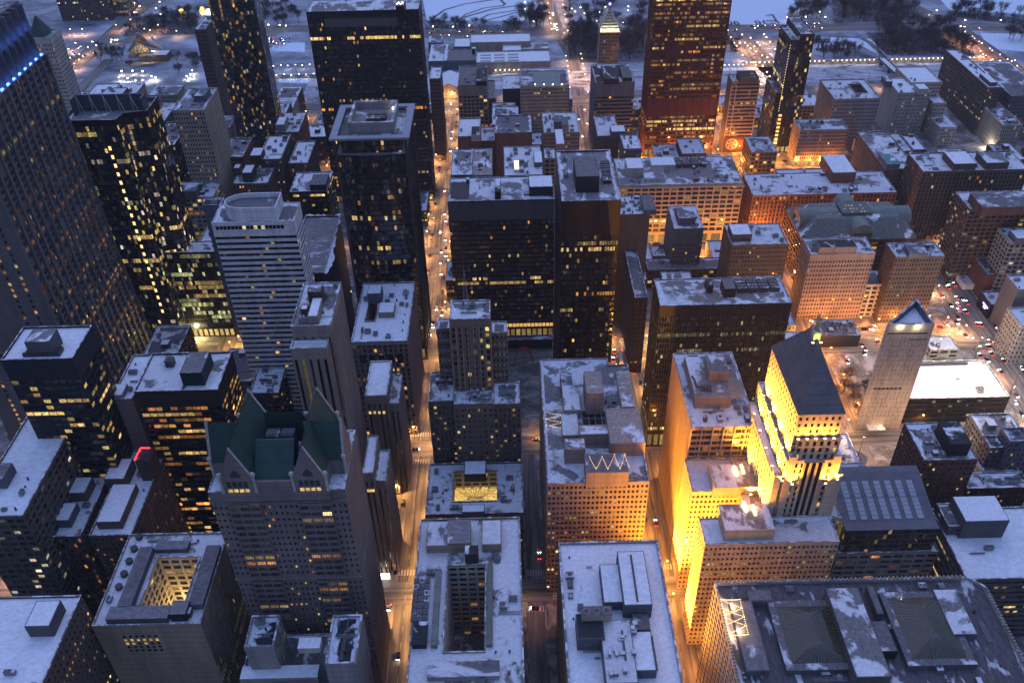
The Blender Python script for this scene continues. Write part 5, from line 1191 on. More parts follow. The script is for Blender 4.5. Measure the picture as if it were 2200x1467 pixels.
Lm = bpy.data.lights.new('terrace_glow', 'POINT'); Lm.energy = 900; Lm.color = (1, .6, .3); o = bpy.data.objects.new('terrace_glow', Lm); COL.objects.link(o); c = U(95, 1125, 86); o.parent = LA; o.location = (c[0]-LA['_o'][0], c[1]-LA['_o'][1], 87)
bld('office_building', 'low dark roofs tucked between the yellow floored and the slotted towers', 40, (535, 845), (598, 843), (548, 778), 'navy', 'grid', (.05, 'Y'), 'full', n=7, glass='old')

# ---- giant grid tower, upper left
def grid_tower():
    lab = 'giant flaring tower with a stone window grid and blue lit crown at left'
    x0, x1 = -325, -272; y0, y1 = 424, 521; zt = 228
    rt = root('skyscraper', lab, 'building', ((x0+x1)/2, (y0+y1)/2, 0)); FOOT.append((lab, x0, x1, y0, y1, 259))
    W, G = MB(), MB(); n = 9
    def off_(z): t = 1-z/zt; return 7*max(0, t)**2.2
    zs = [12+(zt-12)*k/n for k in range(n+1)]
    WMt = wallmat('wall_gridtower', (.115, .108, .115), .7)
    kept = []
    for k in range(n):
        za, zb = zs[k], zs[k+1]; oa, ob = off_(za), off_(zb)
        nf = 6; nb = 13
        # facade strip built upright then leaned
        w, g = MB(), MB(); gl = litgrid(nb*5, nf, .42 if k < n-2 else .2, 'OOYY', 500+k, .75, runs=False)
        facade(w, g, (x1, y0), (x1, y1), za, zb, nb*5, nf, .8, .62, .3, .2, gl)
        for q in (w, g):
            for A in q.V: A[:, 0] += oa+(ob-oa)*(A[:, 2]-za)/(zb-za)
            for i_ in range(len(q.V)): pass
        for src, dst in ((w, W), (g, G)):
            for A, Mq, Gg in zip(src.V, src.Mq, src.G): dst.quads(A.reshape(-1, 4, 3), 0, Gg)
        # piers
        for b in range(nb+1):
            y = y0+(y1-y0)*b/nb; pw = .95
            W.quads([[(x1+oa+1.1, y-pw, za), (x1+oa+1.1, y+pw, za), (x1+ob+1.1, y+pw, zb), (x1+ob+1.1, y-pw, zb)], [(x1+oa, y-pw, za), (x1+oa+1.1, y-pw, za), (x1+ob+1.1, y-pw, zb), (x1+ob, y-pw, zb)], [(x1+oa+1.1, y+pw, za), (x1+oa, y+pw, za), (x1+ob, y+pw, zb), (x1+ob+1.1, y+pw, zb)]])
        # west end wall with narrow window columns
        xa, xb = x0-oa, x0-ob
        W.quads([[(xa, y0, za), (x1+oa, y0, za), (x1+ob, y0, zb), (xb, y0, zb)], [(x1+oa, y1, za), (xa, y1, za), (xb, y1, zb), (x1+ob, y1, zb)], [(xa, y1, za), (xa, y0, za), (xb, y0, zb), (xb, y1, zb)]])
        rg = random.Random(k)
        for u in (-.8, -.5, .42, .72):
            for q in range(6):
                z = za+(zb-za)*(q+.25)/6; cx_ = (x0+x1)/2+u*(x1-x0)/2
                G.quads([[(cx_, y0-.1, z), (cx_+1.6, y0-.1, z), (cx_+1.6, y0-.1, z+2), (cx_, y0-.1, z+2)]], 0, [np.array(PAL['O' if rg.random() < .6 else 'Y'])*rg.uniform(.1, .8) if rg.random() < .55 and k < 6 else (0, 0, 0)])
    # blank stone panels
    rg = random.Random(9)
    for k in range(90):
        b = rg.randrange(13); fl = rg.randrange(54); z = 12+(zt-12)*fl/54; z2 = z+(zt-12)/54; y = y0+(y1-y0)*b/13
        ya, yb = y+1.1, y+(y1-y0)/13-1.1
        if rg.random() < .5: W.quads([[(x1+off_(z)+.25, ya, z), (x1+off_(z)+.25, yb, z), (x1+off_(z2)+.25, yb, z2), (x1+off_(z2)+.25, ya, z2)]])
    W.build('wall', [WMt], rt); G.build('window', [GL['old']], rt, kind='stuff')
    m = MB(); m.box(x0-7, x1+8, y0-.3, y1+.3, 0, 12); m.build('base', [WMt], rt)
    m = MB(); m.box(x0, x1, y0, y1, zt-.5, zt, 0); m.build('terrace', [SNOW['heavy']], rt)
    m = MB(); m.box(x0+4, x1-4, y0+1, y1-1, zt-.1, 259, 0, 1); m.build('crown_wall', [WMt, SNOW['half']], rt)
    blue = plainmat('blue_lens', (.1, .2, .9), .4, 0, (.07, .2, 1.), 7., 'NONE')
    for b in range(13):
        y = y0+(y1-y0)*(b+.5)/13
        for dz, xx in ((0, x1-1.0), (16, x1-3.4)):
            m = MB(); m.box(xx-.6, xx+.3, y-2.4, y+2.4, zt+.02+dz, zt+.7+dz, 0, 0); m.build('light_bar', [blue], rt)
        m = MB(); m.box(x1-4, x1+.6, y0+(y1-y0)*b/13-.5, y0+(y1-y0)*b/13+.5, zt, 259, 0); m.build('crown_pier', [WMt], rt)
    for b in range(0, 13):
        for dz in (0, 16):
            L = bpy.data.lights.new('crown_lamp', 'POINT'); L.energy = 700; L.color = (.08, .22, 1.); L.shadow_soft_size = .8; o = bpy.data.objects.new('crown_lamp', L); COL.objects.link(o); o.parent = rt
            o.location = (x1-1.6+.9-rt['_o'][0]-(1.5 if dz else 0), y0+(y1-y0)*(b+.5)/13-rt['_o'][1], zt+1.8+dz)
    m = MB(); m.box(x1-4, x1-1.6, y0, y1, zt+15.4, zt+16, 0); m.build('ledge', [WMt], rt)
grid_tower()
# ================================================================== FAR ROWS
def fb(lab, H, a, b, c, wall, style, lit, roof, **k): return bld(k.pop('name', 'office_building'), lab, H, a, b, c, wall, style, lit, roof, glass=k.pop('glass', 'old'), **k)
# dark glass tower with open roof screen
def screen_tower():
    H = 181; lab = 'dark green glass tower with an open braced screen on its roof'
    a, b, c = U(129, 260, H), U(245, 260, H), U(313, 250, H); d = U(151, 228, H)
    x0, x1, x2, y0, y1 = a[0], b[0], c[0], a[1], d[1]+12
    rt = root('office_tower', lab, 'building', ((x0+x1)/2, (y0+y1)/2, 0)); FOOT.append((lab, x0, x2, y0, y1, H))
    f = [(x0, y0), (x1, y0), (x1+2, y0+10), (x2-2, y0+13), (x2-2, y1), (x0, y1)]
    walls(rt, f, 0, H, 'black', 'glass', (.12, 'YYW'), 4, 12, glass='blue', lobby_glow=1., seed=611, bottom=.25, power=.9); roofdeck(rt, f, H, 3, 'light', 'dkgrey')
    m = MB(); m.box(x0+3, x2-4, y1-14, y1-13.2, H-3, H+8, 0, 0); m.box(x2-5, x2-4, y0+14, y1-13, H-3, H+8); m.box(x0+3, x0+4, y0+14, y1-13, H-3, H+8); m.build('roof_screen', [wallmat('screen_panel', (.05, .07, .085), .4, .1)], rt)
    st = plainmat('strut_paint', (.42, .44, .46), .5); n = 6
    for k in range(n):
        u = x0+4+(x2-x0-9)*k/(n-1); m = MB(); m.tube((u, y1-14.3, H+8), (u, y1-14.3, H-3), .28, .28, 4); m.tube((u, y1-14.3, H+8), (u+(x2-x0-9)/(n-1)*.6 if k < n-1 else u, y1-19, H-3), .22, .22, 4); m.build('strut', [st], rt)
    for k in range(22):
        w = MB(); z = 30+k*6.2; w.box(x1-9.8, x1-8.2, y0-.25, y0-.1, z, z+2.6, 0); o = w.build('corner_lamp', [plainmat('corner_lamp', (.7, .5, .2), .4, 0, (1., .58, .2), 2.2, 'NONE')], rt)
screen_tower()
# tall tower top centre left
MC = mies('office_tower', 'broad dark slab tower with pale ribs and a lit roof plant, top of view', 178, (657.5, 26), (899, 20), (672, 0), (.16, 'YYO'), 9, seed=209, roof='mid', n=2, louv=True, lobby=8, ph=[((850, 14), (868, 14), (850, 2), 7, 'black', 'dark')])
r = MC['_r']; m = MB(); m.quads([[(r[0]+14, r[2]-.4, 165), (r[1]-18, r[2]-.4, 165), (r[1]-18, r[2]-.4, 172), (r[0]+14, r[2]-.4, 172)]]); m.build('louvre_panel', [wallmat('louvre_grey', (.085, .09, .10), .5, .1)], MC)
m = MB(); m.quads([[(r[0], r[2]-.35, 136), (r[1], r[2]-.35, 136), (r[1], r[2]-.35, 138.5), (r[0], r[2]-.35, 138.5)]]); m.build('louvre_panel', [WM('navy')], MC)
c = U(858, 6, 186); m = MB()
for k in range(4): m.ball((c[0]-2+k*1.5, c[1]-1, 185+k % 2), .5, 6, 4)
m.build('roof_lamp', [plainmat('roof_lens2', (.8, .75, .6), .4, 0, (1., .75, .5), 25, 'NONE')], MC)
# red steel tower
def red_tower():
    lab = 'tall dark red steel tower, many floors lit, running out of the top of the view'
    x0, x1, y0, y1, H = 139, 208.5, 829, 864, 183
    rt = root('skyscraper', lab, 'building', ((x0+x1)/2, (y0+y1)/2, 0)); FOOT.append((lab, x0, x1, y0, y1, H)); f = rfoot(x0, x1, y0, y1)
    STY['cna'] = (2.3, 4.0, .9, .55, .15, .28)
    walls(rt, f, 0, 43, 'red', 'cna', (.42, 'YYO'), 0, 9, glass='dark', seed=801, lobby_glow=.5, power=1.0)
    walls(rt, f, 43, 60, 'red', 'blank', (0, 'Y'), 0, 0)
    walls(rt, f, 60, H, 'red', 'cna', (.36, 'YYO'), 10, 0, glass='dark', seed=805, wallname='upper_wall', power=.8)
    roofdeck(rt, f, H, 1.2, 'half', 'red')
    m = MB()
    for k in range(10): u = x0+(x1-x0)*k/9; m.box(u-.45, u+.45, y0-.7, y0, 0, H-.4)
    for k in range(6): v = y0+(y1-y0)*k/5; m.box(x0-.7, x0, v-.45, v+.45, 0, H-.4)
    m.build('column', [WM('red')], rt)
red_tower()
# glass residential tower
def glass_tower():
    lab = 'slim black glass apartment tower with reflective facets, top left of the view'
    y0 = 815; x0 = UY(470, 120, y0)[0]; x1 = UY(566, 120, y0)[0]; H = 246; y1 = y0+26
    rt = root('skyscraper', lab, 'building', ((x0+x1)/2, (y0+y1)/2, 0)); FOOT.append((lab, x0, x1, y0, y1, H))
    w = (x1-x0)/4
    f = [(x0, y0+3), (x0+w, y0+3), (x0+w, y0), (x0+2.1*w, y0), (x0+2.1*w, y0+2.5), (x0+3.2*w, y0+2.5), (x0+3.2*w, y0+5), (x1, y0+5), (x1, y1), (x0, y1)]
    walls(rt, f, 0, H, 'navy', 'glass', (.05, 'YYWO'), 2, 10, glass='blue', seed=431, power=.55); roofdeck(rt, f, H, 1, 'half', 'navy')
glass_tower()
fb('pale gothic stone tower with a green pyramid roof beside the giant grid tower', 135, (72, 79), (103, 83), (85, 60), 'pale', 'pair', (.03, 'O'), 'green', n=0, cap=6, nwin=20, y1=852)
c = U(88, 72, 135); m = MB(); m.ngon([(c[0]-7, c[1]-9, 135), (c[0]+7, c[1]-9, 135), (c[0], c[1], 152)]); m.ngon([(c[0]+7, c[1]-9, 135), (c[0]+7, c[1]+9, 135), (c[0], c[1], 152)]); m.ngon([(c[0]+7, c[1]+9, 135), (c[0]-7, c[1]+9, 135), (c[0], c[1], 152)]); m.ngon([(c[0]-7, c[1]+9, 135), (c[0]-7, c[1]-9, 135), (c[0], c[1], 152)])
pr = COL.objects[-1].parent or COL.objects[-1]
while pr.parent: pr = pr.parent
m.build('pyramid_roof', [M_COPPER], pr)
fb('slim brown masonry tower left of the slim black glass tower', 128, (417, 64), (441, 63), (421, 50), 'brown', 'pair', (.08, 'YO'), 'half', n=1, y1=UY(417, 64, 870)[0]*0+900)
fb('beige stone tower with a regular grid of dark windows and bare roof', 130, (371, 237), (437, 237), (396, 190), 'beige', 'pair', (.06, 'YO'), 'light', n=4, nwin=40, ph=[((415, 207), (440, 206), (418, 190), 4, 'slate', 'half')])
fb('black office block with a blue grey roof beside the beige grid tower', 98, (326, 312), (374, 312), (351, 262), 'black', 'black', (.10, 'YG'), 'half', n=4, glass='dark')
fb('dark snowy roofed block with an orange lit brick front', 72, (475, 337), (521, 338), (499, 296), 'brick', 'pair', (.12, 'O'), 'light', n=3, bottom=.2)
fb('broad snowy roofed block with a yellow lit side wall', 73, (553, 342), (603, 342), (575, 291), 'brown', 'pair', (.34, 'YYO'), 'full', n=4, ph=[((536, 335), (560, 334), (545, 318), 5, 'dkbrown', 'full')])
fb('long roofed brick block with vertical ribs left of the framed tower', 69, (620, 350), (661, 350), (648, 290), 'brown', 'fin', (.04, 'O'), 'full', n=4, y1=735)
fb('brick block with a blue grey tank house on its snowy roof', 70, (592, 284), (641, 284), (612, 242), 'brick', 'pair', (.06, 'O'), 'heavy', n=4, ph=[((592, 268), (610, 268), (597, 252), 7, 'grey', 'full')])
fb('small brown block crowded with roof boxes behind the curved drum', 66, (500, 395), (575, 393), (510, 362), 'brown', 'pair', (.08, 'O'), 'mid', n=7, ph=[((519, 372), (540, 371), (524, 355), 8, 'dkbrown', 'full'), ((501, 362), (514, 361), (505, 353), 6, 'brown', 'full')], y1=690)
fb('brown block with twin snowy tank houses before the beige grid tower', 62, (435, 388), (470, 387), (445, 350), 'dkbrown', 'pair', (.06, 'O'), 'heavy', n=4, ph=[((436, 365), (452, 364), (441, 350), 7, 'brown', 'full')], y1=700)
fb('brown block with a lone tank house behind the beige lit store', 60, (372, 392), (425, 390), (390, 352), 'brown', 'pair', (.05, 'O'), 'heavy', n=4, ph=[((399, 375), (420, 374), (405, 350), 9, 'brown', 'full')], y1=705)
fb('brown windowless box tower near the round lit lamps of the plaza park', 52, (215, 205), (262, 203), (222, 151), 'dkbrown', 'blank', (.1, 'O'), 'heavy', n=1, y1=912)
fb('low brown block with a long snowy ridge beside the beige grid tower', 62, (322, 262), (352, 262), (352, 222), 'brown', 'pair', (.06, 'O'), 'heavy', n=2, y1=845)
fb('small low block with snowy roof boxes beside the brown windowless box', 40, (180, 200), (214, 199), (190, 165), 'slate', 'pair', (.05, 'W'), 'half', n=4, y1=912)
fb('stone block with a row of warm lit windows facing the plaza park', 45, (318, 205), (380, 203), (328, 175), 'grey', 'pair', (.10, 'O'), 'half', n=3, y1=935)
# right of the centre
fb('thin brown slab with a snowy slot roof right of the broad slab tower', 86, (922, 170), (946, 168), (925, 138), 'brown', 'pair', (.03, 'O'), 'full', n=1, y1=862)
fb('brown brick club tower with wide dark window bays and a flat cap', 76, (983, 183), (1046, 181), (984, 141), 'pink', 'grid', (.14, 'OY'), 'bare', n=3, cap=11, nwin=40, ph=[((1022, 176), (1046, 175), (1023, 146), 3, 'navy', 'dark')])
fb('cream terracotta block with a blue green glass roof over its court', 61, (1119, 183), (1224, 183), (1118, 148), 'cream', 'pair', (.14, 'YYW'), 'half', n=2, nwin=80, cap=3)
SF = [o for o in COL.objects if o.get('label') == 'cream terracotta block with a blue green glass roof over its court'][0]
p, q, s = U(1147, 182, 64), U(1206, 181, 64), U(1147, 150, 64); m = MB(); m.quads([[(p[0], p[1], 61.3), (q[0], p[1], 61.3), (q[0], (p[1]+s[1])/2, 64.5), (p[0], (p[1]+s[1])/2, 64.5)], [(p[0], (p[1]+s[1])/2, 64.5), (q[0], (p[1]+s[1])/2, 64.5), (q[0], s[1], 61.3), (p[0], s[1], 61.3)]]); m.build('skylight', [wallmat('teal_glass', (.05, .12, .135), .3, .15)], SF)
for k in range(4):
    c = U(1150+k*19, 184, 62); m = MB(); m.ball((c[0], c[1]+2, 62.4), .5, 6, 4); m.build('roof_lamp', [plainmat('roof_lens3', (.8, .75, .6), .4, 0, (1., .8, .5), 18, 'NONE')], SF)
fb('plain terracotta party walled block with a white tank hall, left half', 65, (983, 293), (1031, 293), (985, 273), 'brick', 'blank', (.1, 'O'), 'full', n=1, ph=[((1012, 290), (1031, 290), (1013, 272), 5, 'pale', 'dark')], y1=785)
fb('plain terracotta party walled block with a dark snow patched roof, right half', 67, (1064, 286), (1143, 284), (1065, 270), 'brick', 'blank', (.1, 'O'), 'half', n=2, y1=785)
fb('lower terracotta infill with a round tank between two party walled blocks', 56, (1033, 303), (1063, 302), (1034, 286), 'brick', 'blank', (.1, 'O'), 'mid', n=1, y1=784)
fb('dark low block with long striped snow roof behind the terracotta wall', 54, (1057, 268), (1115, 267), (1059, 240), 'dkbrown', 'pair', (.04, 'O'), 'half', n=3, y1=835)
fb('small roof with snow bands before the brown club tower', 44, (1058, 243), (1108, 242), (1060, 219), 'brown', 'blank', (.04, 'O'), 'half', n=2, y1=868)
fb('dark brown windowless theatre box near the museum', 40, (1080, 192), (1118, 190), (1082, 172), 'dkbrown', 'blank', (.04, 'O'), 'heavy', n=1, y1=952)
fb('grey ridge roofed hall with orange gable near the museum', 36, (1046, 212), (1064, 211), (1047, 172), 'slate', 'pair', (.05, 'O'), 'bare', n=1, y1=950)
fb('tan block with three stair towers and a snowy roof by the lamp lined street', 68, (1168, 285), (1246, 284), (1168, 250), 'pink', 'pair', (.04, 'O'), 'heavy', n=6, nwin=12, y1=786, ph=[((1195, 310), (1213, 309), (1194, 278), 3, 'pink', 'full'), ((1191, 262), (1206, 262), (1191, 248), 7, 'slate', 'half'), ((1207, 268), (1222, 268), (1207, 252), 6, 'pink', 'half')])
fb('narrow tan slab of single windows left of the tall black slab', 78, (1170, 340), (1193, 339), (1171, 312), 'pink', 'grid', (.05, 'O'), 'heavy', n=2, y1=690)
fb('dark snow patched roof behind the broad black slab, beside the steaming roof', 95, (968, 376), (1014, 376), (970, 331), 'dkgrey', 'pair', (.06, 'O'), 'mid', n=4, y1=657)
fb('pale steaming roof with a white parapet behind the broad black slab', 95, (1015, 376), (1057, 376), (1016, 331), 'pink', 'pair', (.06, 'O'), 'tanroof', n=3, y1=657)
SK = fb('snowy roofed block with one glowing yellow skylight behind the broad black slab', 95, (1083, 376), (1166, 376), (1084, 329), 'grey', 'pair', (.06, 'O'), 'heavy', n=6, y1=660, ph=[((1148, 350), (1166, 349), (1148, 325), 3, 'slate', 'full')])
p, q, s = U(1105, 363, 97), U(1115, 362, 97), U(1105, 344, 97); m = MB(); m.box(p[0], q[0], p[1], s[1], 93.7, 96.5, 0, 1); m.build('skylight', [WM('white'), plainmat('skylight_glow', (.8, .7, .4), .4, 0, (1., .74, .28), 2.6, 'NONE')], SK)
fb('blue grey ribbed tower with a dark plant roof by the lamp lined street', 79, (1279, 178), (1364, 175), (1269, 138), 'slate', 'band', (.08, 'OY'), 'dark', n=0, cap=14, glass='dark', nwin=0, ph=[((1298, 171), (1330, 170), (1296, 142), 4, 'navy', 'dark'), ((1338, 168), (1358, 167), (1332, 143), 3, 'navy', 'half')])
fb('small snowy block with a lone box penthouse before the blue grey ribbed tower', 58, (1284, 293), (1331, 291), (1283, 278), 'brown', 'blank', (.05, 'O'), 'heavy', n=3, y1=800, ph=[((1314, 284), (1344, 282), (1312, 270), 6, 'slate', 'full')])
fb('small grey block of snowy steps beside the red tower', 62, (1340, 320), (1379, 319), (1334, 298), 'slate', 'pair', (.05, 'OY'), 'full', n=4, y1=748)
# mural tower
MU = fb('brown balcony banded tower with a red mural of a white wheel at its foot', 75, (1574, 178), (1632, 173), (1561, 158), 'pink', 'band', (.05, 'O'), 'heavy', n=1, styles={3: 'blank'}, ph=[((1592, 168), (1630, 165), (1588, 152), 6, 'brown', 'dark')], y1=852)
r = MU['_r']; m = MB(); y = r[2]-.15
m.quads([[(r[0], y, .5), (r[1], y, .5), (r[1], y, 17.5), (r[0], y, 17.5)]], 0)
cx_, cz, R = r[0]+8.2, 9.2, 6.2; y -= .06
def disc(cx, cz, R, y, mat, n=28): m.ngon([(cx+R*math.cos(t), y, cz+R*math.sin(t)) for t in np.linspace(0, 2*math.pi, n, endpoint=False)], mat)
disc(cx_, cz, R, y, 1)
for k in range(6): t = k*math.pi/3+.3; disc(cx_+3.9*math.cos(t), cz+3.9*math.sin(t), 1.15, y-.05, 0, 12)
disc(cx_, cz, 1.6, y-.05, 0, 12); disc(cx_, cz, .9, y-.1, 1, 10)
rg = random.Random(2)
for k in range(9): disc(r[0]+18+rg.uniform(0, 9), 5+rg.uniform(0, 9), rg.uniform(.5, 1.3), y, 2, 7)
m.build('mural', [wallmat('mural_red', (.07, .022, .022), .8, .15), wallmat('mural_white', (.26, .22, .22), .8, .15), wallmat('mural_rose', (.11, .06, .06), .8, .2)], MU)
m = MB()
for k in (0, .18, 1): u = r[0]+(r[1]-r[0])*k; m.box(u-.3, u+.3, r[2]-.5, r[2], 18, 72)
m.build('pier', [WM('pale')], MU)
# dark glass slab group right of the mural tower
def twin_slab():
    lab = 'dark glass twin slab tower, right of the tower with the red mural'
    rt = root('office_tower', lab, 'building', (280, 850, 0))
    for fl, fr, bk, H, y0, gl, st in (((1700, 86), (1717, 85), (1678, 54), 116, 829, 'blue', (.03, 'Y')), ((1721, 73), (1752, 73), (1697, 36), 121, 829.6, 'blue', (.05, 'Y'))):
        a, b, c = U(*fl, H), U(*fr, H), U(*bk, H); f = rfoot(a[0], b[0]+(.2 if H < 120 else 0), y0, c[1]); FOOT.append((lab, f[0][0], f[1][0], y0, c[1], H))
        walls(rt, f, 0, H, 'navy', 'glass', st, 3, 8, glass=gl, bottom=.2, lobby_glow=.6); roofdeck(rt, f, H, 1.2, 'half', 'navy')
    H = 64; a, b, c = U(1672, 200, H), U(1700, 198, H), U(1652, 167, H); x1_ = U(1700, 86, 116)[0]-.3; f = rfoot(a[0]-2, x1_, 829.4, c[1]); walls(rt, f, 0, H, 'black', 'glass', (.02, 'Y'), 3, 0, glass='dark', wallname='low_wall'); roofdeck(rt, f, H, 1.2, 'half', 'navy')
    m = MB()
    for k in range(26): z = 45+k*2.6; m.box(x1_+.1, x1_+.5, 828.6, 829, z, z+1.1, 0)
    m.build('light_strip', [plainmat('strip_lamp', (.7, .6, .3), .4, 0, (1., .75, .35), 1.2, 'NONE')], rt)
    for k in range(8):
        m = MB(); z = 10+k*4.2; m.box(x1_+1, x1_+4, 828.5, 829, z, z+2.2, 0); m.build('stair_window', [plainmat('stair_glow', (.7, .5, .2), .4, 0, (1., .66, .2), 1.1, 'NONE')], rt)
twin_slab()
fb('pinkish masonry block over lit restaurants beside the dark twin slabs', 39, (1720, 281), (1823, 276), (1712, 262), 'pink', 'pair', (.05, 'OY'), 'mid', n=4, nwin=40, lobby=7, lobby_glow=1.1, y1=822)
def u_block():
    H = 55; lab = 'grey stone block with a deep light court open behind, right of the dark twin slabs'
    a, b, c = U(1793, 213, H), U(1901, 221, H), U(1783, 180, H)
    h0, h1, h2 = U(1850, 214, H), U(1878, 214, H), U(1842, 192, H)
    ring_building('office_building', lab, H, (a[0], b[0], 832, 882), (h0[0], h1[0], 847, 870), 'grey', 'pair', (.03, 'O'), roof='heavy', inner='slate', istyle='pair', ilit=(.02, 'O'), n=5, nwin=20, styles={3: 'pair'})
u_block()
fb('tall pale concrete hotel with small windows and fire stairs near the rail trench', 48, (1930, 199), (2001, 199), (1901, 168), 'concrete', 'punch', (.04, 'OW'), 'full', n=3, nwin=40, styles={3: 'blank'}, y1=900, ph=[((1975, 192), (1996, 191), (1969, 181), 5, 'concrete', 'full'), ((1905, 176), (1918, 175), (1897, 164), 5, 'dkgrey', 'half')])
fb('pale wing behind the concrete hotel near the rail trench', 50, (1958, 178), (2024, 176), (1948, 165), 'concrete', 'pair', (.03, 'O'), 'full', n=1, y1=925)
fb('narrow pale block in line with the concrete hotel', 34, (2006, 222), (2034, 221), (1998, 211), 'concrete', 'punch', (.02, 'O'), 'full', n=1, y1=892)
fb('small pale block with a floodlit side wall above the building site', 20, (2022, 277), (2054, 270), (2018, 250), 'pale', 'punch', (.02, 'O'), 'heavy', n=1, y1=872)
fb('long brown hotel slab with a snow stepped roof by the bridge street', 51, (2124, 189), (2153, 187), (2069, 149), 'brown', 'pair', (.06, 'YW'), 'full', n=4, y1=970, ph=[((2128, 178), (2143, 177), (2105, 158), 3, 'brown', 'full')])
fb('pale ribbed block lit from below with a black and white roof', 30, (2154, 267), (2200, 269), (2112, 230), 'concrete', 'fin', (.02, 'O'), 'half', n=4, y1=875)
Lm = bpy.data.lights.new('wall_washer', 'POINT'); Lm.energy = 9000; Lm.color = (1, .85, .6); o = bpy.data.objects.new('wall_washer', Lm); COL.objects.link(o); c = U(2120, 315, 3); o.parent = COL.objects[-1].parent; o.location = (c[0], c[1], 4)
fb('dark slab at the right edge beyond the pale ribbed block', 40, (2172, 205), (2260, 205), (2150, 185), 'slate', 'pair', (.03, 'O'), 'half', n=2, y1=960)
fb('low white roofed store with a bright sign by the broad street', 14, (1872, 327), (1962, 323), (1846, 299), 'brown', 'grid', (.3, 'YW'), 'heavy', n=3, cap=.5, y1=838, ph=[((1890, 315), (1925, 313), (1879, 301), 3, 'slate', 'half')])
fb('small flat bright snow roof behind the white roofed store', 12, (1838, 303), (1895, 301), (1826, 288), 'pale', 'blank', (.1, 'Y'), 'full', n=1, y1=872)
fb('flat snow roofed annex right of the white roofed store', 12, (1963, 322), (1992, 321), (1938, 297), 'brown', 'blank', (.1, 'Y'), 'full', n=1, y1=838)
fb('dark block with a teal shed roof behind the long salmon block', 47, (1903, 364), (1972, 361), (1880, 330), 'dkgrey', 'pair', (.05, 'Y'), 'mid', n=3, ph=[((1908, 357), (1932, 350), (1905, 331), 4, 'slate', 'green')], y1=775)
# lit pyramid tower by the park
def pyramid_tower():
    lab = 'stone tower with a white lit stepped pyramid and blue beacon by the park'
    y0 = 958; x0 = UY(1289, 67, y0)[0]; x1 = UY(1331, 67, y0)[0]; H = 84; y1 = y0+20
    rt = root('office_tower', lab, 'building', ((x0+x1)/2, (y0+y1)/2, 0)); FOOT.append((lab, x0, x1, y0, y1, H)); f = rfoot(x0, x1, y0, y1)
    walls(rt, f, 0, H, 'tan', 'pair', (.12, 'O'), 2, 0, glass='old'); cx_, cy_ = (x0+x1)/2, (y0+y1)/2; w = (x1-x0)/2
    m = MB()
    for k in range(7): s = 1-k*.13; m.box(cx_-w*s, cx_+w*s, cy_-10*s, cy_+10*s, H+k*2.6, H+2.6+k*2.6, 0)
    m.build('stepped_pyramid', [wallmat('pyramid_stone', (.4, .38, .3), .8)], rt)
    m = MB(); z = H+18; m.tube((cx_, cy_, z), (cx_, cy_, z+6), 1.2, .8, 8); m.build('beacon_mast', [WM('tan')], rt)
    m = MB(); m.ball((cx_, cy_, z+7.4), 1.5, 8, 6); m.build('beacon', [plainmat('blue_beacon', (.1, .1, .9), .4, 0, (.12, .1, 1.), 9, 'NONE')], rt)
    for k in range(4):
        L = bpy.data.lights.new('pyramid_lamp', 'POINT'); L.energy = 2200; L.color = (1., .9, .55); o = bpy.data.objects.new('pyramid_lamp', L); COL.objects.link(o); o.parent = rt; o.location = ((k-1.5)*w*.55, -12.5, H+1)
        m = MB(); m.box(cx_+(k-1.5)*w*.55-.5, cx_+(k-1.5)*w*.55+.5, y0-2.4, y0-1.6, H-.6, H+.1, 0, 0, True); m.build('floodlight', [M_UNITD], rt)
    m = MB(); m.box(x0-.4, x1+.4, y0-2.6, y0, H-1.4, H-.6); m.build('cornice', [WM('tan')], rt)
pyramid_tower()
# distant blocks, top left corner
fb('far brown apartment block with many small lit windows at the top left', 75, (95, -70), (210, -75), (120, -110), 'brown', 'pair', (.12, 'YYW'), 'heavy', n=0, y1=None)
fb('far block with a yellow lit stair hall beside the curving avenue', 40, (225, -25), (262, -27), (240, -45), 'tan', 'grid', (.75, 'Y'), 'heavy', n=0, power=1.4)
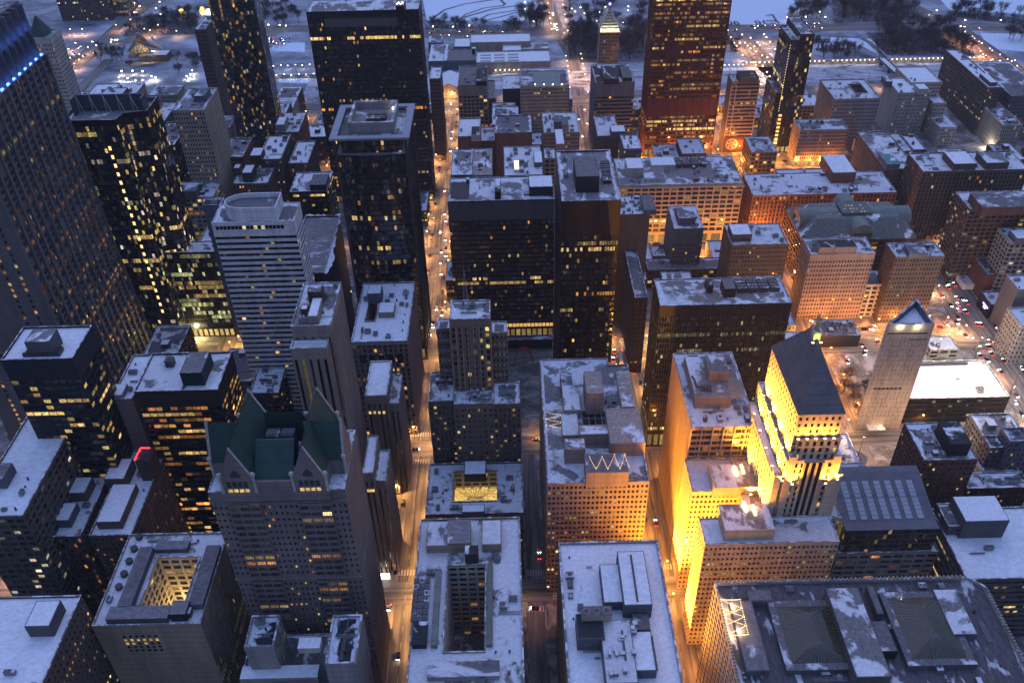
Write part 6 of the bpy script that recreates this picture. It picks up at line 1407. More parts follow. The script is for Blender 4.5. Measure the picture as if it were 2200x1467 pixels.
# ---- museum by the park
def museum():
    rt = root('museum', 'low museum with long snow roofs and a lit pedimented portal ending the street', 'building', (-10, 1080, 0))
    FOOT.append(('museum', -110, 62, 985, 1195, 15))
    def slab(fl, fr, bk, H, wall='beige', roof='full', nm='wing', st='blank', lit=(.1, 'O')):
        a, b, c = U(*fl, H), U(*fr, H), U(*bk, H); f = rfoot(a[0], b[0], a[1], c[1]); walls(rt, f, 0, H, wall, st, lit, 1, 0, glass='old', wallname=nm+'_wall'); roofdeck(rt, f, H, .8, roof, wall)
        return f, H
    f, H = slab((1023, 135), (1183, 132), (1022, 112), 14)
    for i in range(3):
        for j in range(3):
            m = MB(); x = f[0][0]+5+i*17; y = f[0][1]+4+j*10; m.box(x, x+13, y, y+4, H-.9, H-.3, 0); m.build('skylight', [wallmat('museum_skylight', (.22, .26, .27), .3, .1)], rt)
    m = MB(); L = [(f[1][0]-32+k*1.7, .25+.5*((k*7) % 3 == 0)) for k in range(16)]
    slab((1010, 92), (1140, 91), (1024, 74), 13); slab((1012, 118), (1022, 118), (1010, 100), 12, 'slate', 'full')
    slab((952, 131), (1022, 130), (966, 106), 12, 'slate', 'bare'); slab((920, 132), (960, 131), (924, 95), 12, 'slate', 'heavy'); slab((920, 92), (950, 91), (925, 77), 14, 'slate', 'half'); slab((975, 101), (1010, 100), (976, 82), 13, 'slate', 'full')
    slab((1080, 109), (1120, 108), (1082, 92), 9, 'pale', 'full'); slab((1120, 106), (1180, 104), (1125, 92), 7, 'beige', 'mid')
    for k in range(9):
        w = MB(); c = U(970+k*5.2, 124, 3); w.quads([[(c[0], c[1], 2), (c[0]+1.6, c[1], 2), (c[0]+1.6, c[1], 5), (c[0], c[1], 5)]], 0, [(1, .6, .2)]); w.build('window', [GL['old']], rt)
    # portal
    y0 = 985; x0, x1 = -79, -53; m = MB(); m.box(x0, x1, y0, y0+40, 0, 13); m.build('portal_block', [WM('pink')], rt)
    m = MB(); m.ngon([(x0-.6, y0-.6, 13), (x1+.6, y0-.6, 13), ((x0+x1)/2, y0-.6, 19)]); m.build('pediment', [WM('pink')], rt)
    m = MB(); m.quads([[(x0-.8, y0-.7, 13), ((x0+x1)/2, y0-.7, 19.1), ((x0+x1)/2, y0+41, 19.1), (x0-.8, y0+41, 13)], [((x0+x1)/2, y0-.7, 19.1), (x1+.8, y0-.7, 13), (x1+.8, y0+41, 13), ((x0+x1)/2, y0+41, 19.1)]]); m.build('gable_roof', [SNOW['full']], rt)
    for k in range(3):
        w = MB(); u = x0+6.5+k*6.5; w.quads([[(u-1.6, y0-.1, 1), (u+1.6, y0-.1, 1), (u+1.6, y0-.1, 9), (u-1.6, y0-.1, 9)]], 0, [(1.5, .8, .25)]); w.ngon([(u+1.6*math.cos(t), y0-.1, 9+1.6*math.sin(t)) for t in np.linspace(0, math.pi, 9)]); w.build('portal_arch', [GL['old']], rt)
    Lm = bpy.data.lights.new('portal_lamp', 'POINT'); Lm.energy = 9000; Lm.color = (1, .55, .2); o = bpy.data.objects.new('portal_lamp', Lm); COL.objects.link(o); o.parent = rt; o.location = (-66+10, y0-8-1080, 7)
museum()
# ---- bandshell with curling steel petals
def bandshell():
    rt = root('bandshell', 'open air bandshell with curling steel petals lit gold inside', 'pavilion', (-470, 1150, 0))
    steel = plainmat('brushed_steel', (.42, .40, .38), .35, .6)
    def petal(px, py, w, h, ang, curl, z0=3):
        c = U(px, py, 0); m = MB(); nu, nv = 9, 7; P = np.zeros((nu, nv, 3)); ca, sa = math.cos(ang), math.sin(ang)
        for i in range(nu):
            for j in range(nv):
                u = i/(nu-1)-.5; v = j/(nv-1); b = math.sin(v*math.pi*.55)*curl; z = z0+h*math.sin(v*math.pi*.5)*(1-.55*(2*u)**2)
                lx = u*w*(1-.25*v); ly = -b*(1-.3*(2*u)**2)
                P[i, j] = (c[0]+lx*ca-ly*sa, c[1]+lx*sa+ly*ca, z)
        for i in range(nu-1): m.quads([[P[i, j], P[i+1, j], P[i+1, j+1], P[i, j+1]] for j in range(nv-1)])
        o = m.build('petal', [steel], rt); s = o.modifiers.new('thick', 'SOLIDIFY'); s.thickness = .5
    petal(308, 128, 34, 22, .3, 16); petal(330, 108, 30, 26, -.5, 18); petal(352, 112, 26, 24, -1.1, 12); petal(292, 112, 26, 18, .9, 12); petal(322, 138, 24, 12, .2, 10)
    m = MB(); a = U(305, 138, 0); m.box(a[0]-4, a[0]+32, a[1]+6, a[1]+22, 0, 9, 0, 1); m.build('stage_house', [WM('brown'), SNOW['heavy']], rt)
    for px, py in ((312, 118), (330, 104)):
        Lm = bpy.data.lights.new('stage_lamp', 'POINT'); Lm.energy = 9000; Lm.color = (1, .62, .2); o = bpy.data.objects.new('stage_lamp', Lm); COL.objects.link(o); c = U(px, py, 10); o.parent = rt; o.location = (c[0]+470, c[1]-1150-6, 10)
bandshell()
# ================================================================== low infill between the towers
bpy.context.view_layer.update()
_dg = bpy.context.evaluated_depsgraph_get()
LM = [((-296, 470), 'the giant grid tower'), ((-262, 540), 'the screen topped tower'), ((-150, 465), 'the banded tower'), ((-88, 530), 'the roof framed tower'), ((-244, 825), 'the slim glass tower'), ((-115, 760), 'the broad slab tower'),
      ((-260, 690), 'the beige grid tower'), ((-5, 550), 'the broad black slab'), ((45, 460), 'the tall black slab'), ((175, 845), 'the dark red tower'), ((240, 840), 'the mural tower'), ((280, 850), 'the twin slabs'), ((280, 600), 'the library'), ((270, 690), 'the salmon block'),
      ((150, 690), 'the cream arcaded block'), ((245, 435), 'the slit window tower'), ((120, 420), 'the wide black slab'), ((410, 880), 'the concrete hotel'), ((380, 690), 'the huge brown block'), ((150, 320), 'the floodlit tower'), ((-200, 260), 'the court block'), ((-95, 255), 'the gabled tower'),
      ((-440, 840), 'the gothic tower'), ((520, 900), 'the long brown hotel'), ((30, 890), 'the terracotta block'), ((-30, 840), 'the brown club tower'), ((110, 900), 'the ribbed tower'), ((330, 850), 'the court open block')]
def infill():
    rg = random.Random(12); n = 0
    for x0, x1 in ((-600, -525), (-505, -370), (-352, -223), (-205, -71.5), (-53, 74.5), (93.5, 213.5), (230.5, 338), (376, 500), (510, 640)):
        for y0, y1 in ((520, 640), (662, 807), (825, 952), (311, 406.5), (424, 502.5)):
            if x0 == -53 and y0 == 424: continue
            if (x0, y0) == (230.5, 424): continue
            nx = max(1, round((x1-x0)/26)); ny = max(1, round((y1-y0)/34)); sx, sy = (x1-x0)/nx, (y1-y0)/ny
            for i in range(nx):
                for j in range(ny):
                    a, b, c, d = x0+i*sx+.4, x0+(i+1)*sx-.4, y0+j*sy+.4, y0+(j+1)*sy-.4
                    if i == 0: a += 1.6
                    if i == nx-1: b -= 1.6
                    if j == 0: c += 2
                    if j == ny-1: d -= 2
                    if any(a < f[2]+.6 and b > f[1]-.6 and c < f[4]+.6 and d > f[3]-.6 for f in FOOT): continue
                    if rg.random() < .10: continue
                    H = rg.choice((12, 16, 20, 24, 30)) if x0 > -230 else rg.choice((18, 26, 34, 42))
                    if x0 >= 376: H = rg.choice((9, 12, 16))
                    ok = False
                    for px_, py_ in (((a+b)/2, (c+d)/2), (a+3, c+3), (b-3, c+3), ((a+b)/2, d-3)):
                        q = Vector((0, 0, CAMZ)); p = Vector((px_, py_, H+.5)); dd = p-q; L = dd.length
                        v = RM @ np.array([p.x, p.y, p.z-CAMZ]); sx_, sy_ = v[0]/v[2]*F+CX, v[1]/v[2]*F+CY
                        if -30 < sx_ < 2230 and -30 < sy_ < 1480 and not SC.ray_cast(_dg, q, dd/L, distance=L-1)[0]: ok = True
                    if not ok: continue
                    near = sorted(LM, key=lambda t: (t[0][0]-(a+b)/2)**2+(t[0][1]-(c+d)/2)**2)[0][1]
                    w = rg.choice(('brown', 'brown', 'dkbrown', 'tan', 'grey', 'redbrick', 'slate', 'pink')); r = rg.choice(('heavy', 'mid', 'half', 'mid', 'full'))
                    cn = {'brown': 'brown', 'dkbrown': 'dark brown', 'tan': 'tan', 'grey': 'grey', 'redbrick': 'red brick', 'slate': 'slate grey', 'pink': 'pinkish'}[w]
                    ht = 'low' if H < 18 else 'middling' if H < 27 else 'tallish'
                    sn = {'heavy': 'mostly snowed', 'mid': 'half snowed', 'half': 'thinly snowed', 'full': 'fully snowed'}[r]
                    lab = '%s %s infill building with a %s flat roof beside %s' % (ht, cn, sn, near)
                    rt = root('infill_building', lab, 'building', ((a+b)/2, (c+d)/2, 0), 'low infill buildings between the towers'); f = rfoot(a, b, c, d)
                    walls(rt, f, 0, H, w, rg.choice(('pair', 'grid', 'punch')), (rg.uniform(.05, .25), 'YO'), 1, 4.2, glass='old', bottom=.15, lobby_glow=rg.choice((.1, .4, .8)))
                    roofdeck(rt, f, H, .9, r, w)
                    if rg.random() < .6:
                        u, v = rg.uniform(a+3, b-9), rg.uniform(c+4, d-9); m = MB(); m.box(u, u+5, v, v+5, H-1, H+3, 0, 1); m.build('penthouse', [WM(w), SNOW['full']], rt)
                    clutter(rt, (a, b, c, d), H-.9, 2, n); n += 1
    print('infill', n)
infill()
# ================================================================== GROUND, STREETS
def struct(name, m, mats): o = m.build(name, mats); o['kind'] = 'structure'; return o
M_ASPH = snowmat('asphalt_slush', .50, (.085, .08, .075), scale=.06, snow=(.28, .265, .25), soft=.12)
M_ASPH_E = snowmat('asphalt_tracks_east', .50, (.075, .07, .066), scale=.35, snow=(.30, .285, .27), soft=.14, aniso=(1., .035))
M_ASPH_S = snowmat('asphalt_tracks_south', .50, (.075, .07, .066), scale=.35, snow=(.30, .285, .27), soft=.14, aniso=(.035, 1.))
M_PAVE = snowmat('pavement_snow', .48, (.11, .105, .10), scale=.09, snow=(.36, .35, .35), soft=.08)
M_PARK = snowmat('park_snow', .62, (.05, .052, .058), scale=.022, snow=(.46, .51, .60), soft=.16)
M_FIELD = snowmat('snowfield', 1.6, (.3, .3, .32), scale=.03, snow=(.66, .77, .90), soft=.1)
M_PATH = snowmat('path_slush', .35, (.12, .11, .11), scale=.06, snow=(.35, .34, .34), soft=.15)
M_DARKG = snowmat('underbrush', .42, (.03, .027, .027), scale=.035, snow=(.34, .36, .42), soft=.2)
M_PAINT = plainmat('road_paint', (.42, .41, .38), .8)
m = MB(); m.quads([[(-4000, -600, 0), (4000, -600, 0), (4000, 6000, 0), (-4000, 6000, 0)]]); struct('ground', m, [M_PARK])
m = MB(); m.quads([[(-900, -100, .004), (760, -100, .004), (760, 1000, .004), (-900, 1000, .004)]]); struct('city_ground', m, [M_PAVE])
def strip(pts, w, z):
    m = MB(); P = [np.array(p, float) for p in pts]; L, R = [], []
    for i, p in enumerate(P):
        d = P[min(i+1, len(P)-1)]-P[max(i-1, 0)]; d /= np.linalg.norm(d); n = np.array([-d[1], d[0]]); L.append(p+n*w/2); R.append(p-n*w/2)
    m.quads([[(*R[i], z), (*R[i+1], z), (*L[i+1], z), (*L[i], z)] for i in range(len(P)-1)]); return m
def ground_patch(name, pts, z, mat):
    m = MB(); P = [U(x, y) for x, y in pts]; A = sum(P[i-1][0]*P[i][1]-P[i][0]*P[i-1][1] for i in range(len(P)))
    m.ngon([(*p, z) for p in (P if A > 0 else P[::-1])]); struct(name, m, [mat])
ground_patch('snowfield', ((917, 44), (1125, 46), (1170, 18), (1180, -40), (900, -40)), .004, M_FIELD)
ground_patch('snowfield', ((1540, 55), (1700, 55), (1690, 30), (1740, 0), (1740, -40), (1530, -40)), .004, M_FIELD)
ground_patch('snowfield', ((2040, 22), (2260, 34), (2260, -40), (1985, -40)), .004, M_FIELD)
ground_patch('snowfield', ((2125, 104), (2240, 116), (2240, 74), (2105, 72)), .004, M_FIELD)
ground_patch('snowfield', ((1752, 104), (1840, 104), (1846, 96), (1895, 122), (1915, 122), (1872, 84), (1760, 80)), .004, M_FIELD)
ground_patch('snowfield', ((575, 110), (655, 112), (655, 92), (590, 92)), .004, M_FIELD)
ground_patch('snowfield', ((600, 178), (690, 180), (690, 160), (596, 158)), .006, M_FIELD)
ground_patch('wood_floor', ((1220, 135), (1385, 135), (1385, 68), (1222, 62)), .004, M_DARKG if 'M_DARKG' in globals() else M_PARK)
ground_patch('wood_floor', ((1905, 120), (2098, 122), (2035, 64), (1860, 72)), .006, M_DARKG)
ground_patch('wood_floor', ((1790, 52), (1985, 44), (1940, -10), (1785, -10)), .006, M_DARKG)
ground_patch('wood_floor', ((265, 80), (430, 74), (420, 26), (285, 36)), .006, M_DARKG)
Z = [.012]
def road(name, pts, w, mat=None):
    along_e = abs(pts[-1][1]-pts[0][1]) > abs(pts[-1][0]-pts[0][0])
    struct(name, strip(pts, w, Z[0]), [mat or (M_ASPH_E if along_e else M_ASPH_S)]); Z[0] += .004
px = lambda *a: [U(x, y) for x, y in a]
jack = [(84, 150), (84, 1000), (86, 1110), (72, 1210), (67, 1310), (55, 1430)]
cong = [(357, 250), (357, 620), (352, 850), (338, 1000), (318, 1100), (303, 1200)]
columbus = px((-60, 62), (150, 128), (330, 70), (650, 62), (950, 74), (1160, 70), (1560, 62), (1900, 58), (2060, 58), (2300, 62))
balbo = px((2290, 215), (2200, 165), (2060, 66), (1985, 30), (1900, -12))
road('road', [(-62, 60), (-62, 975)], 17); road('road', jack, 17); road('road', cong, 34); road('road', [(222, 150), (222, 985)], 15); road('road', [(-214, 150), (-214, 1200)], 15); road('road', [(-361, 300), (-361, 1000)], 15); road('road', [(-515, 500), (-515, 1140)], 15)
road('road', [(10, 150), (10, 500)], 9)
for y, w in ((165, 14), (302, 15), (415, 15), (511, 15), (651, 20), (816, 15)): road('road', [(-600, y), (700, y)], w)
road('road', [(-640, 968), (700, 976)], 28)
road('road', columbus, 30); road('road', balbo, 30)
road('road', px((150, 150), (205, 105), (245, 70), (300, 20), (345, -15)), 26)
road('path', px((2000, 78), (1960, 60), (1900, 50)), 8, M_PATH) if False else None
for P, w in ((px((930, 42), (925, 50), (935, 53), (970, 48), (1010, 34), (1060, 20), (1110, 13), (1150, 12)), 5), (px((930, 40), (955, 22), (1000, 9), (1060, 0), (1075, 0), (1085, 10), (1078, 14)), 4.5), (px((978, 50), (1000, 32), (1040, 18), (1080, 13)), 4), (px((1025, 45), (1050, 32), (1110, 23), (1130, 22)), 4), (px((1040, 46), (1090, 33), (1120, 24)), 3.5), (px((1850, 82), (1868, 92), (1892, 115), (1902, 125)), 7), (px((330, 45), (370, 62), (430, 62)), 6)):
    road('path', P, w, M_PATH)
# rail trench: dark bed with rails, retaining wall
m = MB(); m.quads([[(-240, 1012, .02), (580, 1012, .02), (580, 1062, .02), (-240, 1062, .02)]]); struct('rail_bed', m, [snowmat('rail_snow', .75, (.10, .09, .09), scale=.05, snow=(.55, .56, .62), soft=.08)])
m = MB()
for k in range(10): y = 1014+k*4.4; m.box(60, 580, y-.12, y+.12, .02, .25)
o = struct('rail_track', m, [M_UNITD])
def thing_mesh(name, m, mats, lab, cat, group=None, kind=None):
    o = m.build(name, mats); tag(o, lab, cat, group, kind); return o
m = MB(); m.box(292, 590, 1066, 1067.2, 0, 5.5, 0, 1); thing_mesh('retaining_wall', m, [WM('beige'), SNOW['full']], 'long beige retaining wall lit by a row of white lamps along the rail trench', 'wall')
m = MB(); m.box(-15, 60, 1060, 1061.2, 0, 5.5, 0, 1); thing_mesh('retaining_wall', m, [WM('beige'), SNOW['full']], 'short beige retaining wall with lamps beside the museum', 'wall')
m = MB(); m.box(-300, -215, 1060, 1061.2, 0, 5, 0, 1); thing_mesh('retaining_wall', m, [WM('grey'), SNOW['full']], 'short grey retaining wall with lamps left of the broad slab tower', 'wall')
# footbridge over the rails
a, b = U(1894, 126, 8), U(1933, 162, 8); w = 4.5
m = MB(); d = np.array(b)-np.array(a); d /= np.linalg.norm(d); n = np.array([-d[1], d[0]])*w; A, B = np.array(a), np.array(b)
for z0, z1, k in ((6.6, 8, 0),):
    c4 = [A-n, B-n, B+n, A+n]; c4 = c4 if np.cross(c4[1]-c4[0], c4[2]-c4[1]) > 0 else c4[::-1]; m.prism([tuple(p) for p in c4], z0, z1, 0, 1)
o = thing_mesh('footbridge', m, [WM('dkgrey'), SNOW['full']], 'snow covered footbridge crossing the rail trench', 'bridge')
for s in (-1, 1):
    q = MB(); e = n*s*.97; q.quads([[(*(A+e), 8), (*(B+e), 8), (*(B+e), 9.6), (*(A+e), 9.6)]]); p_ = q.build('parapet', [WM('dkgrey')], o); p_.modifiers.new('t', 'SOLIDIFY').thickness = .3
for t in (.05, .5, .95):
    q = MB(); c = A+(B-A)*t; q.box(c[0]-2, c[0]+2, c[1]-1, c[1]+1, 0, 6.6); q.build('pier', [WM('dkgrey')], o)
# catenary gantries
for k, X in enumerate((395, 430, 470, 505, 545)):
    m = MB(); m.tube((X, 1013, 0), (X, 1013, 8), .2, .15, 5); m.tube((X, 1058, 0), (X, 1058, 8), .2, .15, 5); m.tube((X, 1013, 7.6), (X, 1058, 7.6), .15, .15, 4)
    thing_mesh('rail_gantry', m, [M_UNITD], 'dark steel gantry standing over the snowy rail tracks', 'gantry', 'gantries over the rail tracks')
# crossing paint
def zebra(cx, cy, w, l, n, along):
    m = MB()
    for k in range(n):
        t = (k+.5)/n-.5
        if along == 'x': x = cx+t*w; m.quads([[(x-w/n*.28, cy-l/2, .11), (x+w/n*.28, cy-l/2, .11), (x+w/n*.28, cy+l/2, .11), (x-w/n*.28, cy+l/2, .11)]])
        else: y = cy+t*w; m.quads([[(cx-l/2, y-w/n*.28, .11), (cx+l/2, y-w/n*.28, .11), (cx+l/2, y+w/n*.28, .11), (cx-l/2, y+w/n*.28, .11)]])
    struct('road_marking', m, [M_PAINT])
zebra(-62, 428, 15, 4, 9, 'x'); zebra(-62, 403, 15, 4, 9, 'x'); zebra(10, 314, 9, 4, 6, 'x'); zebra(10, 290, 9, 4, 6, 'x'); zebra(-1, 302, 13, 3.5, 8, 'y'); zebra(21, 302, 13, 3.5, 8, 'y'); zebra(84, 316, 15, 4, 9, 'x'); zebra(-62, 316, 15, 4, 9, 'x'); zebra(357, 405, 30, 4, 16, 'x'); zebra(357, 500, 30, 4, 16, 'x')
m = MB()
for k in range(46):
    y = 385+k*9
    for x in (345.5, 351.5, 363, 368.5): m.quads([[(x-.12, y, .112), (x+.12, y, .112), (x+.12, y+4, .112), (x-.12, y+4, .112)]])
for k in range(80): y = 180+k*9.7; m.quads([[(-62.12, y, .112), (-61.88, y, .112), (-61.88, y+4, .112), (-62.12, y+4, .112)], [(83.9, y, .112), (84.1, y, .112), (84.1, y+4, .112), (83.9, y+4, .112)]])
struct('road_marking', m, [M_PAINT])
# raised block pavements with kerbs
xs = [(-505, -370), (-352, -223), (-205, -71.5), (-53, 4.5), (15.5, 74.5), (93.5, 213.5), (230.5, 338), (376, 500), (510, 640)]
ys = [(174, 293), (311, 406.5), (424, 502.5), (520, 640), (662, 807), (825, 954)]
for x0, x1 in xs:
    for y0, y1 in ys:
        if x0 == -53 and y0 >= 424: x1 = 74.5
        if x0 == 15.5 and y0 >= 424: continue
        m = MB(); m.box(x0, x1, y0, y1, 0, .15); struct('pavement', m, [M_PAVE])
        if x0 == -53: x1 = 4.5

# ================================================================== STREET LAMPS
M_POLE = plainmat('pole_paint', (.05, .05, .05), .5, .3)
LENS = {}
def lens(k, col, e):
    if k not in LENS: LENS[k] = plainmat('lamp_lens_'+k, tuple(min(1, c) for c in col), .4, 0, col, e, 'NONE')
    return LENS[k]
def lamp_proto(k, h, col, e, r=.55):
    m = MB(); m.tube((0, 0, 0), (0, 0, h), .11, .07, 5); m.tube((0, 0, h), (0, 1.3, h+.35), .06, .05, 4); m.tube((0, 0, 0), (0, 0, .8), .22, .18, 6)
    o = m.build('street_lamp', [M_POLE], link=False)
    q = MB(); q.ball((0, 1.3, h+.15), r, 7, 5, 0, .6); hd = q.build('lamp_head', [lens(k, col, e)], link=False)
    return o, hd
PROTO = {}; LAMPK = 4.4
def lamps(pts, k, label, group, h=9., col=(1., .62, .27), e=30., power=3000., every=1, r=.55, rz=None, up=False):
    if k not in PROTO: PROTO[k] = lamp_proto(k, h, col, e, r)
    o0, h0 = PROTO[k]
    L = bpy.data.lights.new('lamp_glow_'+k, 'POINT' if up else 'SPOT'); L.energy = power*every*LAMPK; L.color = col; L.shadow_soft_size = .4
    if not up: L.spot_size = math.radians(158); L.spot_blend = .55
    for i, p in enumerate(pts):
        o = o0.copy(); COL.objects.link(o); o.location = (p[0], p[1], p[2] if len(p) > 2 else .1); o.rotation_euler = (0, 0, rz if rz is not None else (0 if i % 2 else math.pi)); tag(o, label, 'street lamp', group)
        c = h0.copy(); COL.objects.link(c); c.parent = o
        if i % every == 0 and power > 0:
            l = bpy.data.objects.new('lamp_glow', L); COL.objects.link(l); l.parent = o; l.location = (0, 1.3, h-.9)
def both(xa, xb, y0, y1, st, f=None):
    out = []; y = y0; k = 0
    while y < y1:
        out.append((xa if k % 2 else xb, y)); y += st/2; k += 1
    return out
AMB = (1., .46, .115); ORG = (1., .34, .05); PNK = (1., .50, .22); WHT = (1., .84, .62)
lamps(both(-72.5, -51.5, 178, 960, 30), 'amber', 'street lamp glowing amber on the canyon street left of the broad black slab', 'lamps along the canyon street', col=AMB, e=18, power=4300)
lamps(both(74, 94, 150, 410, 34), 'sodium', 'sodium street lamp on the street at the foot of the floodlit tower', 'lamps below the floodlit tower', col=ORG, e=22, power=3000, up=True)
lamps(both(74, 94, 430, 620, 36), 'amber', 'street lamp on the street right of the tall black slab', 'lamps beside the tall black slab', col=AMB, power=4300)
lamps(both(74, 94, 640, 1000, 24)+both(76, 95, 1012, 1105, 17)+both(63, 84, 1180, 1400, 22), 'pinkish', 'street lamp in the beaded row on the avenue leading out to the park', 'lamps on the avenue to the park', col=PNK, e=24, power=1700)
lamps(both(213, 231, 560, 960, 40)+both(213, 231, 440, 540, 30), 'sodium', 'sodium street lamp on the street before the long salmon block', 'lamps before the long salmon block', col=ORG, e=22, power=5000, up=True)
lamps([(x, y) for x in range(100, 340, 30) for y in (641, 662)], 'sodium', 'sodium street lamp on the broad street before the long cream block', 'lamps before the long cream block', col=ORG, power=7000, up=True)
lamps([(x, y) for x in range(100, 330, 34) for y in (807, 826)], 'sodium', 'sodium street lamp at the foot of the dark red tower', 'lamps at the foot of the dark red tower', col=ORG, power=5200, up=True)
lamps(both(338.5, 375.5, 390, 660, 52)+both(330, 372, 680, 980, 60), 'pinkish', 'street lamp beside the wide snowy avenue full of cars', 'lamps beside the wide avenue', col=PNK, power=5200)
cp = []
for x, y in ((1570, 80), (1595, 76), (1612, 104), (1625, 112), (1637, 119), (1613, 83), (1620, 100), (1590, 94), (1600, 92), (1607, 100), (1577, 92), (1583, 100), (1618, 134), (1632, 136), (1647, 155), (1639, 164), (1653, 164), (1660, 157), (1635, 181), (1649, 125), (1655, 117), (1666, 107), (1654, 90), (1647, 82), (1641, 74), (1673, 82), (1627, 91), (1633, 99), (1595, 118), (1624, 142), (1638, 142)):
    cp.append(U(x, y, 8))
lamps([(x, y) for x, y in cp], 'plaza', 'white lamp in the fan of lamps on the plaza ramps above the wide avenue', 'lamps on the plaza ramps', h=8, col=PNK, e=26, power=1500, r=.7)
lamps([(x, 302+s*9.5) for x in range(-330, 320, 46) for s in (-1, 1)], 'amber', 'street lamp on the nearest cross street between the bank blocks', 'lamps on the nearest cross street', col=AMB, power=2300)
lamps([(x, 415+s*9.5) for x in range(-330, 0, 44) for s in (-1, 1)]+[(x, 424.5) for x in range(20, 330, 50)], 'amber', 'street lamp on the second cross street before the plaza', 'lamps on the second cross street', col=AMB, power=2300)
lamps([(x, 511+s*9.5) for x in range(-330, -70, 40) for s in (-1, 1)]+[(x, 519) for x in range(100, 330, 45)], 'amber', 'street lamp on the cross street at the foot of the low yellow lit slab', 'lamps by the yellow lit slab', col=(1., .6, .16), power=3200)
lamps([(x, 533) for x in range(225, 332, 13)]+[(x, 795) for x in range(286, 330, 12)], 'sodium', 'sodium street lamp at the foot of the brick blocks before the library', 'lamps before the library', col=ORG, power=2700, up=True)
lamps([(x, 651+s*11.5) for x in range(-330, -40, 36) for s in (-1, 1)], 'amber', 'street lamp on the broad street left of the canyon street', 'lamps on the broad street', col=AMB, power=2500)
lamps([(x, 816+s*9.5) for x in range(-330, 60, 50) for s in (-1, 1)], 'sodium', 'sodium street lamp on the far cross street before the museum', 'lamps on the far cross street', col=ORG, power=2500)
lamps(both(-223.5, -205, 290, 960, 48), 'amber', 'street lamp on the street behind the white banded tower', 'lamps behind the white banded tower', col=AMB, power=2600)
lamps([(-300, 400), (-313, 428), (-330, 450), (-345, 470), (-290, 330), (-260, 308)], 'amber', 'street lamp on the side street beside the dark masonry block of square windows', 'lamps beside the dark masonry block', col=ORG, power=2600)
lamps([(x, 966+s*16) for x in range(-620, 640, 62) for s in (-1, 1)], 'pinkish', 'street lamp on the park edge avenue', 'lamps on the park edge avenue', col=PNK, power=2600)
lamps([(x, 1064.5, 0) for x in np.arange(296, 590, 5.6)], 'wall', 'white lamp in the long row along the beige retaining wall', 'lamps along the retaining wall', h=5.2, col=WHT, e=20, power=75, every=2, r=.5, rz=math.pi)
lamps([(x, 1058.5, 0) for x in np.arange(-12, 60, 5.6)]+[(x, 1058.5, 0) for x in np.arange(240, 292, 5.6)], 'wall', 'white lamp in the short row beside the museum and the red tower', 'lamps beside the museum', h=5.2, col=WHT, e=20, power=75, every=2, r=.5, rz=math.pi)
lamps([(x, 1058.5, 0) for x in np.arange(-298, -216, 9)]+[(x, 1090, 0) for x in np.arange(-290, -216, 9)], 'wall', 'white lamp in the paired rows left of the broad slab tower', 'lamps left of the broad slab tower', h=5.2, col=WHT, e=20, power=75, every=2, r=.5)
pl = []
for x, y in ((262, 153), (284, 154), (307, 153), (255, 168), (275, 168), (266, 178), (292, 173), (262, 188), (285, 192), (277, 203), (270, 208), (302, 200), (326, 164), (333, 168), (307, 172), (412, 153), (410, 160), (400, 165)): pl.append(U(x, y, 5))
lamps(pl, 'park', 'round white park lamp on the plaza by the bandshell', 'lamps on the plaza by the bandshell', h=5, col=WHT, e=30, power=900, r=.75)
pk = [U(x, y, 6) for x, y in ((240, 84), (246, 86), (252, 84), (237, 90), (272, 53), (240, 28), (300, 12), (342, 4), (345, 30), (288, 27), (295, 25), (334, 18), (1228, 17), (1236, 25), (1247, 15), (1275, 32), (1278, 50), (1256, 29), (1262, 50), (1282, 45), (1288, 25), (1301, 15), (1330, 27), (1339, 48), (1349, 21), (1350, 14), (1128, 4), (1128, 20), (1128, 30), (1147, 46), (1113, 57), (930, 57), (973, 56), (1008, 55), (1703, 16), (1714, 16), (1737, 23), (1692, 37), (1761, 24), (1732, 36), (1773, 35), (1755, 2), (2012, 21), (2075, 43), (2150, 42), (560, 38), (577, 52), (600, 54), (614, 54), (548, 40))]
lamps(pk, 'park', 'small white park lamp among the bare trees', 'lamps among the park trees', h=6, col=WHT, power=260, r=.75)
bb = [U(x, y, 8) for x, y in ((2072, 70), (2080, 76), (2088, 80), (2094, 86), (2102, 91), (2110, 96), (2040, 66), (2047, 71), (2060, 81), (2074, 91), (2105, 112), (2112, 120), (2127, 131), (2133, 131), (2144, 146), (2150, 152), (2160, 159), (2167, 170), (2125, 106), (2132, 112), (2147, 119), (2165, 131), (2172, 133), (2181, 133), (2180, 146), (2186, 145), (2152, 167), (2178, 172))]
lamps(bb, 'pinkish', 'street lamp on the bridge street at the upper right', 'lamps on the bridge street', col=ORG, power=1700)
lamps([p for p in (U(x, y, 8) for x, y in ((150, 132), (170, 120), (190, 103), (160, 140), (142, 100), (110, 95), (118, 70), (150, 66), (178, 64), (280, 45), (250, 55), (310, 65), (340, 55), (230, 20), (290, 8), (322, 68), (380, 68)))], 'pinkish', 'street lamp by the curving avenue at the upper left', 'lamps by the curving avenue', col=PNK, power=2600)

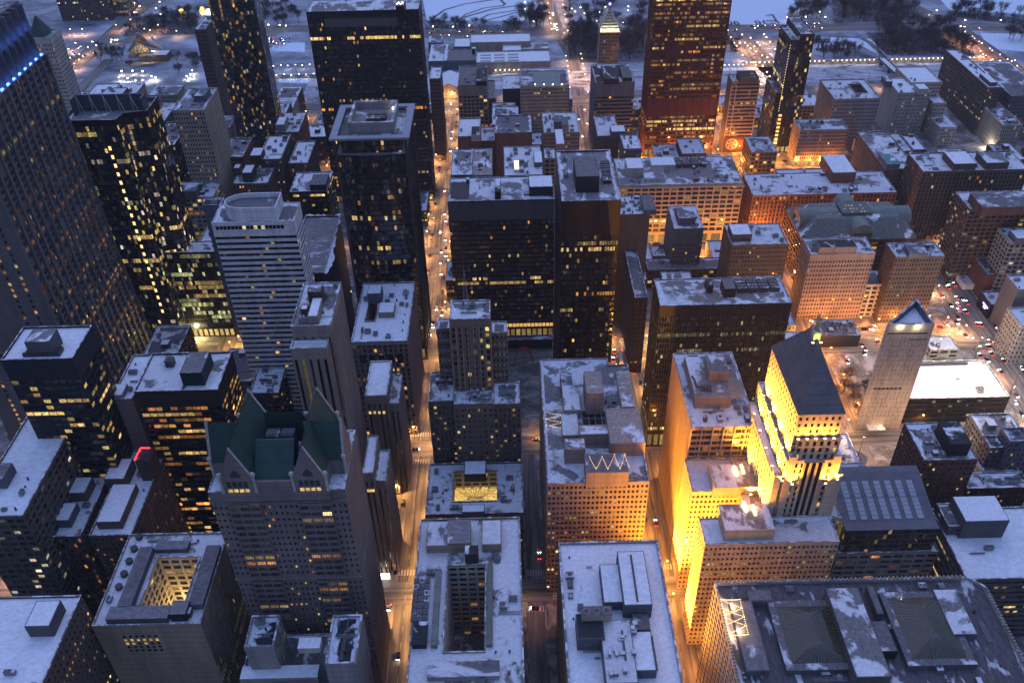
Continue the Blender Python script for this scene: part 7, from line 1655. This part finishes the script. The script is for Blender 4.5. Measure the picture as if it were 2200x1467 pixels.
# ================================================================== CARS
def car_proto(body, tail):
    m = MB(); w = .92
    prof = [(-2.25, .35), (2.25, .35), (2.3, .75), (1.35, .98), (.75, 1.42), (-1.1, 1.46), (-1.9, 1.02), (-2.3, .95)]
    pts = lambda s: [(s*w, y, z) for y, z in prof]
    m.ngon(pts(-1)[::-1] if False else pts(1), 0); m.ngon(pts(-1)[::-1], 0); n = len(prof)
    for i in range(n):
        a, b = prof[i], prof[(i+1) % n]; mt = 1 if i in (3, 5) else 0
        m.quads([[(w, a[0], a[1]), (-w, a[0], a[1]), (-w, b[0], b[1]), (w, b[0], b[1])][::-1]], mt)
    for s in (-1, 1):
        m.quads([[(s*(w+.01), -1.0, 1.36), (s*(w+.01), .65, 1.34), (s*(w+.01), 1.1, 1.02), (s*(w+.01), -1.6, 1.04)][::s]], 1)
        for y in (-1.4, 1.45): m.tube((s*(w-.18), y, .33), (s*(w+.03), y, .33), .33, .33, 8, 2)
        m.box(s*.6-.26, s*.6+.26, 2.24, 2.36, .6, .88, 3, 3, True); m.box(s*.62-.24, s*.62+.24, -2.36, -2.26, .66, .9, 4, 4, True)
    return m.build('car', [body, GL['dark'], M_UNITD, plainmat('headlight', (.9, .9, .8), .3, 0, (1., .93, .8), 45, 'NONE') if 'headlight' not in bpy.data.materials else bpy.data.materials['headlight'], tail], link=False)
TAIL = plainmat('tail_lamp', (.6, .02, .02), .3, 0, (1., .04, .02), 18, 'NONE'); TAIL0 = plainmat('tail_lamp_dim', (.4, .02, .02), .3, 0, (1., .04, .02), 1.5, 'NONE')
CARS = {k: car_proto(plainmat('car_paint_'+k, c, .35, .1), TAIL) for k, c in (('black', (.012, .012, .014)), ('silver', (.25, .25, .26)), ('white', (.6, .6, .6)), ('red', (.25, .015, .015)))}
DULL = plainmat('lamp_off', (.3, .3, .3), .3); DULLR = plainmat('tail_off', (.2, .02, .02), .3)
PARK = {}
for k_, c_ in CARS.items():
    o_ = bpy.data.objects.new('car', c_.data.copy()); o_.data.materials[3] = DULL; o_.data.materials[4] = DULLR; PARK[k_] = o_
def bus_proto():
    m = MB(); m.box(-1.3, 1.3, -6, 6, .4, 3.1, 0, 1)
    for s in (-1, 1):
        m.quads([[(s*1.31, -5.6, 1.5), (s*1.31, 5.6, 1.5), (s*1.31, 5.6, 2.5), (s*1.31, -5.6, 2.5)][::s]], 2)
        for y in (-3.8, 3.6): m.tube((s*1.1, y, .45), (s*1.33, y, .45), .48, .48, 8, 3)
        m.box(s*.9-.25, s*.9+.25, 5.98, 6.06, .8, 1.15, 4, 4, True); m.box(s*1.-.2, s*1.+.2, -6.06, -5.98, .9, 1.2, 5, 5, True)
    return m.build('bus', [plainmat('bus_white', (.55, .55, .53), .4), plainmat('bus_roof', (.6, .6, .6), .6), GL['dark'], M_UNITD, bpy.data.materials['headlight'], TAIL], link=False)
BUS = bus_proto()
KN = {'black': 'dark', 'silver': 'grey', 'white': 'white', 'red': 'red'}
def put(proto, kind, x, y, rz, where, group, cat='car', z=.12):
    o = proto.copy(); COL.objects.link(o); o.location = (x, y, z); o.rotation_euler = (0, 0, rz)
    go = 'showing red tail lamps' if abs(((rz+math.pi) % (2*math.pi))-math.pi) < 1.2 else 'with white headlamps lit'
    tag(o, ('%s %s %s %s' % (kind, cat, go, where)), cat, group); return o
def car(x, y, rz, where, group, rg):
    k = rg.choice(('black', 'black', 'black', 'silver', 'white', 'red')); put(CARS[k], KN[k], x, y, rz, where, group)
rg = random.Random(5)
# canyon street: traffic comes toward the viewer
W_ = 'on the canyon street beside the broad black slab'; G_ = 'cars on the canyon street'
for x, y in ((956, 410), (955, 460), (958, 475), (946, 499), (957, 515), (948, 541), (958, 549), (947, 564), (948, 588), (938, 664), (949, 664), (950, 675), (947, 684), (931, 695), (931, 702), (972, 283), (970, 298), (968, 325)):
    c = U(x, y); car(c[0], c[1], math.pi+rg.uniform(-.05, .05), W_, G_, rg)
c = U(893, 967); put(CARS['black'], 'dark', c[0], c[1], -1.57, 'turning at the zebra crossing of the canyon street', None); c = U(856, 1410); put(CARS['black'], 'dark long', c[0], c[1], math.pi, 'at the near end of the canyon street', None); c = U(836, 1305); put(CARS['silver'], 'grey', c[0], c[1], math.pi, 'beside the foot of the gabled tower', None)
c = U(920, 722); put(CARS['white'], 'white', c[0], c[1], -1.6, 'waiting left of the stepped brick tower', None)
for x, y in ((940, 700), (931, 690)): pass
c = U(1150, 1308); put(CARS['black'], 'dark', c[0], c[1], 1.4, 'crossing the narrow alley mouth between the bank blocks', None)
c = U(1159, 1195); put(CARS['black'], 'dark', c[0], c[1], 0, 'braking in the dark alley beside the pinkish bank block', None)
c = U(1152, 945); put(CARS['silver'], 'grey', c[0], c[1], -1.57, 'on the cross street before the plaza', None)
c = U(1409, 1125); put(CARS['black'], 'dark', c[0], c[1], 0, 'parked on the street beside the pinkish bank block', None)
for x, y, k in ((1338, 745, 'bus'), (1333, 772, 'bus')):
    c = U(x, y); o = put(BUS, 'long white', c[0], c[1], 0 if k else 0, 'on the street right of the tall black slab', 'buses right of the tall black slab', 'bus')
for x, y in ((1320, 757), (1318, 774), (1362, 800)): c = U(x, y); car(c[0], c[1], 0, 'on the street right of the tall black slab', 'cars right of the tall black slab', rg)
# wide avenue
W_ = 'on the wide avenue at the right'; G_ = 'cars on the wide avenue'
for x, y, d in ((2035, 610, 1), (2050, 613, 0), (2037, 619, 0), (2023, 637, 1), (2055, 642, 0), (2066, 643, 1), (2042, 657, 1), (2077, 652, 0), (2058, 656, 0), (2059, 668, 0), (2075, 671, 0), (2057, 684, 1), (2032, 696, 1), (2055, 694, 1), (2100, 698, 0), (2107, 699, 0), (2143, 697, 1), (2138, 702, 1), (2074, 722, 1), (2086, 724, 1), (2145, 730, 1), (2126, 736, 0), (2138, 741, 0), (2123, 746, 0), (2125, 746, 0), (2108, 750, 0), (2130, 761, 0), (2120, 775, 1), (2157, 777, 0), (2105, 765, 0), (2187, 758, 1), (2200, 800, 0), (2180, 865, 1), (2195, 890, 1), (2183, 850, 1), (2150, 800, 0)):
    c = U(x, y); car(c[0], c[1], (0 if not d else math.pi)+rg.uniform(-.1, .1), W_, G_, rg)
for k in range(16):
    x, y = 2108+rg.uniform(0, 60), 922+rg.uniform(0, 36); c = U(x, y); car(c[0], c[1], rg.choice((0, 0, 0, 1.57)), 'in the parking yard behind the red brick block', 'cars in the parking yard', rg)
for x, y in ((1868, 705), (1873, 706), (1880, 705), (1945, 720), (1830, 710), (1790, 700), (1819, 770), (1856, 760), (1858, 750), (1852, 742), (1820, 778), (1885, 735)):
    c = U(x, y); car(c[0], c[1], rg.choice((0, math.pi)), 'on the orange lit street by the black box', 'cars by the black box', rg)
for k in range(14): car(88 if k % 2 else 80, 660+k*22+rg.uniform(-6, 6), 0 if k % 2 else math.pi, 'on the lamp lined avenue to the park', 'cars on the avenue to the park', rg)
for x, y in ((1195, 52), (1190, 53), (1192, 57), (1196, 60), (1191, 62), (1197, 65), (1188, 33), (1187, 29)): c = U(x, y); put(CARS['silver'], 'grey', c[0], c[1], math.pi, 'waiting in the queue at the park crossing', 'cars at the park crossing')
for k in range(26): c = (rg.uniform(270, 430), 1203+rg.choice((-9, -4, 5, 9))); car(c[0], c[1], rg.choice((1.57, -1.57)), 'on the park drive beyond the dark red tower', 'cars on the park drive', rg)
for k in range(14): c = (rg.uniform(-140, 20), 1203+rg.choice((-9, -4, 5, 9))); car(c[0], c[1], rg.choice((1.57, -1.57)), 'on the park drive behind the museum', 'cars behind the museum', rg)
for x, y in ((2120, 123), (2106, 63), (1998, 35), (2146, 131), (2062, 57), (2070, 58)): c = U(x, y); car(c[0], c[1], rg.choice((0, math.pi)), 'on the bridge street at the upper right', 'cars on the bridge street', rg)
for k in range(22): c = U(*((150+rg.uniform(-30, 60), 130-rg.uniform(0, 40)))); car(c[0], c[1], rg.uniform(-.6, .2)+rg.choice((0, math.pi)), 'on the curving avenue at the upper left', 'cars on the curving avenue', rg)
for k in range(16): c = U(560+rg.uniform(0, 50), 82+rg.uniform(0, 20)); car(c[0], c[1], rg.choice((1.57, -1.57)), 'parked beside the snowy garden left of the slab tower', 'cars beside the snowy garden', rg)

def parked(xa, y0, y1, n, where, group, seed, horiz=False):
    rg = random.Random(seed); used = []
    for k in range(n*4):
        if len(used) >= n: break
        y = rg.uniform(y0, y1)
        if any(abs(y-u) < 6 for u in used): continue
        used.append(y); k_ = rg.choice(('black', 'black', 'silver', 'white', 'red')); o = PARK[k_].copy(); COL.objects.link(o); o.location = (y, xa, .12) if horiz else (xa, y, .12); o.rotation_euler = (0, 0, (rg.choice((0, math.pi)) if not horiz else 1.5708))
        tag(o, 'unlit %s car parked %s' % (KN[k_], where), 'car', group)
parked(-68.9, 440, 500, 5, 'at the kerb of the canyon street', 'cars parked in the canyon street', 1); parked(-55.2, 560, 960, 22, 'at the kerb of the canyon street', 'cars parked in the canyon street', 2); parked(-68.9, 540, 900, 14, 'at the kerb of the canyon street', 'cars parked in the canyon street', 3); parked(-68.9, 240, 400, 6, 'beside the gabled and slotted towers', 'cars parked by the gabled tower', 4)
parked(77.2, 320, 400, 5, 'at the kerb below the floodlit tower', 'cars parked below the floodlit tower', 5); parked(90.8, 420, 620, 9, 'at the kerb right of the tall black slab', 'cars parked by the tall black slab', 6); parked(531, 226, 330, 10, 'before the brick blocks of the library', 'cars parked before the library', 7, True); parked(809.5, 240, 335, 8, 'before the lit restaurants', 'cars parked before the restaurants', 8, True); parked(658.5, 100, 205, 8, 'before the long cream block', 'cars parked before the cream block', 9, True)
# traffic signals
SIG = {}
for k_, c_ in (('green', (.05, 1., .35)), ('red', (1., .05, .03))):
    m = MB(); m.tube((0, 0, 0), (0, 0, 5.6), .13, .1, 6); m.tube((0, 0, 5.5), (3.4, 0, 5.7), .08, .06, 5); o_ = m.build('traffic_light', [M_POLE], link=False)
    q = MB(); q.box(3.2, 3.7, -.25, .25, 4.9, 6.3, 0, 0, True); h_ = q.build('signal_head', [M_POLE], link=False)
    q = MB(); q.ball((3.45, -.34, 5.2 if k_ == 'green' else 6.), .3, 7, 5); l_ = q.build('signal_lamp', [plainmat('signal_'+k_, c_, .4, 0, c_, 30, 'NONE')], link=False); SIG[k_] = (o_, h_, l_)
for i_, (x, y, k_, w_) in enumerate(((-72, 425, 'red', 'at the crossing before the stepped brick tower'), (-53, 404, 'green', 'at the crossing before the stepped brick tower'), (-72, 521, 'green', 'on the canyon street by the broad black slab'), (-53, 640, 'green', 'far along the canyon street'), (-72, 663, 'red', 'far along the canyon street'), (-53, 806, 'green', 'near the museum portal'), (-72, 291, 'red', 'beside the gabled tower'), (94, 404, 'red', 'below the wide black slab'),
        (74, 521, 'red', 'at the foot of the tall black slab'), (338, 425, 'green', 'on the wide avenue at the right'), (376, 404, 'red', 'on the wide avenue at the right'), (338, 502, 'green', 'on the wide avenue at the right'), (376, 521, 'red', 'on the wide avenue at the right'), (338, 640, 'red', 'where the wide avenue passes the library'), (231, 640, 'green', 'by the salmon block'), (213, 806, 'red', 'at the foot of the mural tower'), (231, 521, 'green', 'before the library'), (94, 958, 'red', 'on the avenue to the park'), (76, 1185, 'green', 'at the park crossing'))):
    o_, h_, l_ = SIG[k_]; o = o_.copy(); COL.objects.link(o); o.location = (x, y, .1); o.rotation_euler = (0, 0, 0 if i_ % 2 == 0 else math.pi if False else 0); tag(o, '%s traffic light %s' % (k_, w_), 'traffic light', 'traffic lights at the crossings')
    for c_ in (h_, l_): c = c_.copy(); COL.objects.link(c); c.parent = o
# ================================================================== TREES
M_BARK = plainmat('winter_bark', (.035, .028, .028), .9); M_TWIG = plainmat('winter_twig', (.045, .036, .04), .9)
M_NEEDLE = plainmat('needles', (.012, .022, .016), .9)
def tree_proto(seed, h=12., w=5.):
    rg = random.Random(seed); t = MB(); t.tube((0, 0, 0), (0, 0, h*.33), .32, .2, 6)
    tips = []
    for k in range(7):
        a = k*2.4+rg.uniform(-.4, .4); b = (math.cos(a)*w*.45, math.sin(a)*w*.45, h*rg.uniform(.55, .75)); t.tube((0, 0, h*rg.uniform(.26, .33)), b, .15, .07, 4, cap=False); tips.append(b)
        for j in range(3): q = (b[0]*rg.uniform(1., 1.8)+rg.uniform(-1, 1), b[1]*rg.uniform(1., 1.8)+rg.uniform(-1, 1), h*rg.uniform(.72, .96)); t.tube(b, q, .07, .03, 3, cap=False); tips.append(q)
    c = MB(); Q = []
    for k in range(620):
        b = np.array(tips[rg.randrange(len(tips))])+np.array([rg.gauss(0, 1.), rg.gauss(0, 1.), rg.gauss(0, .8)])
        d = np.array([b[0]*.25+rg.gauss(0, 1), b[1]*.25+rg.gauss(0, 1), rg.gauss(.7, .7)]); d /= np.linalg.norm(d); L = rg.uniform(1., 2.2); s = np.cross(d, [rg.gauss(0, 1), rg.gauss(0, 1), rg.gauss(0, 1)]); s /= np.linalg.norm(s)+1e-6; wd = rg.uniform(.07, .17)
        Q.append([b-s*wd, b+s*wd, b+d*L+s*.02, b+d*L-s*.02])
    c.quads(Q); return t.build('bare_tree', [M_BARK], link=False), c.build('crown', [M_TWIG], link=False)
TREES = [tree_proto(k, h, w) for k, (h, w) in enumerate(((12, 5), (14, 6), (10.5, 5.4), (13, 5), (9, 4.2)))]
def conifer_proto(seed, h=8, w=2.1):
    rg = random.Random(seed); t = MB(); t.tube((0, 0, 0), (0, 0, h*.3), .18, .12, 5); c = MB(); Q = []
    for k in range(420):
        z = rg.random()**1.3; r = w*(1-z)*math.sqrt(rg.random())*1.05; a = rg.uniform(0, 6.283); p = np.array([r*math.cos(a), r*math.sin(a), h*.1+z*h*.9]); d = np.array([math.cos(a), math.sin(a), -.35])*rg.uniform(.4, .9); s = np.array([-math.sin(a), math.cos(a), rg.uniform(-.4, .4)])*rg.uniform(.18, .4)
        Q.append([p-s, p+s, p+d+s*.3, p+d-s*.3])
    c.quads(Q); return t.build('conifer', [M_BARK], link=False), c.build('crown', [M_NEEDLE], link=False)
CON = [conifer_proto(k) for k in range(2)]
NT = [0]
def plant(protos, x, y, sc, lab, group, rg, cat='tree'):
    t0, c0 = protos[rg.randrange(len(protos))]; t = t0.copy(); COL.objects.link(t); t.location = (x, y, 0); sc *= 1.22; t.scale = (sc, sc, sc*rg.uniform(.9, 1.12)); t.rotation_euler = (0, 0, rg.uniform(0, 6.28)); tag(t, lab, cat, group)
    c = c0.copy(); COL.objects.link(c); c.parent = t; NT[0] += 1
def grove(quad, n, lab, group, seed, sc=(.85, 1.25), protos=None):
    """trees over a four cornered piece of ground"""
    rg = random.Random(seed); P = [np.array(U(*q)) for q in quad]; out = []
    for k in range(n*6):
        if len(out) >= n: break
        u, v = rg.random(), rg.random(); p = (P[0]*(1-u)+P[1]*u)*(1-v)+(P[3]*(1-u)+P[2]*u)*v
        if any(abs(p[0]-q[0])+abs(p[1]-q[1]) < 4.5 for q in out): continue
        out.append(p); plant(protos or TREES, p[0], p[1], rg.uniform(*sc), lab, group, rg)
T = 'bare winter tree '
grove(((1225, 130), (1290, 130), (1290, 75), (1222, 70)), 26, T+'in the grove left of the lit pyramid tower', 'trees left of the pyramid tower', 1, (1.1, 1.6))
grove(((1335, 130), (1385, 130), (1385, 70), (1335, 68)), 18, T+'in the grove right of the lit pyramid tower', 'trees right of the pyramid tower', 2, (1.1, 1.6))
grove(((1218, 62), (1385, 50), (1385, -5), (1215, 0)), 24, T+'in the dark grove above the lit pyramid tower', 'trees above the pyramid tower', 3)
grove(((1110, 62), (1172, 62), (1172, 20), (1130, 20)), 18, T+'left of the avenue to the park', 'trees left of the avenue to the park', 4, (1.1, 1.5))
grove(((915, 70), (1120, 70), (1110, 55), (920, 55)), 18, T+'in the line between the museum and the snowfield', 'trees behind the museum', 5, (.8, 1.1))
grove(((1690, 50), (1790, 55), (1775, 15), (1710, 20)), 18, T+'in the grove behind the dark twin slabs', 'trees behind the twin slabs', 6)
grove(((1800, 50), (1985, 42), (1950, 5), (1790, 5)), 34, T+'in the upper right wood before the curving road', 'trees in the upper right wood', 7)
grove(((1860, 78), (2040, 66), (2030, 56), (1870, 58)), 14, T+'in the belt along the park drive', 'trees along the park drive', 8, (.9, 1.2))
grove(((1905, 118), (2095, 118), (2035, 66), (1900, 74)), 42, T+'in the large wood left of the bridge street', 'trees left of the bridge street', 9, (1., 1.4))
grove(((1755, 130), (1900, 128), (1890, 112), (1760, 114)), 14, T+'in the row above the retaining wall lamps', 'trees above the retaining wall', 10, (.8, 1.1))
grove(((2040, 40), (2220, 60), (2210, 28), (2040, 20)), 24, T+'along the upper right snowfield', 'trees along the upper right snowfield', 11)
grove(((2180, 110), (2260, 120), (2240, 70), (2160, 75)), 12, T+'on the snow right of the bridge street', 'trees right of the bridge street', 12)
grove(((1790, 860), (1850, 905), (1875, 815), (1800, 800)), 9, T+'on the snowy lot before the slit window tower', 'trees before the slit window tower', 13, (.6, .85))
grove(((560, 60), (660, 60), (655, 25), (560, 15)), 16, T+'in the snowy garden left of the broad slab tower', 'trees in the snowy garden', 14)
grove(((275, 75), (430, 70), (420, 30), (290, 40)), 22, T+'in the dark wood beside the curving avenue', 'trees beside the curving avenue', 15)
grove(((1560, 120), (1590, 120), (1585, 92), (1556, 92)), 4, T+'on the snow below the plaza ramps', 'trees below the plaza ramps', 16, (.6, .8))
grove(((190, 150), (300, 150), (310, 120), (220, 110)), 10, T+'on the plaza lawn beside the bandshell', 'trees beside the bandshell', 18, (.7, 1.))
grove(((360, 160), (460, 160), (450, 120), (360, 120)), 10, T+'right of the bandshell', 'trees right of the bandshell', 19, (.7, 1.))
rg = random.Random(77)
for k in range(16): c = U(1752+k*4.1 if k < 8 else 1756+(k-8)*9, 92 if k < 8 else 108); plant(CON, c[0], c[1], rg.uniform(.7, 1.1), 'dark clipped conifer standing in the snowy garden right of the twin slabs', 'conifers in the snowy garden', rg)
for x, y in ((1564, 92), (1570, 93), (1573, 104), (1580, 108), (577, 12), (605, 16), (628, 20), (636, 22)): c = U(x, y+4); plant(CON, c[0], c[1], rg.uniform(.8, 1.2), 'dark conifer standing alone on snow beside the plaza', 'conifers beside the plaza', rg)
# tangled undergrowth between the trunks
def undergrowth(quad, n, seed, lab):
    rg = random.Random(seed); P = [np.array(U(*q)) for q in quad]; m = MB(); Q = []
    for k in range(n):
        u, v = rg.random(), rg.random(); p = (P[0]*(1-u)+P[1]*u)*(1-v)+(P[3]*(1-u)+P[2]*u)*v; c = np.array([p[0]+rg.gauss(0, 3), p[1]+rg.gauss(0, 3), rg.uniform(0, .6)])
        d = np.array([rg.gauss(0, .7), rg.gauss(0, .7), 1.2]); d /= np.linalg.norm(d); L = rg.uniform(1.2, 5); s = np.cross(d, [rg.gauss(0, 1), rg.gauss(0, 1), .2]); s /= np.linalg.norm(s)+1e-6; w_ = rg.uniform(.12, .3); Q.append([c-s*w_, c+s*w_, c+d*L+s*.04, c+d*L-s*.04])
    m.quads(Q); thing_mesh('undergrowth', m, [M_TWIG], lab, 'undergrowth', None, 'stuff')
undergrowth(((1222, 132), (1388, 132), (1388, 66), (1222, 64)), 3500, 1, 'tangled brown undergrowth around the lit pyramid tower')
undergrowth(((1905, 119), (2098, 121), (2035, 66), (1860, 72)), 5000, 2, 'tangled brown undergrowth in the wood left of the bridge street')
undergrowth(((1790, 52), (1985, 44), (1940, -5), (1785, -5)), 4500, 3, 'tangled brown undergrowth in the upper right wood')
undergrowth(((265, 78), (430, 74), (420, 28), (285, 38)), 3000, 4, 'tangled brown undergrowth beside the curving avenue')
undergrowth(((2040, 36), (2230, 60), (2230, 46), (2040, 26)), 2200, 5, 'tangled brown undergrowth along the upper right snowfield')
undergrowth(((915, 64), (1120, 66), (1110, 56), (920, 55)), 1400, 6, 'tangled brown undergrowth behind the museum')
# dark hedges on the snow
M_HEDGE = plainmat('hedge_leaf', (.02, .022, .02), .9)
def hedge(P, w=2.2, h=1.6, lab='', group=None):
    m = MB(); rg = random.Random(len(P)*7+int(P[0][0])); Q = []
    for a, b in zip(P[:-1], P[1:]):
        a, b = np.array(a), np.array(b); L = np.linalg.norm(b-a); d = (b-a)/max(L, .01); n = np.array([-d[1], d[0]])
        for k in range(int(L*5)):
            c = a+d*rg.uniform(0, L)+n*rg.uniform(-w/2, w/2); s = rg.uniform(.35, .7); z = rg.uniform(.2, h); t = rg.uniform(0, 6.28); e = np.array([math.cos(t), math.sin(t)])*s
            Q.append([(c[0]-e[0], c[1]-e[1], z), (c[0]+e[0], c[1]+e[1], z), (c[0]+e[0]*.4, c[1]+e[1]*.4, z+s), (c[0]-e[0]*.4, c[1]-e[1]*.4, z+s)])
    m.quads(Q); thing_mesh('hedge', m, [M_HEDGE], lab, 'hedge', group)
for i, P in enumerate((((1558, 48), (1570, 49), (1573, 55), (1560, 55), (1558, 48)), ((1576, 48), (1583, 49), (1588, 55), (1580, 55), (1576, 48)), ((1622, 47), (1630, 48), (1634, 54), (1626, 54), (1622, 47)), ((1640, 47), (1668, 47), (1674, 52), (1642, 53), (1640, 47)), ((1645, 36), (1660, 34), (1664, 42), (1668, 46)))):
    hedge([U(*p) for p in P], 2.4, 1.5, 'dark clipped hedge outlining a bed on the snow above the plaza ramps', 'hedges above the plaza ramps')
hedge([U(1745, 50), U(1780, 50)], 5, 2, 'thick dark hedge by the park drive right of the twin slabs'); hedge([U(1706, 3), U(1730, 3)], 3, 1.6, 'short dark hedge on the far snowfield'); hedge([U(570, 112), U(610, 95), U(640, 80)], 16, 4, 'broad black hedge slanting across the snowy garden'); hedge([U(580, 142), U(655, 145)], 14, 3.5, 'long black hedge below the snowy garden')
c = U(1843, 90); hedge([(c[0]-4, c[1]-8), (c[0]+4, c[1]+10)], 13, 9, 'big round dark evergreen clump in the snowy garden')
# trees wrapped in bulbs
M_FAIRY = plainmat('fairy_bulb', (.9, .75, .35), .4, 0, (1., .72, .22), 5., 'NONE')
def fairy_proto(seed):
    rg = random.Random(seed); t0, c0 = tree_proto(50+seed, 9, 5); q = MB(); Q = []
    for k in range(420):
        a = rg.uniform(0, 6.28); z = rg.uniform(2.5, 9); r = 3.4*math.sqrt(rg.random())*(1-abs(z-5.5)/6); p = np.array([r*math.cos(a), r*math.sin(a), z]); s = .13
        Q.append([p+[-s, 0, -s], p+[s, 0, -s], p+[s, 0, s], p+[-s, 0, s]]); Q.append([p+[0, -s, 0], p+[s, s, 0], p+[0, s, s], p+[-s, s, 0]])
    q.quads(Q); return t0, c0, q.build('string_lights', [M_FAIRY], link=False)
FA = [fairy_proto(k) for k in range(2)]
def fairy(x, y, sc, lab, grp, rg):
    t0, c0, q0 = FA[rg.randrange(2)]; t = t0.copy(); COL.objects.link(t); t.location = (x, y, 0); t.scale = (sc,)*3; t.rotation_euler = (0, 0, rg.uniform(0, 6.3)); tag(t, lab, 'tree', grp)
    for p in (c0, q0): c = p.copy(); COL.objects.link(c); c.parent = t
for k in range(13):
    c = U(314+(k % 5)*12.5+rg.uniform(-3, 3), 693+(k//5)*9+rg.uniform(-2, 2)); fairy(c[0], c[1], rg.uniform(.8, 1.05), 'tree wrapped in golden bulbs on the plaza by the giant grid tower', 'golden bulb trees on the plaza', rg)
L = bpy.data.lights.new('plaza_glow', 'POINT'); L.energy = 30000; L.color = (1., .72, .26); L.shadow_soft_size = 2; 
for x, y in ((330, 700), (355, 690), (420, 712)): o = bpy.data.objects.new('plaza_glow', L); COL.objects.link(o); c = U(x, y, 7); o.location = (*c, 9)
for x, y in ((394, 38), (438, 34)): c = U(x, y+4); fairy(c[0], c[1], 1.6, 'tall tree wrapped in gold bulbs beyond the slim brown tower', 'gold bulb trees in the far park', rg)
c = U(448, 24, 6); o = thing_mesh('light_screen', (lambda m: (m.box(c[0]-5, c[0]+5, c[1], c[1]+1, 1, 9), m)[1])(MB()), [plainmat('screen_white', (.9, .9, 1), .4, 0, (.8, .85, 1.), 4, 'NONE')], 'bright white light screen in the far park at the top', 'screen')
# ================================================================== lamps the photograph shows nothing of stay out (only their light on the streets remains)
bpy.context.view_layer.update()
dg = bpy.context.evaluated_depsgraph_get(); vis, gone = 0, 0
for o in [o for o in COL.objects if o.name.startswith('street_lamp')]:
    hd = [c for c in o.children if c.type == 'MESH'][0]
    p = hd.matrix_world @ Vector((0, 1.3, 5 if False else max(v[2] for v in hd.bound_box)+.25)); q = Vector((0, 0, CAMZ)); d = p-q; L = d.length
    hit, loc, *_ = SC.ray_cast(dg, q, d/L, distance=L-1.2)
    v = RM @ np.array([p.x, p.y, p.z-CAMZ]); px_, py_ = v[0]/v[2]*F+CX, v[1]/v[2]*F+CY
    if hit or not (-20 < px_ < 2220 and -20 < py_ < 1490):
        gone += 1
        for c in list(o.children):
            if c.type == 'LIGHT': mw = c.matrix_world.copy(); c.parent = None; c.matrix_world = mw
            else: bpy.data.objects.remove(c)
        bpy.data.objects.remove(o)
    else: vis += 1
print('lamps in view', vis, 'hidden', gone)
# ================================================================== LIGHT, CAMERA
w = bpy.data.worlds.new("World"); SC.world = w; w.use_nodes = True
nt = w.node_tree; bg = nt.nodes['Background']
sky = nt.nodes.new('ShaderNodeTexSky'); sky.sky_type = 'NISHITA'; sky.sun_disc = False
sky.sun_elevation = math.radians(50.0); sky.sun_rotation = math.radians(SUNROT); sky.altitude = 200; sky.air_density = 1.6; sky.dust_density = .6; sky.ozone_density = 5.
mx = nt.nodes.new('ShaderNodeMix'); mx.data_type = 'RGBA'; mx.blend_type = 'MULTIPLY'; mx.inputs[0].default_value = 1.; mx.inputs[7].default_value = (*SKY_TINT, 1)
tc = nt.nodes.new('ShaderNodeTexCoord'); sp = nt.nodes.new('ShaderNodeSeparateXYZ'); nt.links.new(tc.outputs['Generated'], sp.inputs[0])
rp = nt.nodes.new('ShaderNodeValToRGB'); rp.color_ramp.elements[0].color = (.18, .18, .18, 1); rp.color_ramp.elements[1].color = (1.6, 1.6, 1.6, 1); rp.color_ramp.elements[1].position = .9; nt.links.new(sp.outputs[2], rp.inputs[0])
m2 = nt.nodes.new('ShaderNodeMix'); m2.data_type = 'RGBA'; m2.blend_type = 'MULTIPLY'; m2.inputs[0].default_value = 1.
nt.links.new(sky.outputs[0], mx.inputs[6]); nt.links.new(mx.outputs[2], m2.inputs[6]); nt.links.new(rp.outputs[0], m2.inputs[7]); nt.links.new(m2.outputs[2], bg.inputs['Color']); bg.inputs['Strength'].default_value = SKY_STRENGTH
# thin evening air
m_ = bpy.data.materials.new('haze_air'); m_.use_nodes = True; t_ = m_.node_tree; t_.nodes.remove(t_.nodes['Principled BSDF']); v_ = t_.nodes.new('ShaderNodeVolumePrincipled'); v_.inputs['Color'].default_value = (.72, .82, 1., 1); v_.inputs['Density'].default_value = .000045; t_.links.new(v_.outputs[0], t_.nodes['Material Output'].inputs['Volume'])
mb_ = MB(); mb_.box(-1500, 1500, -700, 2600, -1, 430, 0, 0, True); hz = mb_.build('haze', [m_]); hz['kind'] = 'stuff'; hz['label'] = 'thin blue evening haze over the whole city'; hz['category'] = 'haze'
cam = bpy.data.cameras.new('camera'); cam.sensor_width = 36; cam.lens = F/2200*36; cam.clip_start = 1; cam.clip_end = 12000
co = bpy.data.objects.new('camera', cam); COL.objects.link(co); SC.camera = co
r, d, f = RM
M4 = Matrix(((r[0], -d[0], -f[0], 0), (r[1], -d[1], -f[1], 0), (r[2], -d[2], -f[2], CAMZ), (0, 0, 0, 1))); co.matrix_world = M4
vs = SC.view_settings; vs.view_transform = 'Standard'; vs.look = 'None'; vs.exposure = EXPOSURE; vs.gamma = 1; vs.use_curve_mapping = False
cy = SC.cycles; cy.use_denoising = True; cy.max_bounces = 5; cy.diffuse_bounces = 2; cy.glossy_bounces = 3; cy.transmission_bounces = 2; cy.sample_clamp_indirect = 3.; cy.use_light_tree = True; cy.caustics_reflective = False; cy.caustics_refractive = False
for o in list(COL.objects):
    for k in ('_o', '_r'):
        if k in o.keys(): del o[k]

# the exposure is opened for dusk: everything that gives off light is scaled to it
for m_ in bpy.data.materials:
    b_ = m_.node_tree.nodes.get('Principled BSDF') if m_.node_tree else None
    if b_: b_.inputs['Emission Strength'].default_value *= 2**-EXPOSURE
for l_ in bpy.data.lights: l_.energy *= 2**-EXPOSURE
